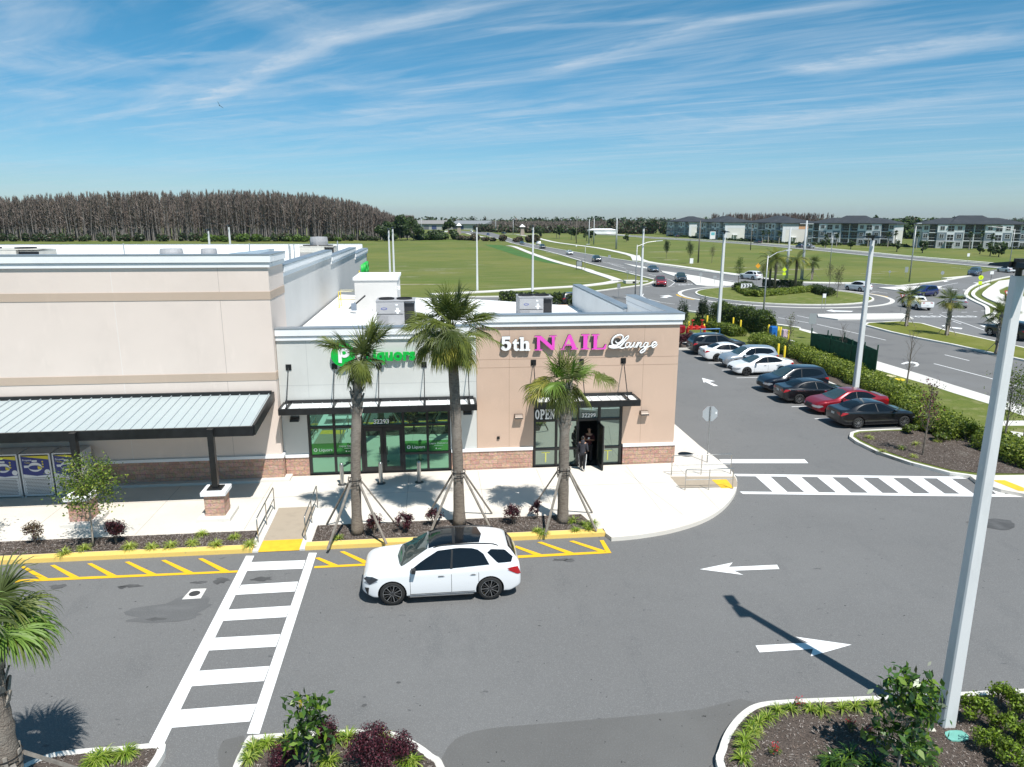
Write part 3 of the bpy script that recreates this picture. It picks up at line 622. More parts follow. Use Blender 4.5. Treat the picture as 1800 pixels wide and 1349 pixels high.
def brick_mat():
    m = bpy.data.materials.new('split_block'); m.use_nodes = True; N = m.node_tree.nodes; L = m.node_tree.links; b = N['Principled BSDF']
    tc = N.new('ShaderNodeTexCoord'); sp = N.new('ShaderNodeSeparateXYZ'); L.new(tc.outputs['Object'], sp.inputs[0])
    ad = N.new('ShaderNodeMath'); L.new(sp.outputs[0], ad.inputs[0]); L.new(sp.outputs[1], ad.inputs[1]); cb = N.new('ShaderNodeCombineXYZ'); L.new(ad.outputs[0], cb.inputs[0]); L.new(sp.outputs[2], cb.inputs[1])
    br = N.new('ShaderNodeTexBrick'); br.inputs['Scale'].default_value = 1; br.inputs['Brick Width'].default_value = .42; br.inputs['Row Height'].default_value = .205; br.inputs['Mortar Size'].default_value = .007; br.inputs['Mortar Smooth'].default_value = .3
    br.inputs['Color1'].default_value = (0.42, 0.225, 0.15, 1); br.inputs['Color2'].default_value = (0.52, 0.31, 0.215, 1); br.inputs['Mortar'].default_value = (0.34, 0.24, 0.18, 1)
    L.new(cb.outputs[0], br.inputs['Vector'])
    n = N.new('ShaderNodeTexNoise'); n.inputs['Scale'].default_value = 9; n.inputs['Detail'].default_value = 6; L.new(tc.outputs['Object'], n.inputs['Vector'])
    mx = N.new('ShaderNodeMix'); mx.data_type = 'RGBA'; mx.blend_type = 'OVERLAY'; mx.inputs[0].default_value = .55; L.new(br.outputs['Color'], mx.inputs[6]); L.new(n.outputs['Color'], mx.inputs[7])
    hs = N.new('ShaderNodeHueSaturation'); hs.inputs['Saturation'].default_value = .85; L.new(mx.outputs[2], hs.inputs['Color']); L.new(hs.outputs[0], b.inputs['Base Color']); b.inputs['Roughness'].default_value = .95
    n3 = N.new('ShaderNodeTexNoise'); n3.inputs['Scale'].default_value = 14; n3.inputs['Detail'].default_value = 6; L.new(tc.outputs['Object'], n3.inputs['Vector'])
    sb = N.new('ShaderNodeMath'); sb.operation = 'SUBTRACT'; L.new(n3.outputs['Fac'], sb.inputs[0]); L.new(br.outputs['Fac'], sb.inputs[1])
    bp = N.new('ShaderNodeBump'); bp.inputs['Strength'].default_value = .9; bp.inputs['Distance'].default_value = .05; L.new(sb.outputs[0], bp.inputs['Height']); L.new(bp.outputs[0], b.inputs['Normal'])
    return m
BLOCK = brick_mat()
def glass_mat(name, tint, base, k=.6, rough=.02):
    m = bpy.data.materials.new(name); m.use_nodes = True; N = m.node_tree.nodes; L = m.node_tree.links; b = N['Principled BSDF']; out = N['Material Output']
    b.inputs['Base Color'].default_value = (*base, 1); b.inputs['Roughness'].default_value = .3
    g = N.new('ShaderNodeBsdfGlossy'); g.inputs[0].default_value = (*tint, 1); g.inputs[1].default_value = rough
    tc = N.new('ShaderNodeTexCoord'); n = N.new('ShaderNodeTexNoise'); n.inputs['Scale'].default_value = .9; n.inputs['Detail'].default_value = 1; L.new(tc.outputs['Object'], n.inputs['Vector'])
    bp = N.new('ShaderNodeBump'); bp.inputs['Strength'].default_value = .05; bp.inputs['Distance'].default_value = .05; L.new(n.outputs['Fac'], bp.inputs['Height']); L.new(bp.outputs[0], g.inputs['Normal'])
    mx = N.new('ShaderNodeMixShader'); mx.inputs[0].default_value = k; L.new(b.outputs[0], mx.inputs[1]); L.new(g.outputs[0], mx.inputs[2]); L.new(mx.outputs[0], out.inputs[0]); return m
GL_GREEN = glass_mat('green_glass', (0.40, 0.86, 0.62), (0.008, 0.03, 0.016), .43)
GL_NAIL = glass_mat('tinted_glass', (0.44, 0.56, 0.50), (0.02, 0.03, 0.027), .52)
DECAL = glass_mat('green_decal', (0.10, 0.50, 0.12), (0.012, 0.13, 0.022), .35)
WHITEP = mat('white_vinyl', (0.82, 0.83, 0.83), .5)
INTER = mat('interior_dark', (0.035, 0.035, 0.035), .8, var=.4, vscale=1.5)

def text_mesh(body, size, mt, ext=.01, bold=0.0, parent=None, name='letters', shear=0.0, align='CENTER', spacing=1.0):
    cu = bpy.data.curves.new('t', 'FONT'); cu.body = body; cu.size = size; cu.extrude = ext; cu.offset = bold; cu.shear = shear; cu.align_x = align; cu.resolution_u = 3; cu.space_character = spacing
    o = bpy.data.objects.new('t', cu); COL.objects.link(o); bpy.context.view_layer.update()
    me = bpy.data.meshes.new_from_object(o.evaluated_get(bpy.context.evaluated_depsgraph_get())); bpy.data.objects.remove(o); bpy.data.curves.remove(cu)
    me.materials.clear(); me.materials.append(mt); me.name = name
    r = bpy.data.objects.new(name, me); COL.objects.link(r)
    if parent: r.parent = parent
    return r
def wall_text(body, x, z, y, size, mt, parent=None, name='letters', **k):
    o = text_mesh(body, size, mt, parent=parent, name=name, **k); o.rotation_euler = (pi/2, 0, 0); o.location = (x, y, z); return o

# ---- the large store -------------------------------------------------------
SY, SX = 31.1, -6.9
store = empty('store_building', (-30, SY, .1), label='big pale pink stucco store with tan bands and long metal canopy on the left', cat='store')
store.location = (0, 0, 0)
mb = MB()
mb.box(-60, SX, SY, SY+.35, 1.3, 9.58, ST_PINK); mb.box(SX-.35, SX, SY+.35, 34.1, 1.3, 9.58, ST_PINK)
mb.box(-60, SX-.35, 33.75, 34.1, 7.8, 9.58, ST_PINK)
for x in (-13.2, -20.4, -27.6): mb.box(x-.012, x+.012, SY-.004, SY+.002, 1.3, 9.57, mat('joint_light', (.74,.68,.64), .9))
mb.box(-8.95-.008, -8.95+.008, SY-.004, SY+.002, 1.3, 9.57, mat('joint_dark', (.42,.36,.33), .9))
mb.build('front_wall', store)
mb = MB(); mb.box(SX-.45, SX-.1, 34.1, 50.5, .1, 8.95, ST_SIDE); mb.box(SX-.45, SX-.1, 50.5, 66, .1, 8.5, ST_SIDE); mb.box(SX-.45, SX-.1, 66, 78.2, .1, 7.95, ST_SIDE)
mb.box(-60, SX-.1, 77.9, 78.2, .1, 8.4, ST_SIDE); mb.build('side_wall', store)
mb = MB()
for z0, z1 in ((8.22, 8.56), (4.72, 5.06)):
    mb.box(-60, SX+.02, SY-.02, SY+.3, z0, z1, ST_BAND); mb.box(SX-.3, SX+.02, SY+.3, 34.1 if z0 > 6 else SY+.42, z0, z1, ST_BAND)
mb.build('accent_band', store)
def cornice(mb, x0, x1, y, top, ends=(0, 0)):     # along X, facing -Y
    mb.box(x0-ends[0], x1+ends[1], y-.15, y+.4, top-.33, top-.035, TRIM); mb.box(x0-ends[0]*.6, x1+ends[1]*.6, y-.09, y+.38, top-.54, top-.36, TRIM); mb.box(x0-ends[0]*.4, x1+ends[1]*.4, y-.05, y+.36, top-.36, top-.33, COPING)
    mb.box(x0-ends[0]-.015, x1+ends[1]+.015, y-.17, y+.46, top-.035, top, COPING)
def cornice_y(mb, y0, y1, x, top, s=1):           # along Y, facing +X (s=1)
    a = lambda p, q: (min(x+s*p, x-s*q), max(x+s*p, x-s*q))
    mb.box(*a(.15, .4), y0, y1, top-.33, top-.035, TRIM); mb.box(*a(.09, .38), y0, y1, top-.54, top-.36, TRIM); mb.box(*a(.05, .36), y0, y1, top-.36, top-.33, COPING); mb.box(*a(.17, .46), y0-.01, y1+.01, top-.035, top, COPING)
mb = MB(); cornice(mb, -60, SX, SY, 10.12, (0, .15)); cornice_y(mb, SY+.46, 34.15, SX, 10.117)
cornice_y(mb, 34.16, 50.5, SX-.1, 9.48); cornice_y(mb, 50.52, 66, SX-.1, 9.05); cornice_y(mb, 66.02, 78.2, SX-.1, 8.5)
mb.box(-60, SX-.6, 77.7, 78.3, 8.4, 8.9, TRIM); mb.box(-60, SX-.6, 77.68, 78.32, 8.9, 8.93, COPING)
mb.build('cornice', store)
mb = MB(); mb.box(-60, SX-.46, 34.11, 77.69, 7.5, 7.9, ROOFW); mb.box(-60, SX-.46, 77.4, 77.69, 7.91, 8.88, ROOFW); mb.build('roof', store)
mb = MB(); mb.box(-60, SX+.05, SY-.06, SY+.38, .14, 1.16, BLOCK); mb.build('block_base', store)
mb = MB(); mb.box(-60, SX+.1, SY-.11, SY+.4, 1.17, 1.30, TRIM); mb.box(-60, SX+.35, SY-.4, SY-.07, .14, .26, CONC_W); mb.box(SX+.06, SX+.35, SY-.07, SY+.38, .14, .26, CONC_W); mb.build('base_trim', store)
# metal canopy on columns
can = MB(); zb, zf, yf = 4.12, 3.68, 27.4; xr = -7.12
SEAM = ramp_layers('seam_metal', (0.40, 0.455, 0.46), [(.3, .4, .7, (0.36, 0.41, 0.42), .8, 4, None), (2, .6, .8, (0.46, 0.51, 0.52), .5, 5, (1, .2, 1))], .6)
def skew(y0, y1, z0, z1, x0, x1, mt): can.add([(x0,y0,z0),(x1,y0,z0),(x1,y1,z1),(x0,y1,z1)], [(0,1,2,3)], mt)
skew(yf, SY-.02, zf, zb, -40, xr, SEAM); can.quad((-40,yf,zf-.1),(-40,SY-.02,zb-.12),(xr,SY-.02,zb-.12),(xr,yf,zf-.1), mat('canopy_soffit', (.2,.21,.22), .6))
x = xr-.1
while x > -40:
    can.bar((x, yf+.06, zf+.022), (x, SY-.1, zb+.02), .03, .05, mat('seam_rib', (.40,.44,.46), .5)); x -= .405
cn = can.build('canopy', store)
can = MB(); can.box(-40, xr+.05, yf-.1, yf, 3.36, 3.74, BLACKM); can.add([(xr,yf,3.36),(xr+.1,yf,3.36),(xr+.1,SY,3.8),(xr,SY,3.8),(xr,yf,3.76),(xr+.1,yf,3.76),(xr+.1,SY,4.2),(xr,SY,4.2)], [(3,2,1,0),(4,5,6,7),(0,1,5,4),(1,2,6,5),(2,3,7,6),(3,0,4,7)], BLACKM)
can.box(-40, xr, SY-.14, SY-.02, zb-.02, zb+.14, BLACKM); can.build('fascia', cn)
PIERS = (-8.63, -13.6, -18.6, -23.6)
for x in PIERS[:3]:
    p = MB(); p.box(x-.37, x+.37, 26.83, 27.57, .3, 1.14, BLOCK); pier = p.build('pier', store)
    p = MB(); p.box(x-.47, x+.47, 26.73, 27.67, 1.14, 1.30, TRIM); p.build('cap', pier, bevel=.015)
    p = MB(); p.box(x-.62, x+.62, 26.55, 27.85, .14, .30, CONC_W); p.build('plinth', pier, bevel=.01)
    p = MB(); p.box(x-.11, x+.11, 27.1, 27.32, 1.34, 3.72, BLACKM); p.box(x-.28, x+.28, 26.95, 27.47, 1.3, 1.35, BLACKM); p.build('column', store)
# green lettering on the far side wall, seen edge on
t = empty('wall_sign', (0, 0, 0), label='green letter sign on the far end of the grey store side wall', cat='sign')
SIGNG = mat('sign_green', (0.0, 0.42, 0.05), .45); SIGNGD = mat('sign_green_side', (0.0, 0.25, 0.03), .5)
for k, y in enumerate((70.6, 72.0, 73.3, 74.5, 75.7)):
    o = text_mesh('LIQUO'[k], 1.5, SIGNG, ext=.12, bold=.05, parent=t); o.rotation_euler = (pi/2, 0, pi/2); o.location = (SX+.12, y, 6.15)

# ---- liquor shop unit -------------------------------------------------------
FY = 31.5; XL0, XL1, XN1 = SX+.02, 1.86, 11.28
liq = empty('shop_building', (0, 0, 0), label='light grey stucco shop unit with green glass front under a flat black awning', cat='shop')
SIDEJ = mat('joint_grey', (.40,.41,.40), .9)
def storefront_wall(mb, x0, x1, wx0, wx1, wt, top, mt):
    mb.box(x0, wx0, FY, FY+.3, 1.16, top, mt); mb.box(wx1, x1, FY, FY+.3, 1.16, top, mt); mb.box(wx0, wx1, FY, FY+.3, wt, top, mt)
mb = MB(); storefront_wall(mb, XL0, XL1, -5.78, .62, 3.2, 6.38, ST_GREY)
for z in (4.36,): mb.box(XL0, XL1, FY-.003, FY+.002, z-.007, z+.007, SIDEJ)
for x in (-5.62,): mb.box(x-.007, x+.007, FY-.003, FY+.002, 3.8, 6.37, SIDEJ)
mb.build('front_wall', liq)
mb = MB(); cornice(mb, XL0, XL1, FY, 6.93, (0, 0)); mb.build('cornice', liq)
for a_, b_ in ((XL0+.06, -5.8), (.66, XL1)):
    mb = MB(); mb.box(a_, b_, FY-.06, FY+.28, .14, 1.03, BLOCK); mb.build('block_base', liq)
for a_, b_ in ((XL0+.06, -5.79), (.65, XL1)):
    mb = MB(); mb.box(a_, b_, FY-.11, FY+.3, 1.03, 1.16, TRIM); mb.build('base_trim', liq)
mb = MB(); mb.add([(XL0,31.9,6.05),(XL1,31.9,5.6),(XL1,54,5.6),(XL0,54,6.05),(XL0,31.9,5.5),(XL1,31.9,5.2),(XL1,54,5.2),(XL0,54,5.5)], [(0,1,2,3),(7,6,5,4),(0,4,5,1),(2,6,7,3)], ROOFW)
mb.box(XL0, XL1, 31.8, 31.92, 5.6, 6.88, ROOFW); mb.build('roof', liq)
def pane_set(parent, xs, zs, skip, glass, fr=.055, y=FY+.06, vert=True):
    """glazed grid: xs, zs = mullion centre lines"""
    f = MB()
    for x in (xs if vert else []): f.box(x-fr, x+fr, y-.06, y+.09, zs[0], zs[-1], BLACKM)
    for z in zs:
        w = fr
        for i in range(len(xs)-1):
            if (i, 'h') in skip: continue
            f.box(xs[i]+fr, xs[i+1]-fr, y-.057, y+.087, z-w if z > zs[0] else z, z+w if z < zs[-1] else z, BLACKM)
    fo = f.build('window_frame', parent)
    for i in range(len(xs)-1):
        for j in range(len(zs)-1):
            if (i, j) in skip: continue
            p = MB(); a = 0.0012*((i*7+j*3) % 5-2)
            p.add([(xs[i]+fr, y+.02+a, zs[j]+fr), (xs[i+1]-fr, y+.02-a, zs[j]+fr), (xs[i+1]-fr, y+.02-a, zs[j+1]-fr), (xs[i]+fr, y+.02+a, zs[j+1]-fr)], [(0,1,2,3)], glass)
            p.build('pane', fo)
    return fo
zs = [.16, 1.02, 2.38, 3.2]
XS = [-5.72, -4.62, -3.4, -1.52, -.42, .57]
pane_set(liq, XS[:3], zs, set(), GL_GREEN); pane_set(liq, XS[3:], zs, set(), GL_GREEN); pane_set(liq, XS[2:4], zs[2:], set(), GL_GREEN, vert=False)
mb = MB(); mb.box(-3.34, -1.58, FY, FY+.15, 2.32, 2.44, BLACKM); mb.build('door_header', liq); mb = MB(); mb.box(-3.34, -1.58, FY, FY+.15, .15, .18, BLACKM); mb.build('threshold', liq)
for x0, x1, hs in ((-3.34, -2.46, 1), (-2.44, -1.58, 0)):
    d = MB(); d.box(x0, x0+.13, FY+.03, FY+.10, .18, 2.3, BLACKM); d.box(x1-.13, x1, FY+.03, FY+.10, .18, 2.3, BLACKM); d.box(x0+.13, x1-.13, FY+.03, FY+.10, .18, .42, BLACKM); d.box(x0+.13, x1-.13, FY+.03, FY+.10, 2.14, 2.3, BLACKM)
    do = d.build('door', liq); p = MB(); p.quad((x0+.13,FY+.06,.42),(x1-.13,FY+.06,.42),(x1-.13,FY+.06,2.14),(x0+.13,FY+.06,2.14), GL_GREEN); p.build('pane', do)
    hx = x1-.16 if hs else x0+.16
    h = MB(); h.tube([(hx,FY+.02,1.0),(hx,FY-.05,1.0),(hx,FY-.05,1.35),(hx,FY+.02,1.35)], .014, BLACKM); h.build('handle', do)
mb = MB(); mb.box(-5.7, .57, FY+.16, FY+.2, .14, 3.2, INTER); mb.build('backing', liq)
for x0, x1, txt in ((-5.66,-4.68,'Liquors'), (-4.56,-3.46,''), (-1.46,-.48,'Liquors'), (-.36,.51,'')):
    d = MB(); d.quad((x0,FY+.068,1.08),(x1,FY+.068,1.08),(x1,FY+.068,1.60),(x0,FY+.068,1.60), DECAL); dd = d.build('window_decal', liq)
    if txt:
        wall_text(txt, (x0+x1)/2+.12, 1.24, FY+.062, .2, WHITEP, dd, ext=.002, bold=.002)
        m2 = MB(); m2.lathe([(0,0),(.085,0)], WHITEP, (x0+.16, FY+.061, 1.31), 18, 'y'); m2.lathe([(0,0),(.045,0)], DECAL, (x0+.165, FY+.057, 1.32), 14, 'y'); m2.box(x0+.13, x0+.15, FY+.054, FY+.056, 1.25, 1.35, DECAL); m2.build('logo', dd)
    else:
        wall_text('Liquor Delivered', (x0+x1)/2, 1.42, FY+.062, .125, WHITEP, dd, ext=.001)
        m2 = MB(); m2.box((x0+x1)/2-.2, (x0+x1)/2+.2, FY+.060, FY+.062, 1.345, 1.36, WHITEP); m2.lathe([(0,0),(.03,0)], WHITEP, ((x0+x1)/2-.12, FY+.061, 1.21), 12, 'y'); m2.box((x0+x1)/2-.05, (x0+x1)/2+.12, FY+.060, FY+.062, 1.2, 1.215, WHITEP); m2.build('logo', dd)
wall_text('32293', -2.5, 2.50, FY-.006, .29, WHITEP, liq, name='house_number', ext=.004, bold=.006)

WHITE_PANEL = mat('awning_panel', (0.78, 0.80, 0.80), .5, var=.05, vscale=1.5)
def awning(parent, x0, x1, anchors, yf=30.3, z0=3.32, z1=3.6):
    a = MB(); a.box(x0, x1, yf, yf+.1, z0, z1, BLACKM); a.box(x0, x0+.1, yf+.1, FY-.02, z0, z1+.02, BLACKM); a.box(x1-.1, x1, yf+.1, FY-.02, z0, z1+.02, BLACKM); a.box(x0+.1, x1-.1, FY-.12, FY-.01, z0, z1+.1, BLACKM)
    aw = a.build('awning_frame', parent, bevel=.006)
    a = MB(); a.box(x0+.1, x1-.1, yf+.1, FY-.12, z1-.07, z1-.045, WHITE_PANEL)
    n = int((x1-x0)/.42)
    for i in range(1, n):
        xx = x0+(x1-x0)*i/n; a.box(xx-.012, xx+.012, yf+.1, FY-.12, z1-.045, z1-.01, mat('panel_rib', (.5,.52,.53), .5))
    a.build('awning_deck', aw)
    for ax in anchors: a = MB(); a.box(ax-.05, ax+.05, yf+.1, FY-.12, z1-.04, z1+.03, BLACKM); a.build('awning_beam', aw)
    for ax in anchors:
        a = MB(); a.box(ax-.12, ax+.12, FY-.03, FY, 5.06, 5.32, BLACKM); a.box(ax-.03, ax+.03, FY-.1, FY-.03, 5.12, 5.22, BLACKM); a.build('anchor_plate', aw)
        a = MB(); a.cyl((ax, FY-.08, 5.16), (ax, yf+.16, z1+.02), .021, .021, BLACKM, 8); a.build('tie_rod', aw)
    return aw
awning(liq, -6.75, 1.8, (-6.42, -4.44, -2.5, -.5, 1.47))
def wall_pack(parent, x, z=2.58, black=False):
    mt = BLACKM if black else mat('bronze_lamp', (.16,.13,.11), .35, metal=.5)
    w = MB(); w.add([(x-.2,FY,z),(x+.2,FY,z),(x+.2,FY,z+.2),(x-.2,FY,z+.2),(x-.2,FY-.26,z),(x+.2,FY-.26,z),(x+.19,FY-.24,z+.09),(x-.19,FY-.24,z+.09),(x+.17,FY-.12,z+.2),(x-.17,FY-.12,z+.2)],
        [(0,4,5,1),(4,7,6,5),(7,9,8,6),(9,3,2,8),(0,3,9,7,4),(1,5,6,8,2)], mt); o = w.build('wall_lamp', parent, bevel=.012)
    w = MB(); w.box(x-.15, x+.15, FY-.2, FY-.05, z-.012, z-.002, WHITEP); w.build('lens', o)
wall_pack(liq, -6.3, 2.75, True); wall_pack(liq, 1.42, 2.86, True)

# round logo and word sign
ls = empty('shop_sign', (0, 0, 0), label='green round logo and green word Liquors mounted on grey wall', cat='sign')
m = MB(); C0 = (-4.02, 5.74)
m.lathe([(0,-.05),(.52,-.05),(.52,0)], SIGNG, (C0[0], FY-.19, C0[1]), 40, 'y'); m.lathe([(.52,0),(.52,.14),(0,.14)], SIGNGD, (C0[0], FY-.19, C0[1]), 40, 'y'); lg = m.build('logo_disc', ls)
m = MB()   # white p shaped emblem
arc = [(C0[0]+.06+.24*cos(a), C0[1]+.10+.22*sin(a)) for a in np.linspace(pi*.75, -pi*.72, 20)]
inn = [(C0[0]+.05+.09*cos(a), C0[1]+.10+.08*sin(a)) for a in np.linspace(-pi*.72, pi*.75, 14)]
m.vpoly([(C0[0]-.20,C0[1]-.33),(C0[0]-.06,C0[1]-.36),(C0[0]-.05,C0[1]-.08)]+[p for p in arc[::-1] if p[0] > C0[0]-.03]+[(C0[0]-.1,C0[1]+.33),(C0[0]-.2,C0[1]+.24)], FY-.243, WHITEP, .02)
m.vpoly(inn, FY-.266, SIGNG, .004); m.build('emblem', lg)
o = wall_text('Liquors', -1.98, 5.46, FY-.14, .72, SIGNG, ls, ext=.055, bold=.032, spacing=1.02)

# ---- nail salon unit -------------------------------------------------------
nail = empty('salon_building', (0, 0, 0), label='tan stucco corner salon unit with rough block base and small black awning', cat='shop')
mb = MB(); storefront_wall(mb, XL1+.002, XN1, 4.5, 8.72, 3.2, 6.9, ST_TAN)
mb.box(XN1-.3, XN1, FY+.3, 39.5, 1.16, 6.9, ST_TAN); mb.box(XN1-.3, XN1, 39.5, 55, 1.16, 6.12, ST_TAN); mb.box(XL1, XN1, 54.7, 55, .14, 5.0, ST_TAN)
JN = mat('joint_tan', (.36,.25,.19), .9)
for z in (4.98, 5.36): mb.box(XL1+.02, XN1, FY-.003, FY+.002, z-.01, z+.01, JN)
for x in (3.35, 9.62): mb.box(x-.007, x+.007, FY-.003, FY+.002, 1.2, 6.88, JN)
mb.box(XL1-.012, XL1+.012, FY-.006, FY+.002, 1.16, 6.36, JN)
mb.build('front_wall', nail)
mb = MB(); cornice(mb, XL1+.01, XN1, FY, 7.4, (0.001, .15)); mb.box(XL1-.05, XL1+.01, FY-.1, FY+.4, 6.95, 7.36, TRIM)
cornice_y(mb, FY+.47, 39.5, XN1, 7.397); cornice_y(mb, 39.52, 55, XN1, 6.6); mb.build('cornice', nail)
mb = MB(); mb.box(XN1-.32, XN1-.301, FY+.3, 39.4, 4.8, 7.3, ROOFW); mb.box(XN1-.47, XN1-.301, 39.7, 54.9, 4.8, 6.5, ROOFW)
mb.add([(XL1,31.9,5.6),(XN1-.3,31.9,4.9),(XN1-.3,54.9,4.9),(XL1,54.9,5.6)], [(0,1,2,3)], ROOFW); mb.box(XL1, XN1-.3, 31.8, 31.92, 4.9, 7.35, ROOFW); mb.box(XL1, XL1+.1, 31.92, 33.5, 5.5, 7.0, ROOFW)
mb.build('roof', nail)
mb = MB(); mb.box(XL1+.002, 4.45, FY-.06, FY+.28, .14, 1.03, BLOCK); mb.build('block_base', nail)
mb = MB(); mb.box(8.78, XN1+.06, FY-.06, FY+.28, .14, 1.03, BLOCK); mb.box(XN1-.28, XN1+.06, FY+.28, 55, .14, 1.03, BLOCK); mb.build('block_base', nail)
mb = MB(); mb.box(XL1+.001, 4.46, FY-.11, FY+.3, 1.03, 1.16, TRIM); mb.build('base_trim', nail)
mb = MB(); mb.box(8.77, XN1+.11, FY-.11, FY+.3, 1.03, 1.16, TRIM); mb.box(XN1-.3, XN1+.11, FY+.3, 55, 1.03, 1.16, TRIM); mb.build('base_trim', nail)
XS = [4.55, 5.58, 6.6, 7.62, 8.67]
zs = [.16, 1.0, 2.4, 3.2]; pane_set(nail, XS[:3], zs, set(), GL_NAIL); pane_set(nail, XS[3:], zs, set(), GL_NAIL); pane_set(nail, XS[2:4], zs[2:], set(), GL_NAIL, vert=False)
mb = MB(); mb.box(6.655, 7.565, FY, FY+.15, 2.34, 2.46, BLACKM); mb.build('door_header', nail)
mb = MB()   # room behind the open door
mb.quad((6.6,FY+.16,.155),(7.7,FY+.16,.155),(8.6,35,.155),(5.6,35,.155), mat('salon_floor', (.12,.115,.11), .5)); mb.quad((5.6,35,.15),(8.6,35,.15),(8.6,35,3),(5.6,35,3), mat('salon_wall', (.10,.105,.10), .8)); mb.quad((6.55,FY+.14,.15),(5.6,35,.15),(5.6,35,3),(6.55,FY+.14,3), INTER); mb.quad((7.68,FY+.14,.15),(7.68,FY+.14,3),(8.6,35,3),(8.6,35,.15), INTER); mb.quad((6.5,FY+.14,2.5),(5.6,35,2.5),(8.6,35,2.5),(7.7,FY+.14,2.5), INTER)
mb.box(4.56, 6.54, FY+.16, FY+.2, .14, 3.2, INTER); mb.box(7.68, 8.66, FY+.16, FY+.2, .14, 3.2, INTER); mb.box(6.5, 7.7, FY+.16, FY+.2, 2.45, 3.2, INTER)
mb.build('interior', nail)
d = MB(); w = .93; d.box(0, .06, -w, -w+.11, .18, 2.3, BLACKM); d.box(0, .06, -.11, 0, .18, 2.3, BLACKM); d.box(0, .06, -w+.11, -.11, .18, .42, BLACKM); d.box(0, .06, -w+.11, -.11, 2.16, 2.3, BLACKM)
do = d.build('door', nail, loc=(7.53, FY+.04, 0), rz=radians(4)); p = MB(); p.quad((.03,-.11,.42),(.03,-w+.11,.42),(.03,-w+.11,2.16),(.03,-.11,2.16), GL_NAIL); p.build('pane', do)
p = MB(); p.tube([(.06,-w+.16,.95),(.13,-w+.16,.95),(.13,-w+.16,1.35),(.06,-w+.16,1.35)], .014, STEEL); p.build('handle', do)
wall_text('32299', 7.1, 2.52, FY-.006, .27, WHITEP, nail, name='house_number', ext=.004, bold=.005)
awning(nail, 4.38, 9.22, (4.46, 6.68, 8.66))
wall_pack(nail, 3.78); wall_pack(nail, 9.74)
m = MB(); c = YP(876, 770, FY); m.box(c[0]-.06, c[0]+.06, FY-.06, FY, c[1]-.05, c[1]+.07, BLACKM); m.build('outlet_box', nail)
# yellow chairs' T shapes seen low behind the glass are decals on the panes
YEL = mat('decal_yellow', (.50,.50,.12), .6)
m = MB()
for px in (959.6, 1068.5):
    c = YP(px, 800, FY); m.box(c[0]-.2, c[0]+.2, FY+.066, FY+.070, .80, .845, YEL); m.box(c[0]-.03, c[0]+.03, FY+.066, FY+.070, .34, .80, YEL)
m.build('window_decal', nail)

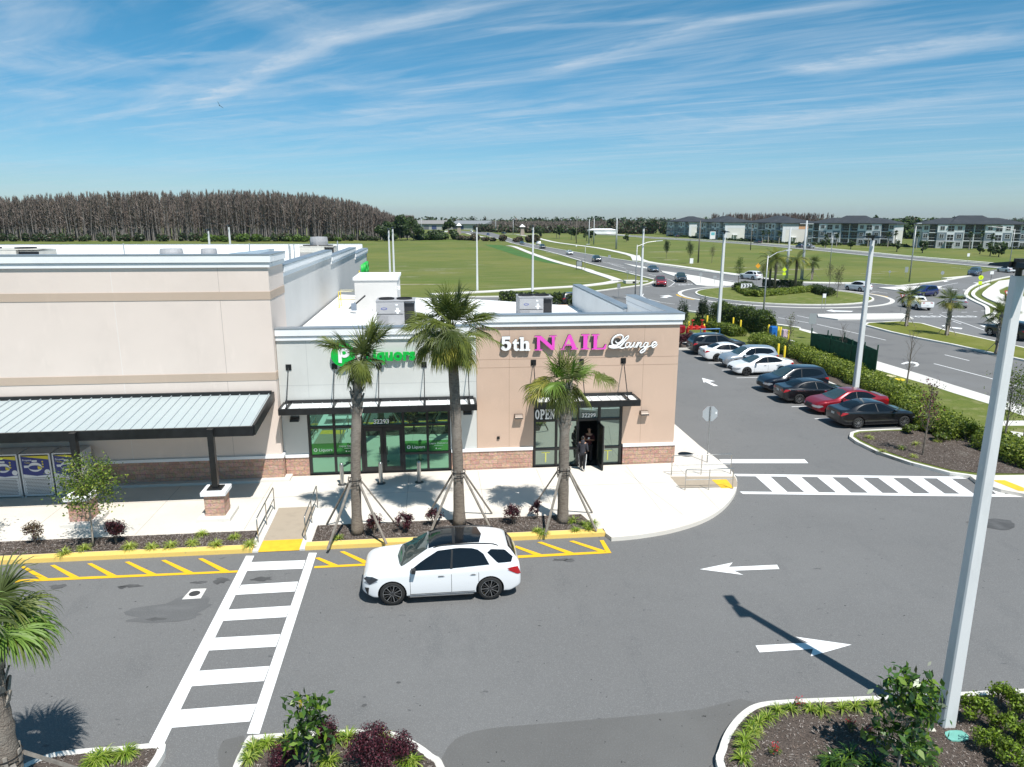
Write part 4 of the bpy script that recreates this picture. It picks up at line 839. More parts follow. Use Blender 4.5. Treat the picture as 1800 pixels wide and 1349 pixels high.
# hand built letters: serif NAIL, slab 5th, script Lounge, OPEN
PINK = mat('sign_pink', (0.80, 0.09, 0.56), .4); PINKD = mat('sign_edge', (.02,.02,.02), .5); SWHITE = mat('sign_white', (0.86, 0.86, 0.86), .4)
def glyph(mb, polys, x, z, s, y, mt, th=.12, edge=None, sx=1.0, slant=0, bold=0):
    for p in polys:
        if bold:
            ar = sum(p[i][0]*p[(i+1) % len(p)][1]-p[(i+1) % len(p)][0]*p[i][1] for i in range(len(p))); p = offset_line(p, -bold if ar > 0 else bold, True)
        q = [(x+(a+slant*b)*s*sx, z+b*s) for a, b in p]
        mb.vpoly(q, y, edge or mt, th); mb.vpoly([(c, d) for c, d in q], y-th-.003, mt, 0)
SER = {
 'N': [[(0,0),(.30,0),(.30,.05),(.21,.06),(.21,.74),(.70,0),(.80,0),(.80,.94),(.89,.95),(.89,1),(.60,1),(.60,.95),(.70,.94),(.70,.30),(.24,1),(0,1),(0,.95),(.10,.93),(.10,.06),(0,.05)]],
 'A': [[(0,0),(.27,0),(.27,.05),(.19,.06),(.26,.28),(.58,.28),(.64,.06),(.55,.05),(.55,0),(.95,0),(.95,.05),(.87,.06),(.53,1.0),(.42,1.0),(.10,.06),(0,.05)]],
 'I': [[(0,0),(.40,0),(.40,.05),(.29,.07),(.29,.93),(.40,.95),(.40,1),(0,1),(0,.95),(.11,.93),(.11,.07),(0,.05)]],
 'L': [[(0,0),(.78,0),(.83,.32),(.78,.32),(.66,.08),(.29,.07),(.29,.93),(.42,.95),(.42,1),(0,1),(0,.95),(.11,.93),(.11,.07),(0,.05)]],
 'h': [[(0,0),(.36,0),(.36,.10),(.28,.10),(.28,.50),(.36,.57),(.46,.56),(.50,.48),(.50,.10),(.42,.10),(.42,0),(.78,0),(.78,.10),(.70,.10),(.70,.52),(.62,.68),(.46,.72),(.28,.64),(.28,1),(0,1),(0,.9),(.08,.9),(.08,.10),(0,.10)]],
 't': [[(0,.56),(.10,.56),(.10,.16),(.18,.02),(.34,-.02),(.50,.06),(.46,.16),(.34,.13),(.30,.18),(.30,.56),(.48,.56),(.48,.69),(.30,.69),(.30,.92),(.2,.92),(.10,.76),(0,.69)]],
 '5': [[(.05,1),(.60,1),(.60,.82),(.24,.82),(.22,.62),(.36,.66),(.52,.62),(.64,.50),(.67,.34),(.62,.16),(.48,.02),(.28,-.03),(.10,.02),(0,.14),(.04,.27),(.16,.28),(.22,.20),(.24,.12),(.34,.10),(.43,.18),(.46,.33),(.42,.46),(.32,.52),(.20,.50),(.14,.44),(.06,.46)]],
 'O': [[(.5+.5*cos(a), .5+.52*sin(a)) for a in np.linspace(0, 2*pi, 25)[:-1]]],
 'P': [[(0,0),(.45,0),(.45,.09),(.34,.10),(.34,.42),(.60,.44),(.78,.56),(.82,.73),(.76,.90),(.58,1),(0,1),(0,.91),(.10,.90),(.10,.10),(0,.09)]],
 'E': [[(0,0),(.78,0),(.80,.30),(.72,.30),(.66,.10),(.34,.10),(.34,.46),(.50,.46),(.52,.36),(.58,.36),(.58,.66),(.52,.66),(.50,.56),(.34,.56),(.34,.90),(.64,.90),(.70,.72),(.78,.72),(.76,1),(0,1),(0,.91),(.10,.90),(.10,.10),(0,.09)]]}
ns = empty('salon_sign', (0, 0, 0), label='white 5th, pink NAIL and white script Lounge letters on tan wall', cat='sign')
SYY = FY-.06
def lpos(px, py): return YP(px, py, SYY-.12)
def letters(ch, px, py_base, py_top, mt, name, sx, edge=PINKD, th=.12, bold=.012):
    x, z = lpos(px, py_base); z1 = lpos(px, py_top)[1]; s = z1-z
    m = MB(); glyph(m, SER[ch], x, z, s, SYY, mt, th, edge, sx, bold=bold); return m.build(name, ns)
letters('5', 881.5, 616, 592.5, SWHITE, 'numeral', 1.05, bold=.03)
letters('t', 901.5, 616.5, 595.5, SWHITE, 'letter', 1.0, bold=.03)
letters('h', 913.5, 616.5, 593.5, SWHITE, 'letter', 1.0, bold=.03)
letters('N', 940, 616, 591, PINK, 'letter', 1.72); letters('A', 985.5, 615, 589, PINK, 'letter', 1.25); letters('I', 1021.5, 614.5, 588.5, PINK, 'letter', 1.4); letters('L', 1040, 614.5, 588.5, PINK, 'letter', 1.2)
m = MB()   # dark counter of the A
x, z = lpos(985.5, 615); s = lpos(985.5, 589)[1]-z
m.vpoly([(x+a*s*1.25, z+b*s) for a, b in ((.28,.36),(.55,.36),(.43,.74))], SYY-.126, ST_TAN, .002); m.build('letter_counter', ns)
def script(name, strokes, w=.05):
    for r_, mt_, dy in ((w*1.25, PINKD, 0), (w, SWHITE, -.075)):
        m = MB()
        for st in strokes:
            P = smooth_line([(lpos(*p)[0], lpos(*p)[1]) for p in st], 6); n = len(P)
            R = [r_*(.62+.5*sin(pi*i/(n-1))) for i in range(n)]
            m.tube([(a, SYY-.09+dy, b) for a, b in P], R, mt_, 6)
        m.build(name if dy else 'letter_edge', ns)
k = lambda L: [(860+a/5.625, 570+b/5.625) for a, b in L]
k = lambda L: [(1060+a/12.095, 580+b/12.095) for a, b in L]
script('letter', [k([(262,235),(275,270),(320,285),(375,245),(412,190),(410,135),(365,108),(300,118),(225,165),(182,240),(190,305),(240,332),(310,322),(385,270),(440,210),(490,150),(540,125)]), k([(540,130),(520,180),(460,240),(410,300),(360,350),(290,378),(200,382),(130,365),(145,345),(220,350),(330,378),(400,392),(470,372)])], .042)
script('letter', [k([(525,265),(480,300),(470,350),(505,375),(550,335),(565,285),(525,265),(580,285)])], .036)
script('letter', [k([(598,268),(560,345),(580,375),(630,330),(662,268),(640,345),(660,374)])], .036)
script('letter', [k([(672,374),(715,300),(738,268),(700,374),(745,300),(790,272),(800,300),(775,350),(798,374),(840,345)])], .036)
script('letter', [k([(935,270),(890,275),(855,330),(870,372),(915,345),(950,272),(920,370),(865,455),(805,488),(785,465),(830,420),(920,378),(1000,340)])], .036)
script('letter', [k([(1000,340),(1075,325),(1128,285),(1110,262),(1062,275),(1030,330),(1050,374),(1105,352),(1150,305)])], .036)
# OPEN sign hanging in the first transom pane
os_ = empty('open_sign', (0, 0, 0), label='white slab letter OPEN sign in window above left salon panes', cat='sign')
x0, z0 = YP(940.5, 737, FY); x1, z1 = YP(976, 719.5, FY); m = MB(); s = (z1-z0); wl = (x1-x0)/4
for i, ch in enumerate('OPEN'):
    sxx = wl*.86/(s*{'O': 1, 'P': .82, 'E': .8, 'N': .89}[ch]); glyph(m, SER[ch], x0+i*wl, z0, s, FY-.025, WHITEP, .02, None, sxx, bold=.025 if ch != 'O' else 0)
    if ch == 'O': m.vpoly([(x0+wl*.43+wl*.17*cos(a), z0+s*.5+s*.33*sin(a)) for a in np.linspace(0, 2*pi, 17)[:-1]], FY-.049, BLACKM, .002)
    if ch == 'P': m.vpoly([(x0+i*wl+wl*(.46+.14*cos(a)), z0+s*(.7+.15*sin(a))) for a in np.linspace(0, 2*pi, 13)[:-1]], FY-.049, BLACKM, .002)
m.build('letters', os_)
m = MB(); m.box(x0-.04, x0+1.0, FY+.052, FY+.056, 2.48, 3.14, BLACKM); m.build('backing', os_)

# ---- things on the roofs ----------------------------------------------------
HV = mat('hvac_grey', (0.36, 0.36, 0.37), .6, var=.06, vscale=2); HVW = mat('hvac_beige', (0.55, 0.53, 0.48), .6, var=.06, vscale=2); COIL = mat('coil_dark', (0.02, 0.02, 0.022), .6)
def hvac(x, y, z, w, d, h, label, mt=HV, logo=True):
    r = empty('rooftop_unit', (x, y, z), label=label, cat='air conditioner', group='air conditioning units on the roofs')
    m = MB(); m.box(0, w*.72, 0, d, .12, h, mt); m.box(w*.72, w, d*.1, d, .12, h-.06, mt); m.box(0, w*.7, -.02, 0, h*.5, h*.52, COIL); m.box(.02, .3*w, -.03, 0, .16, h*.45, mat('hvac_shade', (.27,.27,.28), .6)); m.box(-.03, w+.03, -.03, d+.03, h, h+.035, mt); m.build('cabinet', r, bevel=.01)
    m = MB(); m.box(w*.73, w-.03, -.004+d*.1-.02, d*.1, .16, h-.12, COIL); m.build('coil', r)
    for fx in (.25, .72):
        m = MB(); m.lathe([(d*.26,h+.035),(d*.26,h+.11),(d*.22,h+.11),(d*.22,h+.05),(0,h+.05)], COIL, (w*fx, d*.5, 0), 20); m.build('fan', r)
    if logo:
        m = MB(); P = [(w*.2+.16*cos(a), h*.72+.06*sin(a)) for a in np.linspace(0, 2*pi, 20)[:-1]]; m.vpoly(P, -.006, mat('badge_blue', (.03,.06,.35), .5), .003); m.vpoly([(w*.2+.12*cos(a), h*.72+.035*sin(a)) for a in np.linspace(0, 2*pi, 20)[:-1]], -.012, mt, .002); m.build('badge', r)
        m = MB(); m.box(w*.52, w*.58, -.012, -.004, h*.52, h*.75, WHITEP); m.box(w*.48, w*.62, -.014, -.004, h*.6, h*.66, WHITEP); m.box(w*.5, w*.56, -.012, -.004, h*.84, h*.9, WHITEP); m.build('label_plate', r)
    m = MB(); m.box(.05, w-.05, .05, d-.05, -.15, .12, ROOFW); m.build('kerb_frame', r)
    return r
hvac(-3.0, 37.6, 6.0, 2.0, 1.6, 1.35, 'grey rooftop air conditioner on the shop roof behind the left palm crowns')
hvac(5.35, 44.2, 5.25, 2.1, 2.0, 1.5, 'grey rooftop air conditioner on the salon roof behind the pink letters')
hvac(XP(0,0,0)[0]*0-27.2, 45.0, 8.0, 4.2, 2.2, 1.75, 'beige rooftop air conditioner near the left edge of the big store roof', HVW, False)
hvac(-11.8, 66.0, 8.0, 3.0, 2.5, 1.1, 'grey air conditioner at the far corner of the big store roof', HVW, False)
r = empty('roof_penthouse', (0, 0, 0), label='boxy pale grey stair penthouse with white top on the shop roof', cat='roof hut')
m = MB(); m.box(-4.85, -2.25, 44.9, 49.2, 5.6, 7.85, ST_SIDE); m.build('wall', r); m = MB(); m.box(-4.93, -2.17, 44.82, 49.28, 7.85, 8.02, ROOFW); m.build('roof', r)
m = MB(); m.box(-2.25, -2.1, 45.6, 45.9, 7.2, 7.4, WHITEP); m.build('lamp', r)
m = MB(); c = G(633, 533, 6.1); r = empty('condenser_unit', (c[0], c[1], 6.0), label='small white condenser with black grille on a stand, beside the penthouse', cat='air conditioner')
m.box(0, .85, 0, .35, .45, 1.1, WHITEP); m.build('case', r, bevel=.02); m = MB(); m.box(.28, .8, -.012, -.002, .5, 1.05, COIL)
for i in range(4): m.box(.28+.13*i, .29+.13*i, -.02, -.012, .5, 1.05, ALU)
m.build('grille', r); m = MB()
for a, b in ((0, 0), (.8, 0), (0, .35), (.8, .35)): m.box(a, a+.04, b-.02, b+.02, 0, .45, ALU)
m.build('stand', r)
YP_ = mat('safety_yellow', (0.72, 0.55, 0.06), .5)
c = G(595, 541, 6.05); r = empty('hatch_railing', (c[0]+.05, c[1], 6.0), label='yellow pipe guard railing round the roof hatch beside the tall grey wall', cat='railing')
m = MB()
for (a, b) in ((0,0),(1.15,0),(0,1.0),(1.25,1.0),(1.3,.3)): m.cyl((a,b,0),(a,b,1.07),.03,.03,YP_,8)
m.build('post', r); m = MB()
for z in (.55, 1.05): m.tube([(1.3,.3,z),(1.25,1.0,z),(0,1.0,z),(0,0,z),(1.15,0,z)], .022, YP_ if z < 1 else mat('rail_cream', (.75,.7,.45), .5), 6)
m.build('rail', r)
m = MB(); m.cyl((c[0]+1.0,c[1]+4,6),(c[0]+1.0,c[1]+4,8.1),.05,.05,YP_,8); m.build('vent_pipe', label='tall yellow pipe standing on the shop roof beside the penthouse', cat='pipe')
m = MB(); c2 = G(622,547,6.1); m.box(c2[0]-.15,c2[0]+.15,c2[1],c2[1]+.25,6.05,6.55,mat('grey_blue', (.2,.24,.3), .5)); m.tube([(c2[0]+.1,c2[1]+.1,6.5),(c2[0]+.7,c2[1]+.3,7.0)], .05, COIL, 6); m.tube([(c2[0]-.4,c2[1]-.3,6.12),(c2[0]+1.1,c2[1]-.2,6.12),(c2[0]+1.1,c2[1]+.4,6.12)], .03, ALU, 6)
m.build('roof_drain', label='grey pump box with dark hose lying on the white roof by the yellow railing', cat='pump')
def vent(x, y, z, r0, h, label):
    m = MB(); m.lathe([(r0*.7,0),(r0*.7,h*.45),(r0,h*.5),(r0*1.02,h*.8),(r0*.95,h),(0,h*1.02)], HV, (x, y, z), 18); m.build('roof_vent', label=label, cat='vent', group='exhaust vents on the big store roof', smooth=False)
vent(*(lambda c: (c[0], 60, 7.9))(YP(301, 440, 60)), .85, 1.3, 'wide round exhaust vent midway along the big store roof')
vent(*(lambda c: (c[0], 60, 7.9))(YP(367, 440, 60)), .6, 1.3, 'narrower round exhaust vent right of the wide one on the store roof')
vent(*(lambda c: (c[0], 68, 7.9))(YP(561, 430, 68)), .8, 2.0, 'round exhaust vent on the far right corner of the store roof')
c = YP(441, 440, 60); m = MB(); m.add([(c[0]-1.7,59,8),(c[0]+1.6,59,8),(c[0]+1.6,61,8),(c[0]-1.7,61,8),(c[0]-1.7,59,8.8),(c[0]+1.6,59,9.15),(c[0]+1.6,61,9.15),(c[0]-1.7,61,8.8)], [(4,5,6,7),(0,1,5,4),(1,2,6,5),(2,3,7,6),(3,0,4,7)], mat('duct_blue', (.38,.47,.54), .35, metal=.5)); m.build('roof_duct', label='blue grey sheet metal duct housing on the big store roof', cat='duct')
for i, (px, Y) in enumerate(((218,60),(508,58),(517,58),(594,66),(439,60),(510,55))):
    c = YP(px, 440, Y); m = MB(); m.cyl((c[0],Y,7.9),(c[0],Y,9.6),.05,.05,ALU,6); m.lathe([(.16,0),(.16,.1),(.06,.3)], ALU, (c[0],Y,7.9), 8); m.build('vent_pipe', label=f'thin metal vent pipe on the big store roof, {["far left one alone","left of the close pair","right of the close pair","rightmost, by the air conditioner","behind the blue duct","short one before the pair"][i]}', cat='pipe', group='thin vent pipes on the store roof')
# ================================================================ VEHICLES
def paint(name, c, metal=0.0, rough=.28): return mat(name, c, rough, metal=metal, coat=1.0)
CG = mat('car_glass', (0.006, 0.008, 0.011), .08, spec=.45); CGC = mat('car_glass_clear', (0.035, 0.055, 0.055), .06, spec=.9, coat=.6)
TYRE = mat('tyre', (0.018, 0.018, 0.018), .85); BPL = mat('black_plastic', (0.02, 0.02, 0.021), .5); CHROME = mat('chrome', (.6,.61,.62), .18, metal=1)
RIM_D = mat('rim_dark', (.10,.10,.105), .3, metal=.8); RIM_S = mat('rim_silver', (.5,.5,.51), .3, metal=.8); TAIL = mat('tail_light', (0.42, 0.008, 0.012), .15, coat=1); HEAD = mat('head_light', (0.35, 0.38, 0.42), .1, metal=.3, coat=1); DARKIN = mat('well_dark', (.006,.006,.006), .9); PLATE = mat('plate', (.62,.64,.62), .5)
def interp(tab, x):
    """smooth monotone interpolation through (x, value) pairs"""
    xs = [t[0] for t in tab]; ys = [t[1] for t in tab]; n = len(xs)
    if x <= xs[0]: return ys[0]
    if x >= xs[-1]: return ys[-1]
    d = [(ys[i+1]-ys[i])/(xs[i+1]-xs[i]) for i in range(n-1)]; m = [d[0]]+[0 if d[i-1]*d[i] <= 0 else 2*d[i-1]*d[i]/(d[i-1]+d[i]) for i in range(1, n-1)]+[d[-1]]
    i = max(j for j in range(n-1) if xs[j] <= x); h = xs[i+1]-xs[i]; t = (x-xs[i])/h
    return (2*t**3-3*t*t+1)*ys[i]+(t**3-2*t*t+t)*h*m[i]+(-2*t**3+3*t*t)*ys[i+1]+(t**3-t*t)*h*m[i+1]
KINDS = {
 'suv': dict(wb=3.0, wr=.385, wx=0.03, W=.975, zb=.24,
   top=[(-2.45,.85),(-2.44,1.06),(-2.38,1.17),(-2.24,1.40),(-2.08,1.60),(-1.93,1.70),(-1.5,1.775),(-.8,1.81),(-.1,1.80),(.3,1.74),(.72,1.52),(1.12,1.26),(1.26,1.20),(1.9,1.15),(2.2,1.08),(2.37,.98),(2.44,.80),(2.45,.66)],
   belt=[(-2.45,.78),(-2.40,1.04),(-2.1,1.13),(-1,1.10),(.9,1.06),(1.3,1.05),(2.0,1.01),(2.3,.93),(2.42,.78),(2.45,.64)],
   w=[(-2.45,.80),(-2.38,.90),(-2.1,.955),(-1.2,.98),(1.2,.98),(1.9,.965),(2.22,.90),(2.38,.80),(2.45,.68)],
   wt=[(-2.45,.70),(-2.1,.66),(-1.2,.70),(.2,.70),(.7,.73),(1.2,.84),(2.2,.80),(2.45,.6)],
   side=[[(1.0,1.10),(.55,1.40),(.12,1.64),(-.5,1.695),(-1.05,1.66),(-1.30,1.48),(-1.46,1.18),(-.2,1.12)], [(-1.40,1.52),(-1.52,1.61),(-1.95,1.56),(-2.20,1.33),(-2.16,1.21),(-1.72,1.21)]],
   wind=[(1.28,-.78),(1.38,0),(1.28,.78),(.42,.60),(.36,0),(.42,-.60)], rear=[(-2.06,-.56),(-2.07,0),(-2.06,.56),(-2.32,.66),(-2.34,0),(-2.32,-.66)]),
 'sedan': dict(wb=2.82, wr=.335, wx=0.05, W=.92, zb=.19,
   top=[(-2.42,.70),(-2.40,.98),(-2.32,1.04),(-2.0,1.07),(-1.85,1.09),(-1.3,1.30),(-.8,1.42),(-.3,1.455),(.15,1.42),(.6,1.24),(1.1,1.00),(1.25,.96),(1.8,.90),(2.15,.80),(2.36,.66),(2.42,.48)],
   belt=[(-2.42,.66),(-2.36,.92),(-2.0,.98),(-1,.96),(.9,.90),(1.3,.87),(1.9,.80),(2.25,.68),(2.42,.46)],
   w=[(-2.42,.68),(-2.36,.78),(-2.05,.87),(-1.2,.92),(1.2,.92),(1.8,.90),(2.15,.80),(2.34,.66),(2.42,.52)],
   wt=[(-2.42,.6),(-2.0,.68),(-1.3,.58),(-.8,.58),(.2,.60),(.7,.66),(1.2,.74),(2.1,.66),(2.42,.42)],
   side=[[(.88,.95),(.45,1.18),(.08,1.34),(-.35,1.38),(-.9,1.33),(-1.25,1.20),(-1.48,1.05),(-1.2,1.0),(-.2,.97)]],
   wind=[(1.20,-.70),(1.28,0),(1.20,.70),(.30,.54),(.24,0),(.30,-.54)], rear=[(-1.02,-.50),(-1.0,0),(-1.02,.50),(-1.78,.60),(-1.84,0),(-1.78,-.60)]),
 'crossover': dict(wb=2.68, wr=.35, wx=0.02, W=.92, zb=.22,
   top=[(-2.28,.75),(-2.26,1.0),(-2.2,1.12),(-2.05,1.38),(-1.9,1.58),(-1.7,1.64),(-1.0,1.68),(-.3,1.69),(.2,1.62),(.6,1.43),(1.05,1.15),(1.2,1.09),(1.7,1.02),(2.0,.94),(2.2,.80),(2.28,.58)],
   belt=[(-2.28,.70),(-2.2,.98),(-1.9,1.06),(-1,1.03),(.8,.99),(1.2,.96),(1.8,.90),(2.1,.78),(2.28,.55)],
   w=[(-2.28,.72),(-2.2,.82),(-1.9,.88),(-1.0,.92),(1.1,.92),(1.7,.90),(2.05,.80),(2.2,.68),(2.28,.54)],
   wt=[(-2.28,.6),(-1.9,.58),(-1.0,.62),(.2,.63),(.6,.66),(1.1,.74),(2.0,.66),(2.28,.42)],
   side=[[(.86,1.03),(.45,1.30),(.1,1.52),(-.4,1.58),(-1.0,1.56),(-1.6,1.48),(-1.85,1.22),(-1.3,1.12),(-.2,1.06)]],
   wind=[(1.16,-.72),(1.24,0),(1.16,.72),(.34,.56),(.28,0),(.34,-.56)], rear=[(-1.92,-.52),(-1.93,0),(-1.92,.52),(-2.14,.60),(-2.17,0),(-2.14,-.60)]),
 'pickup': dict(wb=3.6, wr=.41, wx=0.05, W=1.0, zb=.34,
   top=[(-2.9,.85),(-2.88,1.26),(-2.8,1.28),(-1.1,1.28),(-1.02,1.40),(-.95,1.80),(-.6,1.88),(.1,1.90),(.4,1.84),(.75,1.60),(1.05,1.34),(1.2,1.27),(2.3,1.20),(2.7,1.12),(2.85,.95),(2.9,.72)],
   belt=[(-2.9,.8),(-2.85,1.2),(-2.6,1.24),(-1,1.22),(.9,1.20),(1.3,1.16),(2.3,1.08),(2.7,.98),(2.9,.70)],
   w=[(-2.9,.92),(-2.8,.98),(-2.0,1.0),(1.6,1.0),(2.3,.98),(2.75,.92),(2.9,.80)],
   wt=[(-2.9,.9),(-1.2,.9),(-.95,.70),(.2,.72),(.8,.76),(1.2,.86),(2.6,.84),(2.9,.7)],
   side=[[(.82,1.26),(.5,1.58),(.25,1.76),(-.3,1.80),(-.80,1.78),(-.85,1.30)]],
   wind=[(1.12,-.78),(1.2,0),(1.12,.78),(.46,.66),(.42,0),(.46,-.66)], rear=None),
}
_body_cache = {}
def body_mesh(kind, lod):
    K = KINDS[kind]; L = K['top'][-1][0]; n = 58 if lod else 34; FR = [(.0,0),(.5,0),(.86,0),(1,0)]
    xs = [L*(-1+2*(0.5-0.5*cos(pi*i/(n-1)))) for i in range(n)]; xs = [.55*x+.45*(L*(-1+2*i/(n-1))) for i, x in enumerate(xs)]
    rows = []
    for x in xs:
        zt, zl, w, wt, zb = interp(K['top'], x), interp(K['belt'], x), interp(K['w'], x), interp(K['wt'], x), K['zb']
        e = max(0, (abs(x)-L*.86)/(L*.14)); zb = zb+.16*e; zl = max(zl, zb+.2); zt = max(zt, zl+.015); hh = zl-zb
        wt = min(wt, w*.93); g = zt-zl
        ctl = [(0, zb), (.78*w, zb), (.95*w, zb+.04), (.985*w, zb+.12), (w, zb+.45*hh), (.995*w, zb+.72*hh), (.985*w, zl-.07), (.955*w, zl-.005),
               (.955*w+(wt-.955*w)*.10, zl+g*.10), (.955*w+(wt-.955*w)*.55, zl+g*.50), (wt, zl+g*.86), (wt*.86, zl+g*.955), (wt*.5, zl+g*.99), (0, zt)]
        half = smooth_line(ctl, 3 if lod else 2); rows.append([(x, -y, z) for y, z in half]+[(x, y, z) for y, z in half[-2:0:-1]])
    k = len(rows[0]); V = [p for r in rows for p in r]; Fs = [(i*k+j, (i+1)*k+j, (i+1)*k+(j+1) % k, i*k+(j+1) % k) for i in range(n-1) for j in range(k)]
    Fs += [tuple(range(k)), tuple(reversed(range((n-1)*k, n*k)))]
    bm = bmesh.new(); bv = [bm.verts.new(p) for p in V]; bm.verts.ensure_lookup_table()
    for f in Fs: bm.faces.new([bv[i] for i in f])
    bmesh.ops.recalc_face_normals(bm, faces=bm.faces[:]); bvh = BVHTree.FromBMesh(bm)
    me = bpy.data.meshes.new('car_body'); bm.to_mesh(me); bm.free()
    me.materials.append(BPL); me.materials.append(DARKIN)
    o = bpy.data.objects.new('tmp', me); COL.objects.link(o)
    cm = MB(); r = K['wr']+.055
    for sx in (1, -1):
        for sy in (1, -1):
            cx = sx*K['wb']/2+K['wx']; cm.lathe([(0,-.0),(r,-.0),(r,.5),(0,.5)], DARKIN, (cx, .5*sy*K['W']+(.15*0) + (0 if sy > 0 else -.5), K['wr']), 28, 'y')
    co = cm.build('tmpc'); bm = bmesh.new(); bm.from_mesh(co.data); bmesh.ops.remove_doubles(bm, verts=bm.verts[:], dist=1e-5); bmesh.ops.recalc_face_normals(bm, faces=bm.faces[:]); bm.to_mesh(co.data); bm.free()
    co.data.materials.clear(); co.data.materials.append(BPL); co.data.materials.append(DARKIN)
    for p in co.data.polygons: p.material_index = 1
    b = o.modifiers.new('b', 'BOOLEAN'); b.operation = 'DIFFERENCE'; b.object = co; b.solver = 'EXACT'
    bpy.context.view_layer.update(); me2 = bpy.data.meshes.new_from_object(o.evaluated_get(bpy.context.evaluated_depsgraph_get()))
    bpy.data.objects.remove(o); bpy.data.objects.remove(co)
    for p in me2.polygons: p.use_smooth = True
    try: me2.set_sharp_from_angle(angle=radians(42))
    except Exception: pass
    return me2, bvh
def get_body(kind, lod):
    if (kind, lod) not in _body_cache: _body_cache[(kind, lod)] = body_mesh(kind, lod)
    return _body_cache[(kind, lod)]
def patch(mb, bvh, poly, mode, mt, off=.006, nx=14, ny=6):
    """lay a polygon on the skin. mode 'side+': poly in (x,z); 'top': (x,y); 'front'/'rear': (y,z)"""
    us = [p[0] for p in poly]; u0, u1 = min(us), max(us)
    if u1-u0 < 1e-4: return
    cols = sorted(set([round(u, 4) for u in us]+[u0+(u1-u0)*i/nx for i in range(nx+1)])); k = len(poly); grid = []
    for u in cols:
        uu = min(max(u, u0+1e-4), u1-1e-4); vs = []
        for i in range(k):
            a, b = poly[i], poly[(i+1) % k]
            if (a[0]-uu)*(b[0]-uu) < 0: vs.append(a[1]+(b[1]-a[1])*(uu-a[0])/(b[0]-a[0]))
        if len(vs) < 2: continue
        v0, v1 = min(vs), max(vs); row = []
        for j in range(ny+1):
            v = v0+(v1-v0)*j/ny
            if mode == 'side+': o_, d_ = Vector((uu, 3, v)), Vector((0, -1, 0))
            elif mode == 'side-': o_, d_ = Vector((uu, -3, v)), Vector((0, 1, 0))
            elif mode == 'top': o_, d_ = Vector((uu, v, 4)), Vector((0, 0, -1))
            elif mode == 'front': o_, d_ = Vector((5, uu, v)), Vector((-1, 0, 0))
            else: o_, d_ = Vector((-5, uu, v)), Vector((1, 0, 0))
            h = bvh.ray_cast(o_, d_)
            if h[0] is None: row = None; break
            nrm = h[1] if h[1].dot(d_) < 0 else -h[1]; row.append(h[0]+nrm*off)
        if row: grid.append(row)
    if len(grid) < 2: return
    V = [p for r in grid for p in r]; w = ny+1; fs = [(i*w+j, (i+1)*w+j, (i+1)*w+j+1, i*w+j+1) for i in range(len(grid)-1) for j in range(ny)]
    if mode in ('side+', 'rear'): fs = [f[::-1] for f in fs]
    mb.add(V, fs, mt)
_wheel_cache = {}
def wheel_meshes(r, style):
    if (r, style) in _wheel_cache: return _wheel_cache[(r, style)]
    ri = .75 if style == 'm' else .68; q = MB(); q.lathe([(r*ri,-.11),(r*.93,-.115),(r*.99,-.085),(r,0),(r*.99,.085),(r*.93,.115),(r*ri,.11)], TYRE, (0,0,0), 28, 'y'); t = q.build('tyre', smooth=True)
    n, mt = {'m': (14, RIM_D), 'd': (5, RIM_D), 's': (5, RIM_S), 'y': (10, RIM_S)}[style]; q = MB(); R = r*(ri+.01)
    q.lathe([(R,-.10),(R,.10)], mt, (0,0,0), 28, 'y'); q.lathe([(R*1.0,.085),(R*1.02,.10),(R*.93,.10),(R*.92,.07),(R*.9,0)], mt if style != 'm' else CHROME, (0,0,0), 28, 'y'); q.lathe([(0,.02),(R*.9,.02)], DARKIN, (0,0,0), 20, 'y')
    for sgn in (1,):
        for i in range(n):
            a = 2*pi*i/n
            for da in ((0,) if n > 8 else (-.16, .16)):
                q.bar((.12*R*cos(a), .085, .12*R*sin(a)), (R*.96*cos(a+da), .092, R*.96*sin(a+da)), .022 if n > 8 else .038, .03, mt if not (style == 'm') else (CHROME if i % 2 == 0 and da == 0 else RIM_D), (0, 1, 0))
        q.cyl((0,.06,0), (0,.105,0), R*.2, R*.17, mt, 14)
    rm = q.build('rim'); bpy.data.objects.remove(t.copy()) if False else None
    md = (t.data, rm.data); bpy.data.objects.remove(t); bpy.data.objects.remove(rm); _wheel_cache[(r, style)] = md; return md
def part(name, data, parent):
    o = bpy.data.objects.new(name, data); COL.objects.link(o); o.parent = parent; return o
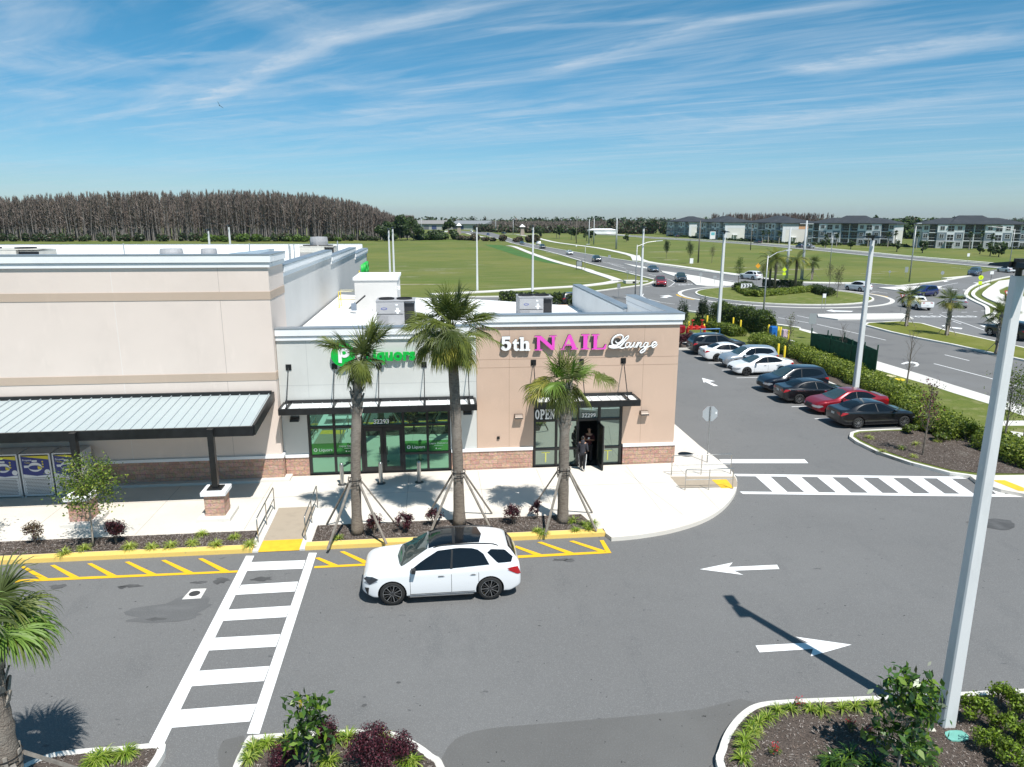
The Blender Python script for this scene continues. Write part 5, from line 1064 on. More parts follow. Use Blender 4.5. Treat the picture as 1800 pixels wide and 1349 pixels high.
def make_car(x, y, head, kind, pt, label, cat='car', group=None, wheel='s', lod=1, clear=False, black_roof=False, scale=1.0, rails=False, z=0.0, bumper=None, dirtyplate=True, bed=None):
    K = KINDS[kind]; body, bvh = get_body(kind, lod); L = K['top'][-1][0]
    r = empty({'suv': 'suv', 'sedan': 'sedan_car', 'crossover': 'crossover_car', 'pickup': 'pickup_truck'}[kind], (x, y, z), head, label, cat, group); r.scale = (scale,)*3
    b = part('body', body.copy() if True else body, r); b.data.materials[0] = pt; b.data.name = 'car_body'
    gl = CGC if clear else CG
    fine = (14, 6) if lod else (7, 3)
    for sg in ('side+', 'side-'):
        for p in K['side']:
            m = MB(); patch(m, bvh, p, sg, gl, .007, *fine); w = m.build('window', r, smooth=True)
            xs = [q[0] for q in p]
            if max(xs)-min(xs) > 1.2 and lod:
                m = MB(); xm = -.22 if kind != 'suv' else -.28
                zz = [q[1] for q in p]; patch(m, bvh, [(xm-.035, min(zz)+.01), (xm+.035, min(zz)+.01), (xm-.01, max(zz)-.035), (xm-.07, max(zz)-.035)], sg, BPL, .010, 2, 3); m.build('pillar', w)
    m = MB(); patch(m, bvh, K['wind'], 'top', CGC, .007, *fine); m.build('windshield', r, smooth=True)
    if K['rear']: m = MB(); patch(m, bvh, K['rear'], 'top', CG, .007, *fine); m.build('rear_window', r, smooth=True)
    if kind == 'pickup':
        m = MB(); patch(m, bvh, [(-.6,1.38),(.6,1.38),(.52,1.72),(-.52,1.72)], 'rear', CG, .01, 6, 3); m.build('rear_window', r)
        m = MB(); m.box(-2.78, -1.12, -.78, .78, 1.285, 1.292, bed or DARKIN); m.build('cargo_bed', r)
    # lights
    zl = interp(K['belt'], L*.92)
    for s in (1, -1):
        m = MB(); zz = zl-.10
        patch(m, bvh, [(L*.97, zz-.10), (L*.90, zz-.14), (L*.80, zz-.03), (L*.83, zz+.03), (L*.93, zz+.03)], 'side+' if s > 0 else 'side-', HEAD if lod else HEAD, .010, 6, 3)
        patch(m, bvh, [(s*.40, zz-.08), (s*.40, zz-.01), (s*.55, zz+.02), (s*.72, zz+.02), (s*.70, zz-.12)], 'front', HEAD, .012, 6, 3); m.build('headlight', r, smooth=True)
        m = MB(); zr = interp(K['belt'], -L*.95)-.06
        patch(m, bvh, [(-L*.985, zr-.14), (-L*.93, zr-.10), (-L*.82, zr+.03), (-L*.90, zr+.06), (-L*.97, zr+.04)], 'side+' if s > 0 else 'side-', TAIL, .010, 6, 3)
        patch(m, bvh, [(s*.38, zr-.06), (s*.38, zr+.02), (s*.70, zr+.05), (s*.72, zr-.12)], 'rear', TAIL, .012, 5, 3); m.build('tail_light', r, smooth=True)
    m = MB(); patch(m, bvh, [(-.48, .38), (.48, .38), (.42, .66), (-.42, .66)], 'front', BPL, .012, 6, 4); patch(m, bvh, [(-.62,.26),(.62,.26),(.55,.34),(-.55,.34)], 'front', BPL, .012, 6, 2); m.build('grille', r)
    m = MB(); patch(m, bvh, [(-.65, .27), (.65, .27), (.62, .42), (-.62, .42)], 'rear', BPL, .012, 6, 3)
    if lod: m.build('rear_bumper', r)
    m = MB(); patch(m, bvh, [(-.16, .72), (.16, .72), (.16, .84), (-.16, .84)], 'rear', PLATE, .02, 2, 2); m.build('license_plate', r)
    # mirrors
    for s in (1, -1):
        m = MB(); zx = K['side'][0][0]; mx_ = zx[0]-.12; yy = interp(K['w'], mx_)*.95; m.bar((mx_, s*(yy-.03), zx[1]+.0), (mx_, s*(yy+.10), zx[1]+.05), .05, .03, BPL)
        m.add([(mx_-.08,s*(yy+.06),zx[1]),(mx_+.09,s*(yy+.06),zx[1]+.01),(mx_+.05,s*(yy+.24),zx[1]+.03),(mx_-.07,s*(yy+.24),zx[1]+.02),(mx_-.08,s*(yy+.06),zx[1]+.14),(mx_+.06,s*(yy+.06),zx[1]+.13),(mx_+.03,s*(yy+.22),zx[1]+.14),(mx_-.07,s*(yy+.22),zx[1]+.14)],
              [(0,1,2,3),(7,6,5,4),(0,4,5,1),(1,5,6,2),(2,6,7,3),(3,7,4,0)], BPL if black_roof else pt); m.build('mirror', r)
    # seams, sills, handles
    if lod:
        seam = mat('seam', (.015,.015,.016), .6)
        for sg, s in (('side+', 1), ('side-', -1)):
            m = MB(); zs0 = K['zb']+.12; zt_ = K['side'][0][0][1]
            for xx in (zxx for zxx in (K['side'][0][0][0]-.02, -.22 if kind != 'suv' else -.28, -1.12)):
                patch(m, bvh, [(xx-.006, zs0), (xx+.006, zs0), (xx+.006, zt_-.03), (xx-.006, zt_-.03)], sg, seam, .004, 1, 5)
            m.build('door_seam', r)
            for xx in (.02, -.95):
                m = MB(); patch(m, bvh, [(xx-.11, zt_-.20), (xx+.11, zt_-.20), (xx+.10, zt_-.17), (xx-.10, zt_-.17)], sg, CHROME if kind == 'suv' else seam, .022, 3, 1); m.build('door_handle', r)
            m = MB(); x0 = K['wb']/2-K['wr']-.12; patch(m, bvh, [(-x0, K['zb']+.03), (x0, K['zb']+.03), (x0, K['zb']+.12), (-x0, K['zb']+.12)], sg, BPL, .012, 8, 1); m.build('sill', r)
    # wheels
    tm, rm = wheel_meshes(K['wr'], wheel)
    for sx in (1, -1):
        for s in (1, -1):
            w = part('wheel', None, r); w.location = (sx*K['wb']/2+K['wx'], s*(K['W']-.125), K['wr']); w.rotation_euler = (0, 0, 0 if s > 0 else pi)
            part('tyre', tm, w); part('rim', rm, w)
    return r, bvh
# white luxury suv in the lane
SUVP = paint('paint_white', (0.80, 0.81, 0.82))
r, bvh = make_car(.06, 20.95, pi+radians(.4), 'suv', SUVP, 'white sport utility car with black glass roof driving left past the kerb hatching', 'car', wheel='m', black_roof=True)
m = MB(); patch(m, bvh, [(.40,-.62),(.34,0),(.40,.62),(-.3,.60),(-1.25,.56),(-1.27,0),(-1.25,-.56),(-.3,-.60)], 'top', CG, .009, 16, 8); m.build('glass_roof', r, smooth=True)
m = MB(); patch(m, bvh, [(-.42,-.58),(-.34,-.58),(-.34,.58),(-.42,.58)], 'top', BPL, .014, 2, 8); m.build('roof_bar', r)
for s in (1, -1):
    m = MB(); P = []
    for xx in np.linspace(.25, -1.75, 14):
        h = bvh.ray_cast(Vector((xx, s*.655, 4)), Vector((0, 0, -1))); P.append((xx, s*.655, h[0].z+.035*(1 if -1.65 < xx < .15 else .1)))
    m.tube(P, .018, BPL, 6); m.build('roof_rail', r, smooth=True)
    m = MB(); m.box(-1.0, 1.05, s*.93-.05 if s > 0 else -.98-.02, s*.93+.07 if s > 0 else -.88, .265, .29, BPL); m.box(-.95, 1.0, s*1.0-.012, s*1.0+.012, .27, .30, CHROME); m.build('side_step', r)
for s in (1, -1):
    m = MB(); patch(m, bvh, [(-2.43,.80),(-2.30,.84),(-2.02,1.0),(-2.20,1.04),(-2.42,1.0)], 'side+' if s > 0 else 'side-', TAIL, .016, 6, 3); m.build('tail_light_wing', r)
    m = MB(); patch(m, bvh, [(1.24,s*.80),(1.27,s*.80),(2.25,s*.66),(2.22,s*.66)], 'top', mat('seam', (.015,.015,.016), .6), .004, 8, 1); m.build('bonnet_seam', r)
    m = MB(); patch(m, bvh, [(2.38,.86),(2.20,.72),(1.93,.90),(2.08,.97),(2.30,.95)], 'side+' if s > 0 else 'side-', mat('lamp_dark', (.03,.035,.045), .1, coat=1), .014, 5, 3); m.build('headlight_lens', r)
    m = MB(); patch(m, bvh, [(2.22,.62),(2.36,.60),(2.30,.42),(2.24,.34)], 'side+' if s > 0 else 'side-', BPL, .012, 4, 3); m.build('air_intake', r)
# parked row (nose direction: 0 = +X, pi = -X)
R2 = 'cars parked in the row beside the hedge'
PB = paint('paint_black', (0.008, 0.008, 0.010)); PR = paint('paint_red', (0.28, 0.012, 0.022), .35); PS = paint('paint_silver', (0.50, 0.53, 0.56), .6); PN = paint('paint_night', (0.006, 0.009, 0.018))
make_car(25.1, 37.2, radians(1), 'sedan', PB, 'glossy black hatchback sedan nearest the mulch island, nose to hedge', 'car', R2, 'y')
make_car(25.15, 40.0, pi+radians(1), 'sedan', PR, 'dark red sedan parked between two black cars, nose to the aisle', 'car', R2, 's')
make_car(24.6, 42.75, radians(-2), 'sedan', PB, 'black sedan with silver wheels parked next beyond the red one', 'car', R2, 'y')
make_car(24.6, 45.7, pi+radians(2), 'crossover', PN, 'blue black rounded crossover parked nose out beside the white sedan', 'car', R2, 'd', scale=1.02)
make_car(24.85, 51.2, pi+radians(2), 'sedan', SUVP, 'white sedan with dark roof and black lower grille, parked nose out', 'car', R2, 'd', black_roof=True)
make_car(25.1, 53.9, pi+radians(1), 'crossover', PS, 'silver crossover with roof rails parked between two white cars', 'car', R2, 's')
make_car(24.7, 56.7, radians(0), 'sedan', SUVP, 'white sedan parked tail out between silver crossover and black wagon', 'car', R2, 'd')
make_car(24.75, 59.6, radians(0), 'suv', PB, 'black three row sport utility at the far end of the row', 'car', R2, 's')
make_car(23.0, 70.0, pi, 'sedan', PR, 'bright red car half hidden behind the corner of the salon', 'car', wheel='s')
# dark roof of the white sedan and clear panes are handled by glass patches
# moving traffic: (pixel x, pixel y of wheels), heading from two road pixels
def hd(a, b): p = G(*a); q = G(*b); return atan2(q[1]-p[1], q[0]-p[0])
PW2 = paint('paint_white_two', (0.76, 0.77, 0.78)); PDB = paint('paint_deep_blue', (0.006, 0.012, 0.11), .3); PGR = paint('paint_slate', (0.10, 0.13, 0.17), .5); PGY = paint('paint_warm_silver', (0.42, 0.42, 0.42), .6); PDK = paint('paint_graphite', (0.02, 0.022, 0.025), .3)
T = 'vehicles driving on the roads'
cars = [
 (1163,503.5,(1150,489),(1175,515),'pickup',PR,'black fronted pickup truck with red roof entering the roundabout','truck',1,dict(scale=.95)),
 (1199,496,(1180,484),(1207,505),'pickup',PDK,'dark pickup truck waiting beside the white splitter island','truck',1,dict(scale=.92)),
 (1150,478.5,(1120,470),(1175,487),'sedan',PGR,'slate blue saloon car on the road behind the red roofed truck','car',1,{}),
 (1050,461,(1020,452),(1080,469),'suv',PDK,'black sport utility coming down the road toward the roundabout','car',0,{}),
 (1002,448,(980,442),(1030,455),'sedan',PW2,'small white sedan coming down the long road','car',0,{}),
 (954,437.5,(940,434),(975,444),'suv',PDK,'black sport utility behind a white one far up the road','car',0,{}),
 (947,431,(975,438),(930,428),'crossover',PW2,'white crossover heading away far up the road','car',0,{}),
 (918,430,(905,427),(930,433.5),'sedan',PGR,'dark car far up the road beside the sidewalk start','car',0,{}),
 (858,414.2,(850,412),(868,417),'crossover',PDB,'tiny blue car at the far bend of the road','car',0,{}),
 (886,411.5,(880,411.2),(900,411.8),'sedan',PDK,'tiny dark car on the cross street at the far bend','car',0,{}),
 (829,407.6,(820,407),(840,408.6),'sedan',PW2,'tiny white car near the low storage buildings','car',0,{}),
 (1323,492,(1350,494),(1290,488),'suv',PW2,'white sport utility driving behind the roundabout trees','car',1,dict(scale=.95)),
 (1513,512.5,(1530,514),(1480,508),'crossover',PW2,'white coupe shaped car with checker pattern rear, right of roundabout','car',1,{}),
 (1631,522,(1665,516),(1600,520),'crossover',PDB,'deep blue hatchback leaving the roundabout','car',1,{}),
 (1618,544,(1650,547),(1600,536),'pickup',PW2,'white pickup truck seen from behind, stopped by the first median palm','truck',1,dict(scale=.9, bed=mat('bed_load', (.3,.25,.2), .8))),
 (1691,541,(1710,552),(1680,532),'crossover',PGY,'warm silver crossover seen from behind near second median palm','car',1,{}),
 (1788,597,(1830,603),(1760,590),'suv',PDK,'charcoal sport utility partly hidden by the tall light pole','car',1,{}),
 (1718,485.5,(1735,479),(1700,488),'suv',PGR,'grey blue boxy sport utility approaching on the right side road','car',0,{}),
 (1774,479.5,(1790,482),(1755,478),'sedan',PW2,'white sedan waiting at the far road junction','car',1,{}),
 (1424,437,(1444,439),(1400,436),'pickup',PGY,'silver pickup truck parked along the apartment road','truck',0,dict(scale=.95)),
 (1408,436,(1425,437),(1390,434.5),'crossover',PGR,'dark crossover just left of the silver truck on apartment road','car',0,{}),
 (1333,428.5,(1350,430),(1320,428),'suv',PDK,'black car on the apartment road below the lit end wall','car',0,{}),
 (1190,417.6,(1200,418.5),(1180,417),'suv',PDK,'black car far along the apartment road at its left end','car',0,{}),
]
for (px, py, a, b, kind, pt, lab, cat, lod, kw) in cars:
    if not lod: kw = dict(kw)
    c = G(px, py); h = hd(a, b); make_car(c[0], c[1]+.9, h, kind, pt, lab, cat, T, 's', lod, **kw)
for (px, py, lab) in ((1012,531,'dark parked car top showing behind the salon roof edge'),):
    c = G(px, py+4); make_car(c[0], c[1], .2, 'crossover', PDK, lab, 'car', None, 's', 0)
# ================================================================ PLANTS
def leafm(name, c, tr=.25, rough=.5, spec=.4): return mat(name, c, rough, spec=spec, trans=tr)
LF = dict(
 palm_a=leafm('palm_leaf', (0.14, 0.17, 0.036)), palm_b=leafm('palm_leaf_dark', (0.070, 0.095, 0.026)), palm_c=leafm('palm_leaf_yellow', (0.32, 0.30, 0.06)), palm_d=leafm('palm_leaf_dead', (0.20, 0.155, 0.10)),
 bright=leafm('palm_leaf_bright', (0.16, 0.26, 0.045)),
 hedge_a=leafm('hedge_leaf', (0.14, 0.19, 0.026)), hedge_b=leafm('hedge_leaf_dark', (0.06, 0.095, 0.018)), hedge_c=leafm('hedge_leaf_light', (0.26, 0.31, 0.045)),
 lily_a=leafm('lily_leaf', (0.20, 0.30, 0.025)), lily_b=leafm('lily_leaf_pale', (0.38, 0.44, 0.10)), lily_c=leafm('lily_leaf_deep', (0.07, 0.14, 0.02)),
 purple_a=leafm('purple_leaf', (0.060, 0.018, 0.028)), purple_b=leafm('purple_leaf_red', (0.13, 0.03, 0.045)), purple_c=leafm('purple_leaf_dark', (0.025, 0.012, 0.016)),
 mag_a=leafm('magnolia_leaf', (0.055, 0.12, 0.018), .15, .28, .6), mag_b=leafm('magnolia_leaf_dark', (0.025, 0.055, 0.012), .1, .3, .6), mag_c=leafm('magnolia_leaf_light', (0.16, 0.26, 0.03), .3, .35),
 bronze=leafm('bronze_leaf', (0.09, 0.065, 0.045)), tree_a=leafm('tree_leaf', (0.11, 0.17, 0.025)), tree_b=leafm('tree_leaf_dark', (0.05, 0.085, 0.018)),
 far_a=leafm('far_leaf', (0.062, 0.092, 0.034)), far_b=leafm('far_leaf_dark', (0.036, 0.056, 0.024)), far_c=leafm('far_leaf_light', (0.085, 0.14, 0.022)),
 dark_a=leafm('conifer_leaf', (0.018, 0.04, 0.014)))
BARK = mat('bark', (0.16, 0.135, 0.11), .95, var=.35, vscale=14, bump=.8, bscale=30, stretch=(1, 1, .35))
BARKL = mat('bark_pale', (0.33, 0.30, 0.26), .95, var=.25, vscale=14, stretch=(1, 1, .35))
PTRUNK = ramp_layers('palm_trunk', (0.25, 0.215, 0.18), [(7, .45, .62, (0.15, 0.12, 0.10), .75, 5, (1, 1, 3.2)), (1.2, .5, .7, (0.33, 0.295, 0.255), .7, 4, None), (30, .5, .7, (0.10, 0.08, 0.065), .5, 3, (1, 1, 2.5))], .95, [(34, .9)])
BOOT = mat('palm_boot', (0.31, 0.275, 0.235), .95, var=.35, vscale=9, bump=.5, bscale=40); WOODG = mat('brace_wood', (0.24, 0.215, 0.185), .95, var=.25, vscale=9, stretch=(1, 1, .2))
def leaves(C, size, ratio, nrm=None, tilt=1.0, g=None):
    """quad leaves at centres C; random orientation; returns V,Q"""
    g = g or rng; n = len(C); a = g.normal(size=(n, 3)); a /= np.linalg.norm(a, axis=1)[:, None]
    if nrm is not None: a = a*tilt+nrm; a /= np.linalg.norm(a, axis=1)[:, None]
    b = g.normal(size=(n, 3)); u = np.cross(a, b); u /= np.linalg.norm(u, axis=1)[:, None]; v = np.cross(a, u)
    s = (size*(.6+.8*g.random(n)))[:, None] if np.ndim(size) == 0 else size[:, None]
    V = np.stack([C-u*s, C-v*s*ratio+a*s*.12, C+u*s, C+v*s*ratio+a*s*.12], 1).reshape(-1, 3); Q = np.arange(4*n).reshape(n, 4); return V, Q
def midx(n, probs, g=None):
    g = g or rng; return np.searchsorted(np.cumsum(probs)/np.sum(probs), g.random(n)).clip(0, len(probs)-1)
def blades(n, L, w, base=(0,0,0), spread=1.0, rise=(.3, 1.2), g=None, r0=.04, seg=4, curl=1.0):
    """arching grass like blades from a clump; returns V,Q"""
    g = g or rng; az = g.random(n)*2*pi; el = g.uniform(rise[0], rise[1], n); Ls = L*g.uniform(.65, 1.15, n); V = []; 
    d = np.stack([np.cos(az), np.sin(az), np.zeros(n)], 1); s = np.stack([-np.sin(az), np.cos(az), np.zeros(n)], 1); b = np.array(base)+d*(r0*g.random(n))[:, None]
    pts = []; e = el.copy(); p = b.copy()
    for k in range(seg+1):
        ww = w*(1-(k/seg))**.6*.5+.001; pts.append((p-s*ww, p+s*ww)); step = Ls/seg; p = p+(d*np.cos(e)[:, None]+np.array([0, 0, 1])*np.sin(e)[:, None])*step[:, None]; e = e-curl*.42*(1.0+.4*k)
    V = np.stack([q for pr in pts for q in pr], 1).reshape(-1, 3); m = 2*(seg+1); Q = np.concatenate([np.arange(n)[:, None]*m+np.array([2*k, 2*k+1, 2*k+3, 2*k+2]) for k in range(seg)])
    return V, Q
def merge(parts):
    Vs = []; Qs = []; Ms = []; o = 0
    for V, Q, M in parts: Vs.append(V); Qs.append(Q+o); Ms.append(np.full(len(Q), M) if np.isscalar(M) else M); o += len(V)
    return np.concatenate(Vs), np.concatenate(Qs), np.concatenate(Ms)

def fan_leaf(P, o, az, el, pet, seglen, nseg, droop, wid, g, fold=.35, shade=0):
    """one costapalmate palm leaf -> quads. arched petiole, then narrow folded segments whose outer halves hang down"""
    D = np.array([cos(az)*cos(el), sin(az)*cos(el), sin(el)]); S = np.array([-sin(az), cos(az), 0]); V = []; Q = []; p = np.array(o, float); d = D.copy()
    for k in range(4):
        n_ = p+d*pet/4; k0 = len(V); w = .022-.003*k; V += [p-S*w, p+S*w, n_+S*w, n_-S*w]; Q.append((k0, k0+1, k0+2, k0+3)); p = n_; d = d+np.array([0, 0, -.09-.14*droop]); d /= np.linalg.norm(d)
    tip = p; Dt = d; N_ = np.cross(Dt, S); N_ = N_ if N_[2] > 0 or abs(N_[2]) < .2 else -N_; tw = g.normal()*.25; S2 = S*cos(tw)+N_*sin(tw)
    for i in range(nseg):
        t = -1+2*(i+.5)/nseg; a = t*radians(112)+g.normal()*.035; cl = (1-abs(t))
        base = tip+Dt*(.30*cl)+np.array([0, 0, -.10*cl*droop]); v = Dt*cos(a)+S2*sin(a)+N_*(.22-.30*abs(sin(a))*fold); v /= np.linalg.norm(v); L = seglen*(.70+.30*cos(a*.75))*g.uniform(.86, 1.08)
        side = np.cross(v, N_); side /= (np.linalg.norm(side)+1e-9); side = side*.80+N_*.6*(1 if i % 2 else -1); side /= np.linalg.norm(side); q = base; dd = v.copy(); n = 6; k0 = len(V); dr = droop*g.uniform(.65, 1.35)
        for k in range(n+1):
            f = k/n; w = wid*(.5+1.0*f if f < .3 else .8*(1-(f-.3)/.7)**.7+.03)*.5; V += [q-side*w, q+side*w]; dd = dd+np.array([0, 0, -1.0])*(dr*(.10+1.5*f*f)); dd /= np.linalg.norm(dd); q = q+dd*L/n
        for k in range(n): Q.append((k0+2*k, k0+2*k+1, k0+2*k+3, k0+2*k+2))
    return np.array(V), np.array(Q)
def palm(x, y, z, H, r0, r1, leavespec, name, label, group, seed, boots=(0, 0), braces=None, mats=('palm_a', 'palm_b', 'palm_c'), lean=(0, 0), seg=34, collar=True, wid=.042, bark=None, boot_len=.26, skirt=0):
    g = np.random.default_rng(seed); root = empty(name, (x, y, z), 0, label, 'palm tree', group)
    m = MB(); n = 26; pts = []; R = []
    for i in range(n+1):
        t = i/n; pts.append((lean[0]*t*t, lean[1]*t*t, H*t)); rr = r0+(r1-r0)*min(1, t*1.1); rr *= 1+.035*g.normal(); rr += .05*max(0, 1-t*9)
        if i % 2: rr *= 1.03
        R.append(rr)
    m.tube(pts, R, bark or PTRUNK, 14); tr = m.build('trunk', root, smooth=True)
    top = np.array(pts[-1])
    if boots[1] > 0:      # criss-cross leaf bases
        m = MB(); z0, nb = boots; k = int(nb); 
        for i in range(k):
            t = i/k; zz = z0+(H+.05-z0)*t; a = i*2.3999; rr = (r1+.01+.02*t); c = (cos(a), sin(a)); px = lean[0]*(zz/H)**2; py = lean[1]*(zz/H)**2; L = boot_len*(.8+.5*g.random()); w = .10*(.8+.4*g.random())
            b0 = Vector((px+c[0]*rr, py+c[1]*rr, zz)); b1 = b0+Vector((c[0]*.10, c[1]*.10, L)); s = Vector((-c[1], c[0], 0)); out = Vector((c[0], c[1], 0))*.05
            m.add([b0-s*w, b0+s*w, b1+s*w*.32, b1-s*w*.32, b0-s*w*.8-out, b0+s*w*.8-out, b1+s*w*.25-out*.8, b1-s*w*.25-out*.8], [(0,1,2,3),(7,6,5,4),(0,4,5,1),(1,5,6,2),(2,6,7,3),(3,7,4,0)], BOOT)
        m.build('leaf_bases', tr)
    parts = []
    for (cnt, el0, el1, pet, sl, dr, mi) in leavespec:
        for i in range(cnt):
            az = g.random()*2*pi if not isinstance(dr, tuple) else dr[1]+g.normal()*dr[2]; d_ = dr if not isinstance(dr, tuple) else dr[0]
            V, Q = fan_leaf(None, top+np.array([cos(az)*.08, sin(az)*.08, -.05+.2*g.random()]), az, g.uniform(el0, el1), pet*g.uniform(.8, 1.15), sl*g.uniform(.88, 1.12), seg, d_*g.uniform(.75, 1.25), wid, g)
            M = np.array([mi if not isinstance(mi, tuple) else mi[int(g.random()*len(mi))]]*len(Q))
            parts.append((V, Q, M))
    if skirt:
        for i in range(skirt):   # dead hanging leaves
            az = g.random()*2*pi; V, Q = fan_leaf(None, top+np.array([0, 0, -.25]), az, -.9, .35, .7, 22, .5, .03, g); parts.append((V, Q, 3))
    V, Q, M = merge(parts); cr = npmesh('crown', V, Q, [LF[k] for k in mats]+([LF['palm_d']] if skirt else []), M, root)
    if braces:
        hb, rb, azs = braces
        for a in azs:
            m = MB(); tp = Vector((cos(a)*(r0+.05), sin(a)*(r0+.05), hb)); bt = Vector((cos(a)*rb, sin(a)*rb, .02)); m.bar(tp, bt, .085, .045, WOODG); m.build('brace', root)
        m = MB()
        for q in range(12): a = 2*pi*q/12; m.bar((cos(a)*(r0+.035), sin(a)*(r0+.035), hb-.22), (cos(a)*(r0+.035), sin(a)*(r0+.035), hb+.2), .07, .03, WOODG, (cos(a), sin(a), 0)) if q % 2 == 0 else None
        m.lathe([(r0+.06,hb-.1),(r0+.065,hb-.08),(r0+.06,hb-.06)], BPL, (0,0,0), 20); m.lathe([(r0+.06,hb+.08),(r0+.065,hb+.1),(r0+.06,hb+.12)], BPL, (0,0,0), 20); m.build('brace_collar', root)
    return root
zb_ = .16
palm(-3.02, 24.95, zb_, 6.5, .185, .165, [(7, 1.0, 1.5, .35, .8, .16, (0, 1)), (6, 1.0, 1.3, .85, .7, (.26, .15, .3), (0, 1, 1)), (4, .75, 1.0, .8, .65, (.5, pi-.1, .2), (0, 1)), (9, 0, .7, .2, .6, .7, (0, 0, 1)), (9, -1.2, -.4, .12, .6, .8, (0, 2, 1))], 'cabbage_palm', 'thin staked palm with sparse split crown in front of the green sign', 'palms along the shop front', 11, (4.55, 30), (2.05, 1.55, (2.5, -2.2, -.75, .55)), lean=(.36, 0))
palm(.78, 25.35, zb_, 7.5, .205, .185, [(24, .55, 1.45, .75, .80, .30, (0, 1, 1)), (22, .1, .7, .95, .80, .65, (0, 1, 0)), (20, -.4, .2, .88, .80, 1.0, (0, 0, 2)), (16, -1.0, -.3, .6, .75, 1.1, (0, 2, 1))], 'cabbage_palm', 'tallest palm with the widest full crown, between the two shops', 'palms along the shop front', 12, (6.5, 12), (2.05, 1.6, (2.4, -2.4, -.7, .6)), seg=38, lean=(-.2, 0), skirt=14)
palm(4.77, 25.2, zb_, 5.4, .20, .185, [(12, .6, 1.45, .40, .80, .22, (0, 3, 1)), (9, .1, .6, .75, .85, (.70, pi+.1, .5), (0, 3, 2)), (3, .5, .75, 1.15, .75, (.95, .1, .15), (3, 0)), (12, -.5, .3, .35, .80, .75, (0, 1, 3)), (6, -1.1, -.5, .25, .75, .8, (0, 2))], 'cabbage_palm', 'shortest palm with diamond leaf bases in front of the salon window', 'palms along the shop front', 13, (3.75, 40), (2.05, 1.5, (2.5, -2.2, -.75, .5)), mats=('palm_a', 'palm_b', 'palm_c', 'bright'))
# big palm at the left edge, crown nearest the camera
palm(-8.38, 12.65, .16, 3.95, .23, .21, [(12, .8, 1.5, .45, .85, .7, (0, 3, 1)), (9, .3, .8, .35, .85, 1.2, (0, 3, 3)), (5, .6, 1.0, .40, .9, (1.2, .5, .4), (3, 0)), (5, -.5, .1, .2, .6, 1.0, (0, 1))], 'cabbage_palm', 'palm cut off by the left edge with long drooping glossy leaves', 'palms along the shop front', 14, (2.5, 26), (1.3, 1.5, (-.7, .6, 2.4, -2.4)), mats=('palm_a', 'palm_b', 'palm_c', 'bright'), wid=.05, boot_len=.22, seg=38)
# median palms and young palm right of the drive
for i, (px, py, H, lab) in enumerate(((1593,573,3.3,'small median palm left, in front of the white pickup truck'),(1664,589,3.5,'small median palm right, in front of the silver crossover'),(1752,622,3.4,'small median palm mostly hidden behind the tall light pole'),(1766,572,2.2,'low young palm behind the tall light pole on the far verge'))):
    c = G(px, py, .15); palm(c[0], c[1], .15, H, .17, .15, [(14, .2, 1.4, .5, .75, .15, (0, 1)), (12, -.7, .2, .6, .75, .35, (0, 1, 2))], 'cabbage_palm', lab, 'palms in and beside the median', 30+i, (.8, 34), (.95, .85, (2.3, -.4, -2.2)), seg=22, wid=.05, mats=('palm_b', 'palm_a', 'palm_c'))
def feather_palm(x, y, z, H, label, seed, fl=2.6, n=26, group='date palms on the roundabout island'):
    g = np.random.default_rng(seed); root = empty('date_palm', (x, y, z), 0, label, 'palm tree', group); m = MB(); m.tube([(0,0,0),(0,0,H*.5),(0,0,H)], [.24,.19,.26], BARK, 9); m.build('trunk', root, smooth=True); parts = []
    for i in range(n):
        az = g.random()*2*pi; el = g.uniform(-.5, 1.3); p = np.array([0, 0, H]); d = np.array([cos(az)*cos(el), sin(az)*cos(el), sin(el)]); s = np.array([-sin(az), cos(az), 0]); V = []; Q = []; N = 12
        for k in range(N):
            p2 = p+d*fl/N; L = .55*sin(pi*(k+1.5)/(N+2)); 
            for sg in (-1, 1):
                for q in (0, .5):
                    b = p+(p2-p)*q; e = b+s*sg*L+d*.2+np.array([0, 0, -.12]); k0 = len(V); V += [b, b+d*.07, e+d*.03, e]; Q.append((k0, k0+1, k0+2, k0+3))
            d = d+np.array([0, 0, -.13]); d /= np.linalg.norm(d); p = p2
        parts.append((np.array(V), np.array(Q), int(g.random()*3)))
    V, Q, M = merge(parts); npmesh('crown', V, Q, [LF['palm_a'], LF['palm_b'], LF['palm_c']], M, root); return root
for i, (px, py, H, lab) in enumerate(((1352,506,4.6,'left one of the paired tall date palms on the roundabout'),(1361,509,5.0,'right one of the paired tall date palms on the roundabout'),(1397,508,5.0,'date palm standing alone right of the pair on the roundabout'))):
    c = G(px, py, .2); feather_palm(c[0], c[1], .2, H, lab, 50+i)
c = G(1427, 492, .1); palm(c[0], c[1], .1, 3.4, .2, .18, [(14, .2, 1.4, .5, .9, .15, (0, 1)), (12, -.7, .2, .6, .9, .35, (0, 1, 2))], 'cabbage_palm', 'braced fan palm on the far verge right of the date palms', None, 60, (1.5, 20), (1.5, 1.6, (2.3, -.4, -2.2)), seg=18, wid=.07)

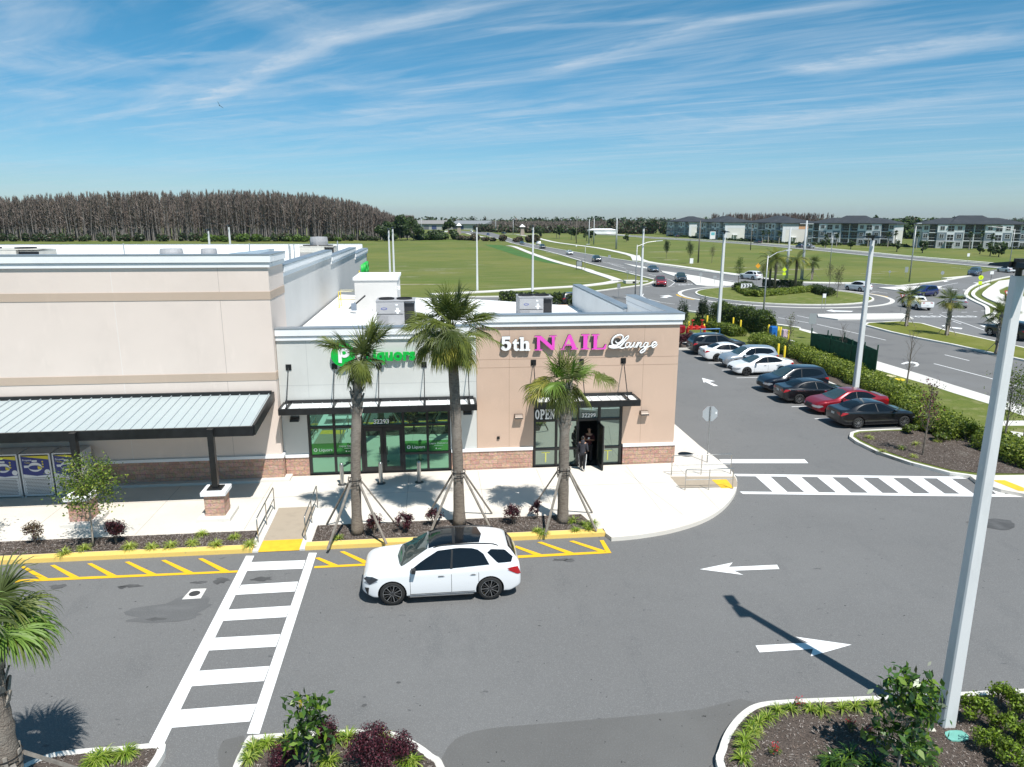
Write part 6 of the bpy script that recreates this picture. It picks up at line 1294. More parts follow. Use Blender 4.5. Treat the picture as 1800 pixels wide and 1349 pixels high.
# ---- small plants: tufts, shrubs, saplings ------------------------------------------------
def tuft(x, y, z, L, n, label, group, mats=('lily_a', 'lily_b', 'lily_c'), name='grass_tuft', cat='grass clump', w=.016, rise=(.5, 1.45), seed=None, curl=1.0):
    g = np.random.default_rng(seed if seed is not None else int(x*977+y*131) % 99991); V, Q = blades(n, L, w, g=g, rise=rise, curl=curl); k = len(Q)//4; M = np.tile(midx(n, (.5, .3, .2), g), 4)
    return npmesh(name, V, Q, [LF[m_] for m_ in mats], M, None, label=label, cat=cat, group=group, loc=(x, y, z))
_tc = {}
def row_tufts(pxs, z, L, n, labf, group, **k):
    for i, (px, py) in enumerate(pxs): c = G(px, py, z); tuft(c[0], c[1], z+.01, L*random.uniform(.85, 1.15), n, labf(i), group, **k)
STR = 'striped lily tufts in the left planting bed'
row_tufts([(112,975),(148,967),(228,965),(267,964),(301,962),(339,958),(355,942),(380,960),(413,947),(439,960)], .16, .40, 90, lambda i: f'small variegated lily tuft, {ORD[i]} from the left in the mulch strip', STR, mats=('lily_b', 'lily_a', 'lily_b'), w=.02)
row_tufts([(595,948),(945,935),(955,940),(1008,918),(1013,934),(1027,924),(1035,932),(1043,923),(898,972)][:8], .16, .34, 70, lambda i: f'small lily tuft, {ORD[i]} from the left in the right bed', 'lily tufts in the right planting bed', w=.02)
row_tufts([(1304,1338),(1308,1317),(1310,1305),(1325,1290),(1333,1274),(1349,1264),(1366,1252),(1390,1250),(1424,1250),(1444,1252),(1480,1249),(1502,1246),(1533,1244),(1320,1281)], .16, .34, 60, lambda i: f'yellow green lily tuft, {ORD[i]} clockwise along the kerb of the pole island', 'lily tufts along the kerb of the pole island', w=.022)
row_tufts([(446,1320),(438,1337),(470,1311),(505,1305),(520,1309),(612,1301),(588,1303),(672,1308),(715,1340),(725,1345),(578,1345)], .16, .38, 90, lambda i: f'yellow green lily tuft, {ORD[i]} from the left in the middle bed', 'lily tufts in the middle bed', w=.022)
row_tufts([(180,1338),(222,1330),(167,1345)], .16, .40, 160, lambda i: f'green lily tuft, {ORD[i]} in the bed left of the crossing', 'lily tufts in the left corner bed', w=.022)
row_tufts([(1495,1335),(1480,1349),(1540,1349),(1600,1330),(1615,1315),(1626,1340),(1460,1345)], .16, .45, 60, lambda i: f'coarse dark leaved strap plant, {ORD[i]} from the left below the magnolia', 'dark strap plants below the magnolia', mats=('mag_a', 'mag_b', 'mag_c'), w=.035, name='strap_plant', cat='plant')
row_tufts([(1527,771),(1551,795),(1585,790),(1605,804),(1610,783),(1646,777)], .16, .35, 60, lambda i: f'pale low tuft, {ORD[i]} from the left on the gravelly island', 'pale tufts on the gravelly island', mats=('lily_b', 'lily_b', 'palm_d'), w=.02)
def shrub(x, y, z, r, h, n, leaf, mats, probs, label, group=None, name='shrub', cat='shrub', shape='ball', stems=7, seed=None, ratio=.5, lumps=9, bark=None, airy=0):
    g = np.random.default_rng(seed if seed is not None else int(abs(x)*613+abs(y)*353) % 99991)
    root = empty(name, (x, y, z), 0, label, cat, group)
    LC = g.normal(size=(lumps, 3)); LC /= np.linalg.norm(LC, axis=1)[:, None]; LC[:, 2] = np.abs(LC[:, 2])*1.1-.35; LC *= g.uniform(.35, .75, lumps)[:, None]; R = g.uniform(.28, .48, lumps)
    k = g.integers(0, lumps, n); d = g.normal(size=(n, 3)); d /= np.linalg.norm(d, axis=1)[:, None]; C = LC[k]+d*(R[k]*g.random(n)**(.38 if not airy else .8))[:, None]
    C = C*np.array([r, r, h*.62]); C[:, 2] += h*.5; C[:, 2] = np.maximum(C[:, 2], .04); V, Q = leaves(C, leaf, ratio, d, .8, g)
    npmesh('foliage', V, Q, [LF[m_] for m_ in mats], midx(n, probs, g), root)
    m = MB()
    for i in range(stems):
        t = LC[i % lumps]; e = (t[0]*r*.9, t[1]*r*.9, t[2]*h*.62+h*.5); m.tube([(0,0,0), (e[0]*.35, e[1]*.35, e[2]*.5), e], [.018*max(1, h), .012*max(1, h), .005], bark or BARK, 5)
    m.build('stem', root); return root
PU = ('purple_a', 'purple_b', 'purple_c')
for i, (px, py, r, h, n, ms, lab) in enumerate((
    (62,955,.55,.95,900,('bronze','purple_a','palm_d'),'thin bronze shrub with bare twigs at the left end of the bed'),
    (204,957,.52,.95,2600,PU,'dense dark purple shrub near the brick planter'),
    (657,940,.48,.95,1100,PU,'loose dark purple shrub under the first palm brace'),
    (710,935,.48,.85,1300,PU,'rounded dark purple shrub between the first two palms'),
    (762,925,.4,.85,800,PU,'small dark purple shrub behind the second palm brace'),
    (903,922,.42,.95,1300,PU,'upright dark purple shrub left of the salon palm'),
    (945,912,.40,.85,800,PU,'sparse purple shrub tangled with the salon palm brace'))):
    c = G(px, py, .16); shrub(c[0], c[1], .16, r, h, n, .035, ms, (.4, .25, .35), lab, 'purple shrubs in the kerb beds', airy=1)
for (px, py, r, h, n, lab) in ((655,1352,.62,1.05,6500,'largest purple feathery shrub in the middle bed'),(578,1338,.34,1.15,2200,'tall narrow purple shrub behind the magnolia sapling'),(708,1338,.36,.7,2000,'small purple shrub at the right end of the middle bed'),(497,1352,.36,.65,2600,'low purple shrub left of the magnolia sapling')):
    c = G(px, py, .16); shrub(c[0], c[1], .16, r, h, n, .024, PU, (.40, .3, .3), lab, 'purple shrubs in the middle bed', lumps=16)
GB = ('lily_a', 'hedge_a', 'hedge_b')
for i, (px, py, r, h, n, lab) in enumerate(((1716,1272,.58,.95,5200,'leafy yellow green bush just right of the pole base'),(1755,1240,.5,.75,4000,'yellow green bush against the kerb right of the pole'),(1792,1262,.5,.8,4000,'yellow green bush at the right edge beside the kerb'),(1735,1322,.48,.7,4200,'low yellow green bush right of the green valve box'),(1770,1345,.6,.8,4500,'yellow green bush in the bottom right corner'),(1765,1295,.5,.75,4200,'bright bush below the kerb bush at right'),(1798,1310,.45,.75,3500,'bush at the right edge above the corner bush'),(1645,1235,.34,.5,1500,'dark low bush between magnolia and pole'))):
    c = G(px, py, .16); shrub(c[0], c[1], .16, r*.8, h*.85, int(n*.35), .034, GB, (.42, .35, .23), lab, 'yellow green bushes behind the pole', airy=1, lumps=14)
for (px, py, r, h, lab) in ((1600,762,.5,.5,'low green shrub near the tip of the gravelly island'),(1620,757,.45,.45,'darker low green shrub on the gravelly island'),(1652,775,.5,.5,'low green shrub in the middle of the gravelly island'),(1640,762,.55,.45,'spreading green shrub under the hedge end')):
    c = G(px, py, .16); shrub(c[0], c[1], .16, r, h, 900, .06, ('hedge_a', 'hedge_b', 'bronze'), (.5, .4, .1), lab, 'low shrubs on the gravelly island')
for (px, py, lab) in ((1196,610,'purple bronze shrub clump beside the red car'),(1215,606,'purple bronze shrub clump in front of the black wagon')):
    c = G(px, py, .16); shrub(c[0], c[1], .16, .8, 1.3, 1600, .07, PU, (.3, .4, .3), lab, 'bronze shrubs at the end of the row')
for (px, py, lab) in ((1402,1247,'tiny red flowering plant near the kerb lilies'),(1362,1330,'red flowering plant low in the pole island'),(1492,1282,'red flowering plant left of the magnolia'),(1525,1300,'small pink red flowering plant beside the magnolia trunk')):
    c = G(px, py, .16); root = shrub(c[0], c[1], .16, .2, .26, 160, .02, ('hedge_a', 'bronze'), (.6, .4), lab, 'small red flowering plants', stems=3)
    g = np.random.default_rng(px); C = g.normal(size=(36, 3))*.05+np.array([.02, 0, .24]); V, Q = leaves(C, .02, .7, g=g); npmesh('flowers', V, Q, [mat('petal_red', (.45, .02, .03), .6)], None, root)

def sapling(x, y, z, H, label, seed, nb=26, leafs=15, ll=.075, mats=('mag_a', 'mag_b', 'mag_c'), probs=(.5, .3, .2), spread=.55, name='magnolia_sapling', cat='young tree', bark=BARKL, bare=.15, clump=.14, ratio=.42, curve=.15):
    g = np.random.default_rng(seed); root = empty(name, (x, y, z), 0, label, cat); m = MB()
    tr = [(curve*sin(t*3)*H*.12, curve*cos(t*2.2)*H*.08, H*.95*t) for t in np.linspace(0, 1, 9)]; m.tube(tr, [.028*H/2.2*(1-.75*t) for t in np.linspace(0, 1, 9)], bark, 7); m.build('trunk', root, smooth=True)
    b = MB(); C = []
    for i in range(nb):
        t = bare+(1-bare)*(i+.5)/nb; k = t*8; i0 = int(min(7, k)); p = Vector(tr[i0]).lerp(Vector(tr[i0+1]), k-i0); a = i*2.4+g.normal()*.4; L = H*spread*.42*(1.0-.55*t)*g.uniform(.6, 1.25); e = p+Vector((cos(a)*L, sin(a)*L, L*g.uniform(.2, .8))); b.tube([p, p.lerp(e, .5)+Vector((0, 0, .03)), e], [.010, .007, .004], bark, 5)
        for q in (1.0, .62):
            c = p.lerp(e, q); C.append(np.array(c)+g.normal(size=(int(leafs*(1 if q == 1 else .5)), 3))*clump*np.array([1, 1, .7]))
    b.build('branches', root); C = np.concatenate(C); V, Q = leaves(C, ll, ratio, np.array([0, 0, .5]), 1, g); npmesh('foliage', V, Q, [LF[k_] for k_ in mats], midx(len(C), probs, g), root); return root
c = G(1572, 1349, .16); sapling(c[0], c[1]-.12, .16, 2.35, 'tall magnolia sapling with big glossy leaves left of the light pole', 5, nb=34, leafs=17, ll=.10, spread=.62, clump=.13)
c = G(545, 1352, .16); sapling(c[0], c[1]-.1, .16, 1.75, 'magnolia sapling with one yellow leaf in the middle bed', 6, nb=18, leafs=15, ll=.095, spread=.62, clump=.12, bare=.25)
m = MB(); m.quad((c[0]-.10,c[1]-.1,1.75),(c[0]-.03,c[1]-.16,1.78),(c[0]-.05,c[1]-.12,1.95),(c[0]-.13,c[1]-.08,1.9), leafm('yellow_leaf', (.6,.5,.03))); yl = m.build('yellow_leaf'); yl.parent = [o for o in COL.objects if o.get('label') == 'magnolia sapling with one yellow leaf in the middle bed'][0]; yl.location = (-c[0], -c[1]+.1, -.16)
c = G(158, 962, .16); sapling(c[0]+.1, c[1], .16, 3.0, 'small leafy tree with fine green foliage before the brick planter', 8, nb=44, leafs=48, ll=.045, mats=('tree_a', 'tree_b', 'hedge_c'), probs=(.55, .25, .2), spread=1.0, name='young_tree', bare=.45, clump=.20, ratio=.6)
c = G(-55, 962, .16); sapling(c[0], c[1], .16, 3.0, 'second leafy tree beyond the left edge casting shade on the walk', 9, nb=30, leafs=36, ll=.05, mats=('tree_a', 'tree_b', 'hedge_c'), spread=1.0, name='young_tree', bare=.4, clump=.2, ratio=.6)
# bare twiggy street trees on the verge
def bare_tree(px, py, H, label, seed, leafy=0, mt=BARK, lf=('bronze', 'hedge_a'), z=.15, name='bare_tree', spread=.4, nb=16):
    c = G(px, py, z); g = np.random.default_rng(seed); root = empty(name, (*c, z), 0, label, 'tree', None); m = MB(); m.tube([(0,0,0),(.03,0,H*.5),(0,.02,H)], [.05*H/3.5,.035*H/3.5,.008], mt, 6); m.build('trunk', root); b = MB(); C = []
    for i in range(nb):
        t = .3+.65*i/nb; p = Vector((.02, 0, H*t)); a = i*2.4+g.normal()*.3; L = H*spread*(1-t*.6)*g.uniform(.6, 1.2); e = p+Vector((cos(a)*L*.5, sin(a)*L*.5, L)); b.tube([p, e], [.012, .004], mt, 4)
        for q in range(4):
            s = p.lerp(e, .3+.18*q); f = s+Vector((g.normal()*.15, g.normal()*.15, .25))*(L*.9+.1); b.tube([s, f], [.006, .003], mt, 3); C.append(np.array(f))
            C.append(np.array(s))
    b.build('branches', root)
    if leafy: C = np.repeat(np.array(C), leafy, 0); C = C+g.normal(size=C.shape)*.12*H/3.5; V, Q = leaves(C, .05*H/3.5, .6, None, 1, g); npmesh('foliage', V, Q, [LF[k] for k in lf], midx(len(C), (.5, .5), g), root)
    return root
bare_tree(1476,640,3.2,'bare grey tree in front of the green mesh fence',21); bare_tree(1592,688,4.1,'tall bare tree on the grass beside the yellow valve lid',22); bare_tree(1622,800,3.6,'thin bronze leafed tree on the gravelly island',23,3,lf=('bronze','purple_b')); bare_tree(1385,622,3.3,'bare slender tree right of the pink utility box',24,2)
bare_tree(1385,625,1.2,'low bushy tree clump at the foot of the slender tree',25,10,lf=('hedge_b','far_b'),spread=.6)
bare_tree(1762,790,3.6,'open leafed shrub tree to the right of the tall pole',26,6,lf=('hedge_b','hedge_a'),spread=.7,nb=22)
bare_tree(1797,780,3.0,'open leafed shrub tree at the right edge over the sidewalk',27,6,lf=('hedge_b','hedge_a'),spread=.7,nb=20)
for i, (px, py, H, lf, k) in enumerate(((1297,505,4.5,('tree_a','far_c'),10),(1340,503,3.4,('tree_b','far_a'),8),(1471,524,4.0,('tree_b','bronze'),6),(1457,508,3.6,('tree_b','bronze'),4),(1171,455,4.6,('far_b','far_a'),26),(1212,463,4.8,('far_b','far_a'),18),(1251,463,4.0,('far_a','bronze'),6))):
    bare_tree(px, py, H, f'{["light green tree at the left edge of the roundabout","thin tree behind the chevron sign palms","leaning small tree right on the roundabout","thin brownish tree behind the roundabout hedge","dark round tree in the field left of the white sign","narrow dark tree touching the white sign","thin brown tree in the field right of the white sign"][i]}', 40+i, k, lf=lf, spread=.55)
# ---- hedges: one long thing each -----------------------------------------------------------
def hedge(line, w, h, dens, leaf, mats, probs, label, seed, name='hedge', group=None, z=.16, lumpy=.25):
    g = np.random.default_rng(seed); P = np.array(line, float); seg = np.linalg.norm(np.diff(P, axis=0), axis=1); tot = seg.sum(); n = int(tot*dens); t = g.random(n)*tot; cs = np.concatenate([[0], np.cumsum(seg)]); k = np.clip(np.searchsorted(cs, t)-1, 0, len(seg)-1); f = ((t-cs[k])/seg[k])[:, None]; C = P[k]*(1-f)+P[k+1]*f; d = (P[k+1]-P[k])/seg[k][:, None]; s = np.stack([-d[:, 1], d[:, 0]], 1)
    ph = np.sin(t*1.7+seed)*.5+np.sin(t*3.9+2)*.3+np.sin(t*9.1)*.3; hh = h*(1+lumpy*ph*.5); ww = w*(1+lumpy*.5*np.sin(t*2.6+1)*1.0); a = g.random(n)*pi; rr = g.random(n)**.22
    off = np.cos(a)*ww*.5*rr; zz = np.sin(a)**.6*hh*rr; zz = np.where(g.random(n) < .25, g.random(n)*hh, zz); C3 = np.stack([C[:, 0]+s[:, 0]*off, C[:, 1]+s[:, 1]*off, z+zz], 1)+g.normal(size=(n, 3))*.04
    nr = np.stack([s[:, 0]*np.cos(a), s[:, 1]*np.cos(a), np.sin(a)], 1); V, Q = leaves(C3, leaf, .6, nr, .9, g); o = C3.mean(0); o[2] = z; V = V-o
    root = empty(name, tuple(map(float, o)), 0, label, 'hedge', group); npmesh('foliage', V, Q, [LF[m_] for m_ in mats], midx(n, probs, g), root)
    m = MB(); step = .7; q = 0
    while q < tot:
        kk = min(len(seg)-1, max(0, int(np.searchsorted(cs, q)-1))); ff = (q-cs[kk])/seg[kk]; p = P[kk]*(1-ff)+P[kk+1]*ff
        for j in range(3): m.tube([(p[0]-o[0],p[1]-o[1],0),(p[0]-o[0]+g.normal()*.15,p[1]-o[1]+g.normal()*.15,h*.8)], [.015,.006], BARK, 4)
        q += step
    m.build('stems', root); return root
HG = ('hedge_a', 'hedge_b', 'hedge_c')
hedge([(30.6,63.5),(31.0,56),(30.6,50),(30.3,45),(29.8,40)]+GL([(1600,725),(1650,755),(1700,775)], .15), 2.3, .95, 2300, .065, HG, (.42, .2, .38), 'long lumpy green hedge behind the parked cars', 71)
hedge(GL([(1740,785),(1800,812),(1900,850)], .15), 2.1, .95, 2400, .065, HG, (.42, .25, .33), 'hedge continuing right behind the tall pole', 72)
hedge([(28.6,74.5),(29.4,71),(30.2,67)], 1.5, 1.0, 1800, .07, HG, (.4, .4, .2), 'low hedge strip ending beside the dark rear bushes', 73)
hedge(GL([(1255,566),(1290,574),(1330,583),(1352,592)], .15), 1.6, 2.3, 2200, .08, ('far_a', 'hedge_b', 'hedge_a'), (.4, .4, .2), 'taller dark bushes screening the yellow posts near the road', 74)
hedge(GL([(880,532),(960,535),(1045,537)], .0), 1.5, 1.4, 900, .12, ('far_b', 'hedge_a', 'far_a'), (.5, .2, .3), 'dark hedge behind the shop roofs along the side road', 75)
for i, (px, py, H) in enumerate(((1198,580,3.4),(1234,575,3.3))):
    c = G(px, py, .15); shrub(c[0], c[1], .15, .75, H, 2600, .07, ('dark_a', 'far_b', 'far_a'), (.5, .3, .2), f'dark conical evergreen {"left of" if i == 0 else "above"} the red valve pipes', 'evergreens by the red pipes', name='evergreen_tree', cat='tree', lumps=14)
# roundabout planting
def ring(px_pts, w, h, lab, seed, mats=HG, probs=(.5, .2, .3)): return hedge(GL(px_pts, .2), w, h, 700, .1, mats, probs, lab, seed, z=.2)
ring([(1303,512),(1325,522),(1370,518),(1400,515),(1430,512)], 2.0, .9, 'bright low hedge across the front of the roundabout planting', 81)
ring([(1295,511),(1312,507),(1325,520),(1337,522)], 1.8, 1.1, 'dark shrubs at the left of the roundabout planting', 82, ('far_b', 'far_a', 'hedge_b'))
ring([(1340,505),(1375,506),(1410,507)], 1.5, 1.3, 'dark shrubs at the back around the date palms', 83, ('far_b', 'far_a', 'hedge_b'))
ring([(1433,513),(1448,519),(1462,521)], 1.8, 1.2, 'dark shrubs at the right of the roundabout planting', 84, ('far_b', 'far_a', 'hedge_b'))
# wood chips scattered over the near beds
def chips(poly, n, label, seed, z=.165):
    g = np.random.default_rng(seed); P = np.array([p[:2] for p in poly]); lo, hi = P.min(0), P.max(0); pts = g.random((n*2, 2))*(hi-lo)+lo; x, y = pts[:, 0], pts[:, 1]; ins = np.zeros(len(pts), bool); j = len(P)-1
    for i in range(len(P)):
        c = ((P[i, 1] > y) != (P[j, 1] > y)) & (x < (P[j, 0]-P[i, 0])*(y-P[i, 1])/(P[j, 1]-P[i, 1]+1e-12)+P[i, 0]); ins ^= c; j = i
    pts = pts[ins][:n]; C = np.concatenate([pts, np.full((len(pts), 1), z)], 1); C[:, 2] += g.random(len(C))*.012; V, Q = leaves(C, .036, .2, np.array([0, 0, 1.6]), .8, g)
    npmesh('mulch_chips', V, Q, [mat('chip_dark', (.075,.058,.05), .95), mat('chip_brown', (.18,.135,.11), .95), mat('chip_grey', (.36,.32,.29), .95)], midx(len(Q), (.38, .3, .32), g), None, kind='stuff', label=label, cat='mulch')
chips(bedR, 26000, 'brown and grey wood chips covering the pole island', 91); chips(bedM, 9000, 'brown wood chips covering the middle bed', 92); chips(bedL, 7000, 'brown wood chips covering the left corner bed', 93)
chips([(-16,24.5),(-6.8,24.5),(-6.8,25.6),(-16,25.6)], 9000, 'brown wood chips in the left kerb bed', 94); chips([(-4.6,24.5),(5.9,24.5),(5.6,25.8),(-4.6,25.8)], 10000, 'brown wood chips in the right kerb bed', 95)
chips(isl, 12000, 'grey wood chips on the island beside the hedge', 96)
# ================================================================ STREET FURNITURE
POLEC = ramp_layers('concrete_pole', (0.68, 0.69, 0.69), [(2.0, .45, .7, (0.60, 0.61, 0.61), .8, 5, (1, 1, .3)), (16, .55, .75, (0.74, 0.74, 0.74), .5, 3, None)], .8, [(60, .1)])
def solve_base(x_top, y_top, H, z=0):
    """ground point whose vertical of height H ends at the given pixel"""
    lo, hi = 12.0, 900.0; d = ray(x_top, y_top)
    t = (z+H-H_CAM)/d[2]; p = CAM+d*t; return float(p[0]), float(p[1])
def light_pole(x, y, z, H, label, b=.34, t=.22, rz=0, arm=.5, heads=2, plate=False, group='tall concrete lamp poles', dark=True):
    r = empty('light_pole', (x, y, z), 0, label, 'light pole', group); m = MB(); c, s = cos(rz), sin(rz); ch = .06
    def ringp(w, zz):
        h = w/2; q = h*(1-.22); P = [(h,-q),(h,q),(q,h),(-q,h),(-h,q),(-h,-q),(-q,-h),(q,-h)]; return [(a*c-bb*s, a*s+bb*c, zz) for a, bb in P]
    V = ringp(b, 0)+ringp(t, H); m.add(V, [(i, (i+1) % 8, 8+(i+1) % 8, 8+i) for i in range(8)]+[tuple(range(8, 16))], POLEC); m.build('shaft', r)
    m = MB(); m.cyl((0,0,H-.02), (0,0,H+.22), .06, .06, BLACKM, 8); m.box(-.08, .08, -.08, .08, H+.12, H+.34, BLACKM); m.build('bracket', r)
    for sg in ((1, -1) if heads == 2 else (1,)):
        m = MB(); m.box(-.035, .035, min(sg*.08, sg*arm), max(sg*.08, sg*arm), H+.20, H+.27, BLACKM); m.add([(-.17,sg*(arm-.05),H+.17),(.17,sg*(arm-.05),H+.17),(.17,sg*(arm+.5),H+.17),(-.17,sg*(arm+.5),H+.17),(-.15,sg*(arm-.05),H+.28),(.15,sg*(arm-.05),H+.28),(.13,sg*(arm+.48),H+.22),(-.13,sg*(arm+.48),H+.22)],
            [(0,1,2,3),(7,6,5,4),(0,4,5,1),(1,5,6,2),(2,6,7,3),(3,7,4,0)], BLACKM); m.build('lamp_head', r)
    if plate: m = MB(); m.box(-.001-b/2-.012, -b/2+.0, -.07, .07, .45, .72, mat('plate_dark', (.12,.13,.14), .6)); o = m.build('access_plate', r); o.rotation_euler = (0, 0, rz+pi/2-pi*.5); m2 = None
    return r
c = G(1662, 1272, .16); light_pole(c[0], c[1], .15, 10.35, 'tallest nearest concrete light pole rising from the right foreground bed', b=.32, t=.205, rz=radians(-3), arm=.14, plate=True)
m = MB(); q = [(p[0], p[1]) for p in GL([(1661,1288),(1690,1286),(1703,1300),(1672,1303)], .17)]; m.prism(smooth_line(q, 3, True), .15, .19, mat('valve_green', (.16, .42, .36), .6, var=.1, vscale=8)); m.build('valve_box', label='flat pale green valve box lid set in mulch beside the pole', cat='valve box')
m = MB(); cc = G(1637, 1283, .16); m.add([(cc[0]-.09,cc[1]-.05,.16),(cc[0]+.08,cc[1]-.07,.16),(cc[0]+.1,cc[1]+.05,.16),(cc[0]-.06,cc[1]+.07,.16),(cc[0]-.05,cc[1]-.03,.23),(cc[0]+.05,cc[1]-.03,.22),(cc[0]+.05,cc[1]+.03,.21),(cc[0]-.04,cc[1]+.04,.22)], [(4,5,6,7),(0,1,5,4),(1,2,6,5),(2,3,7,6),(3,0,4,7)], mat('pebble', (.6,.57,.5), .9)); m.build('stone', label='small white stone on the mulch left of the pole', cat='stone')
for (px, py, H, lab) in ((1503,690,10.15,'concrete light pole standing in the hedge behind the red car'),(1262,583,10.0,'concrete light pole behind the black wagon at the row end'),(839,511,10.1,'concrete light pole beyond the tallest palm crown'),(936,523,10.2,'concrete light pole behind the salon air conditioner'),(1126,528,10.1,'concrete light pole behind the salon roof parapet')):
    c = G(px, py, .1); light_pole(c[0], c[1], .1, H, lab, heads=2)
for (px, py, lab) in ((683,405,'left pole of the pair beyond the penthouse'),(690,402.5,'right, taller pole of the pair beyond the penthouse'),(366,406,'short looking pole tip beyond the big store roof, left one'),(402,399,'pole tip beyond the big store roof, right one')):
    hh = 10.3; p = YP(px, py, 108 if px > 500 else 112); x = p[0]; light_pole(x, 108 if px > 500 else 112, -.04, max(9.5, p[1]), lab)
def street_lamp(px, py, H, arm, label, z=.1, az=0, w=.11):
    c = G(px, py, z); r = empty('street_lamp', (*c, z), 0, label, 'street lamp', 'aluminium street lamps along the roads'); m = MB(); m.tube([(0,0,0),(0,0,H*.5),(0,0,H)], [w,w*.8,w*.6], GALV, 8); m.build('pole', r, smooth=True)
    m = MB(); dx, dy = cos(az), sin(az); m.tube([(0,0,H-.25),(dx*arm*.5,dy*arm*.5,H+.32),(dx*arm,dy*arm,H+.5)], .05, GALV, 6); m.build('arm', r)
    m = MB(); m.bar((dx*(arm-.1),dy*(arm-.1),H+.5),(dx*(arm+.75),dy*(arm+.75),H+.56),.3,.1,mat('lamp_light_grey', (.5,.52,.53), .5)); m.build('lamp_head', r); return r
street_lamp(1340, 572, 7.6, 2.6, 'street lamp with one curved arm left of the roundabout', az=radians(20))
street_lamp(1116, 530, 8.0, 3.0, 'street lamp with a single arm just left of a concrete pole', az=radians(5), z=0)
street_lamp(1028, 474, 5.2, .3, 'slim bare lamp pole on the sidewalk of the field', az=0, w=.08)
street_lamp(1773, 474, 9.3, 5.0, 'street lamp with long arm at the right edge junction', az=radians(160))
street_lamp(1598, 496, 10.2, .2, 'tall slim pole on the grass at the right of the field', az=0, w=.13)
street_lamp(1458, 475, 7.8, .2, 'thin pole standing in the big far field', w=.1)
UTIL = mat('utility_pole_grey', (.42,.44,.45), .8)
def utility(px, py, ytop, label, r0=.35, arms=0, mt=None):
    c = G(px, py); H = 5.0
    lo, hi = 1., 60.
    for _ in range(40):
        mid = (lo+hi)/2; v = np.array([c[0], c[1], mid])-CAM; yy = CYP-F_PX*(v@up)/(v@fw)
        if yy > ytop: lo = mid
        else: hi = mid
    H = lo; r = empty('utility_pole', (*c, 0), 0, label, 'utility pole', 'tall utility poles across the far field'); m = MB(); m.tube([(0,0,0),(0,0,H)], [r0, r0*.5], mt or UTIL, 8); m.build('pole', r, smooth=True)
    if arms: m = MB(); m.bar((-1.4,0,H-.6),(1.4,0,H-.6),.12,.12,UTIL); m.build('crossarm', r)
for (px, py, yt, lab, r0, a) in ((1035,430,386,'grey utility pole, left of the close pair',.3,0),(1043.5,430,385,'grey utility pole, right of the close pair',.3,0),(1083,438,384,'grey utility pole alone right of the close pair',.4,0),(1382,490,400,'thick utility pole with blue base band behind the palms',.33,0),(1409,491,388,'tall utility pole with short crossarm behind the date palm',.33,1),(1227,462,388,'dark thin utility pole before the left apartments',.22,0),(871.5,409,386,'thin far pole beside the road bend',.3,0),(902,412,386,'far leaning pole near the white capped tower',.3,0),(741,405,384,'far pole before the low storage buildings',.35,0),(1013,428,386,'very thin wooden pole in the far field',.2,0),(1319,440,396,'thin wooden pole by the apartment road',.2,0)):
    utility(px, py, yt, lab, r0, a, mat('pole_wood', (.16,.14,.12), .9) if r0 < .25 else None)
# stop sign seen from behind
c = G(1243, 813, .15); r = empty('stop_sign', (*c, .15), 0, 'octagonal traffic sign seen from its plain grey back', 'traffic sign'); m = MB(); m.tube([(0,0,0),(0,0,2.78)], .03, GALV, 8); m.build('post', r)
m = MB(); P = [(.375*cos(a)/cos(pi/8)*.98, 2.42+.375*sin(a)/cos(pi/8)*.98) for a in [pi/8+i*pi/4 for i in range(8)]]; m.vpoly(P, .045, mat('sign_back', (.55,.58,.60), .4, metal=.5), .006); m.vpoly([(a, b) for a, b in P], .052, mat('sign_red', (.5,.02,.02), .4), .004); m.build('sign_plate', r)
m = MB(); m.box(.26, .34, .032, .036, 2.40, 2.5, WHITEP); m.build('sticker', r)
# steel bollards
for i, (px, py) in enumerate(((602,852),(670,850),(737,848))):
    c = G(px, py, .15); r = empty('bollard', (*c, .15), 0, f'{["left","middle","right"][i]} stainless steel bollard of three before the green shopfront', 'bollard', 'bollards before the liquor shop'); m = MB(); m.lathe([(.085,.02),(.085,.93),(.075,.97),(.045,1.0),(0,1.01)], STEEL, (0,0,0), 20); m.build('post', r, smooth=True)
    m = MB(); m.lathe([(.2,0),(.2,.012),(.1,.02),(.088,.05)], mat('flange', (.12,.12,.12), .5, metal=.6), (0,0,0), 20); m.build('flange', r)
# hand rails
def rail(p0, p1, h0, h1, label, group, posts=3, z0=.06, z1=.17, ext=.3):
    a = Vector((*p0, z0)); b = Vector((*p1, z1)); r = empty('handrail', tuple(a), 0, label, 'handrail', group); o = a
    d = (b-a); m = MB(); up_ = Vector((0, 0, 1)); m.tube([a-o, a-o+up_*(h0-.06), a-o+up_*h0+d*.02, b-o+up_*h1-d*.02, b-o+up_*(h1-.06), b-o], .022, STEEL, 8); m.build('top_rail', r, smooth=True)
    m = MB(); m.tube([a-o+up_*h0*.5, b-o+up_*h1*.5], .018, STEEL, 6); m.build('mid_rail', r)
    for k in range(1, posts-1): t = k/(posts-1); m = MB(); m.tube([a-o+d*t, a-o+d*t+up_*(h0+(h1-h0)*t)], .02, STEEL, 6); m.build('post', r)
GR = 'steel handrails beside the kerb ramp'
rail((-6.55,24.75), (-6.55,27.55), .95, .95, 'left steel handrail of the pair flanking the kerb ramp', GR); rail((-4.86,24.75), (-4.86,27.55), .95, .95, 'right steel handrail of the pair flanking the kerb ramp', GR)
GR = 'steel handrails at the corner ramp'
rail(G(1180,836,.15), G(1284,833,.15), .95, .95, 'rear steel handrail of the corner ramp, under the octagonal sign', GR, 3, .15, .15); rail(G(1204,862,.15), G(1287,860,.15), .95, .95, 'front steel handrail of the corner ramp', GR, 3, .15, .15)
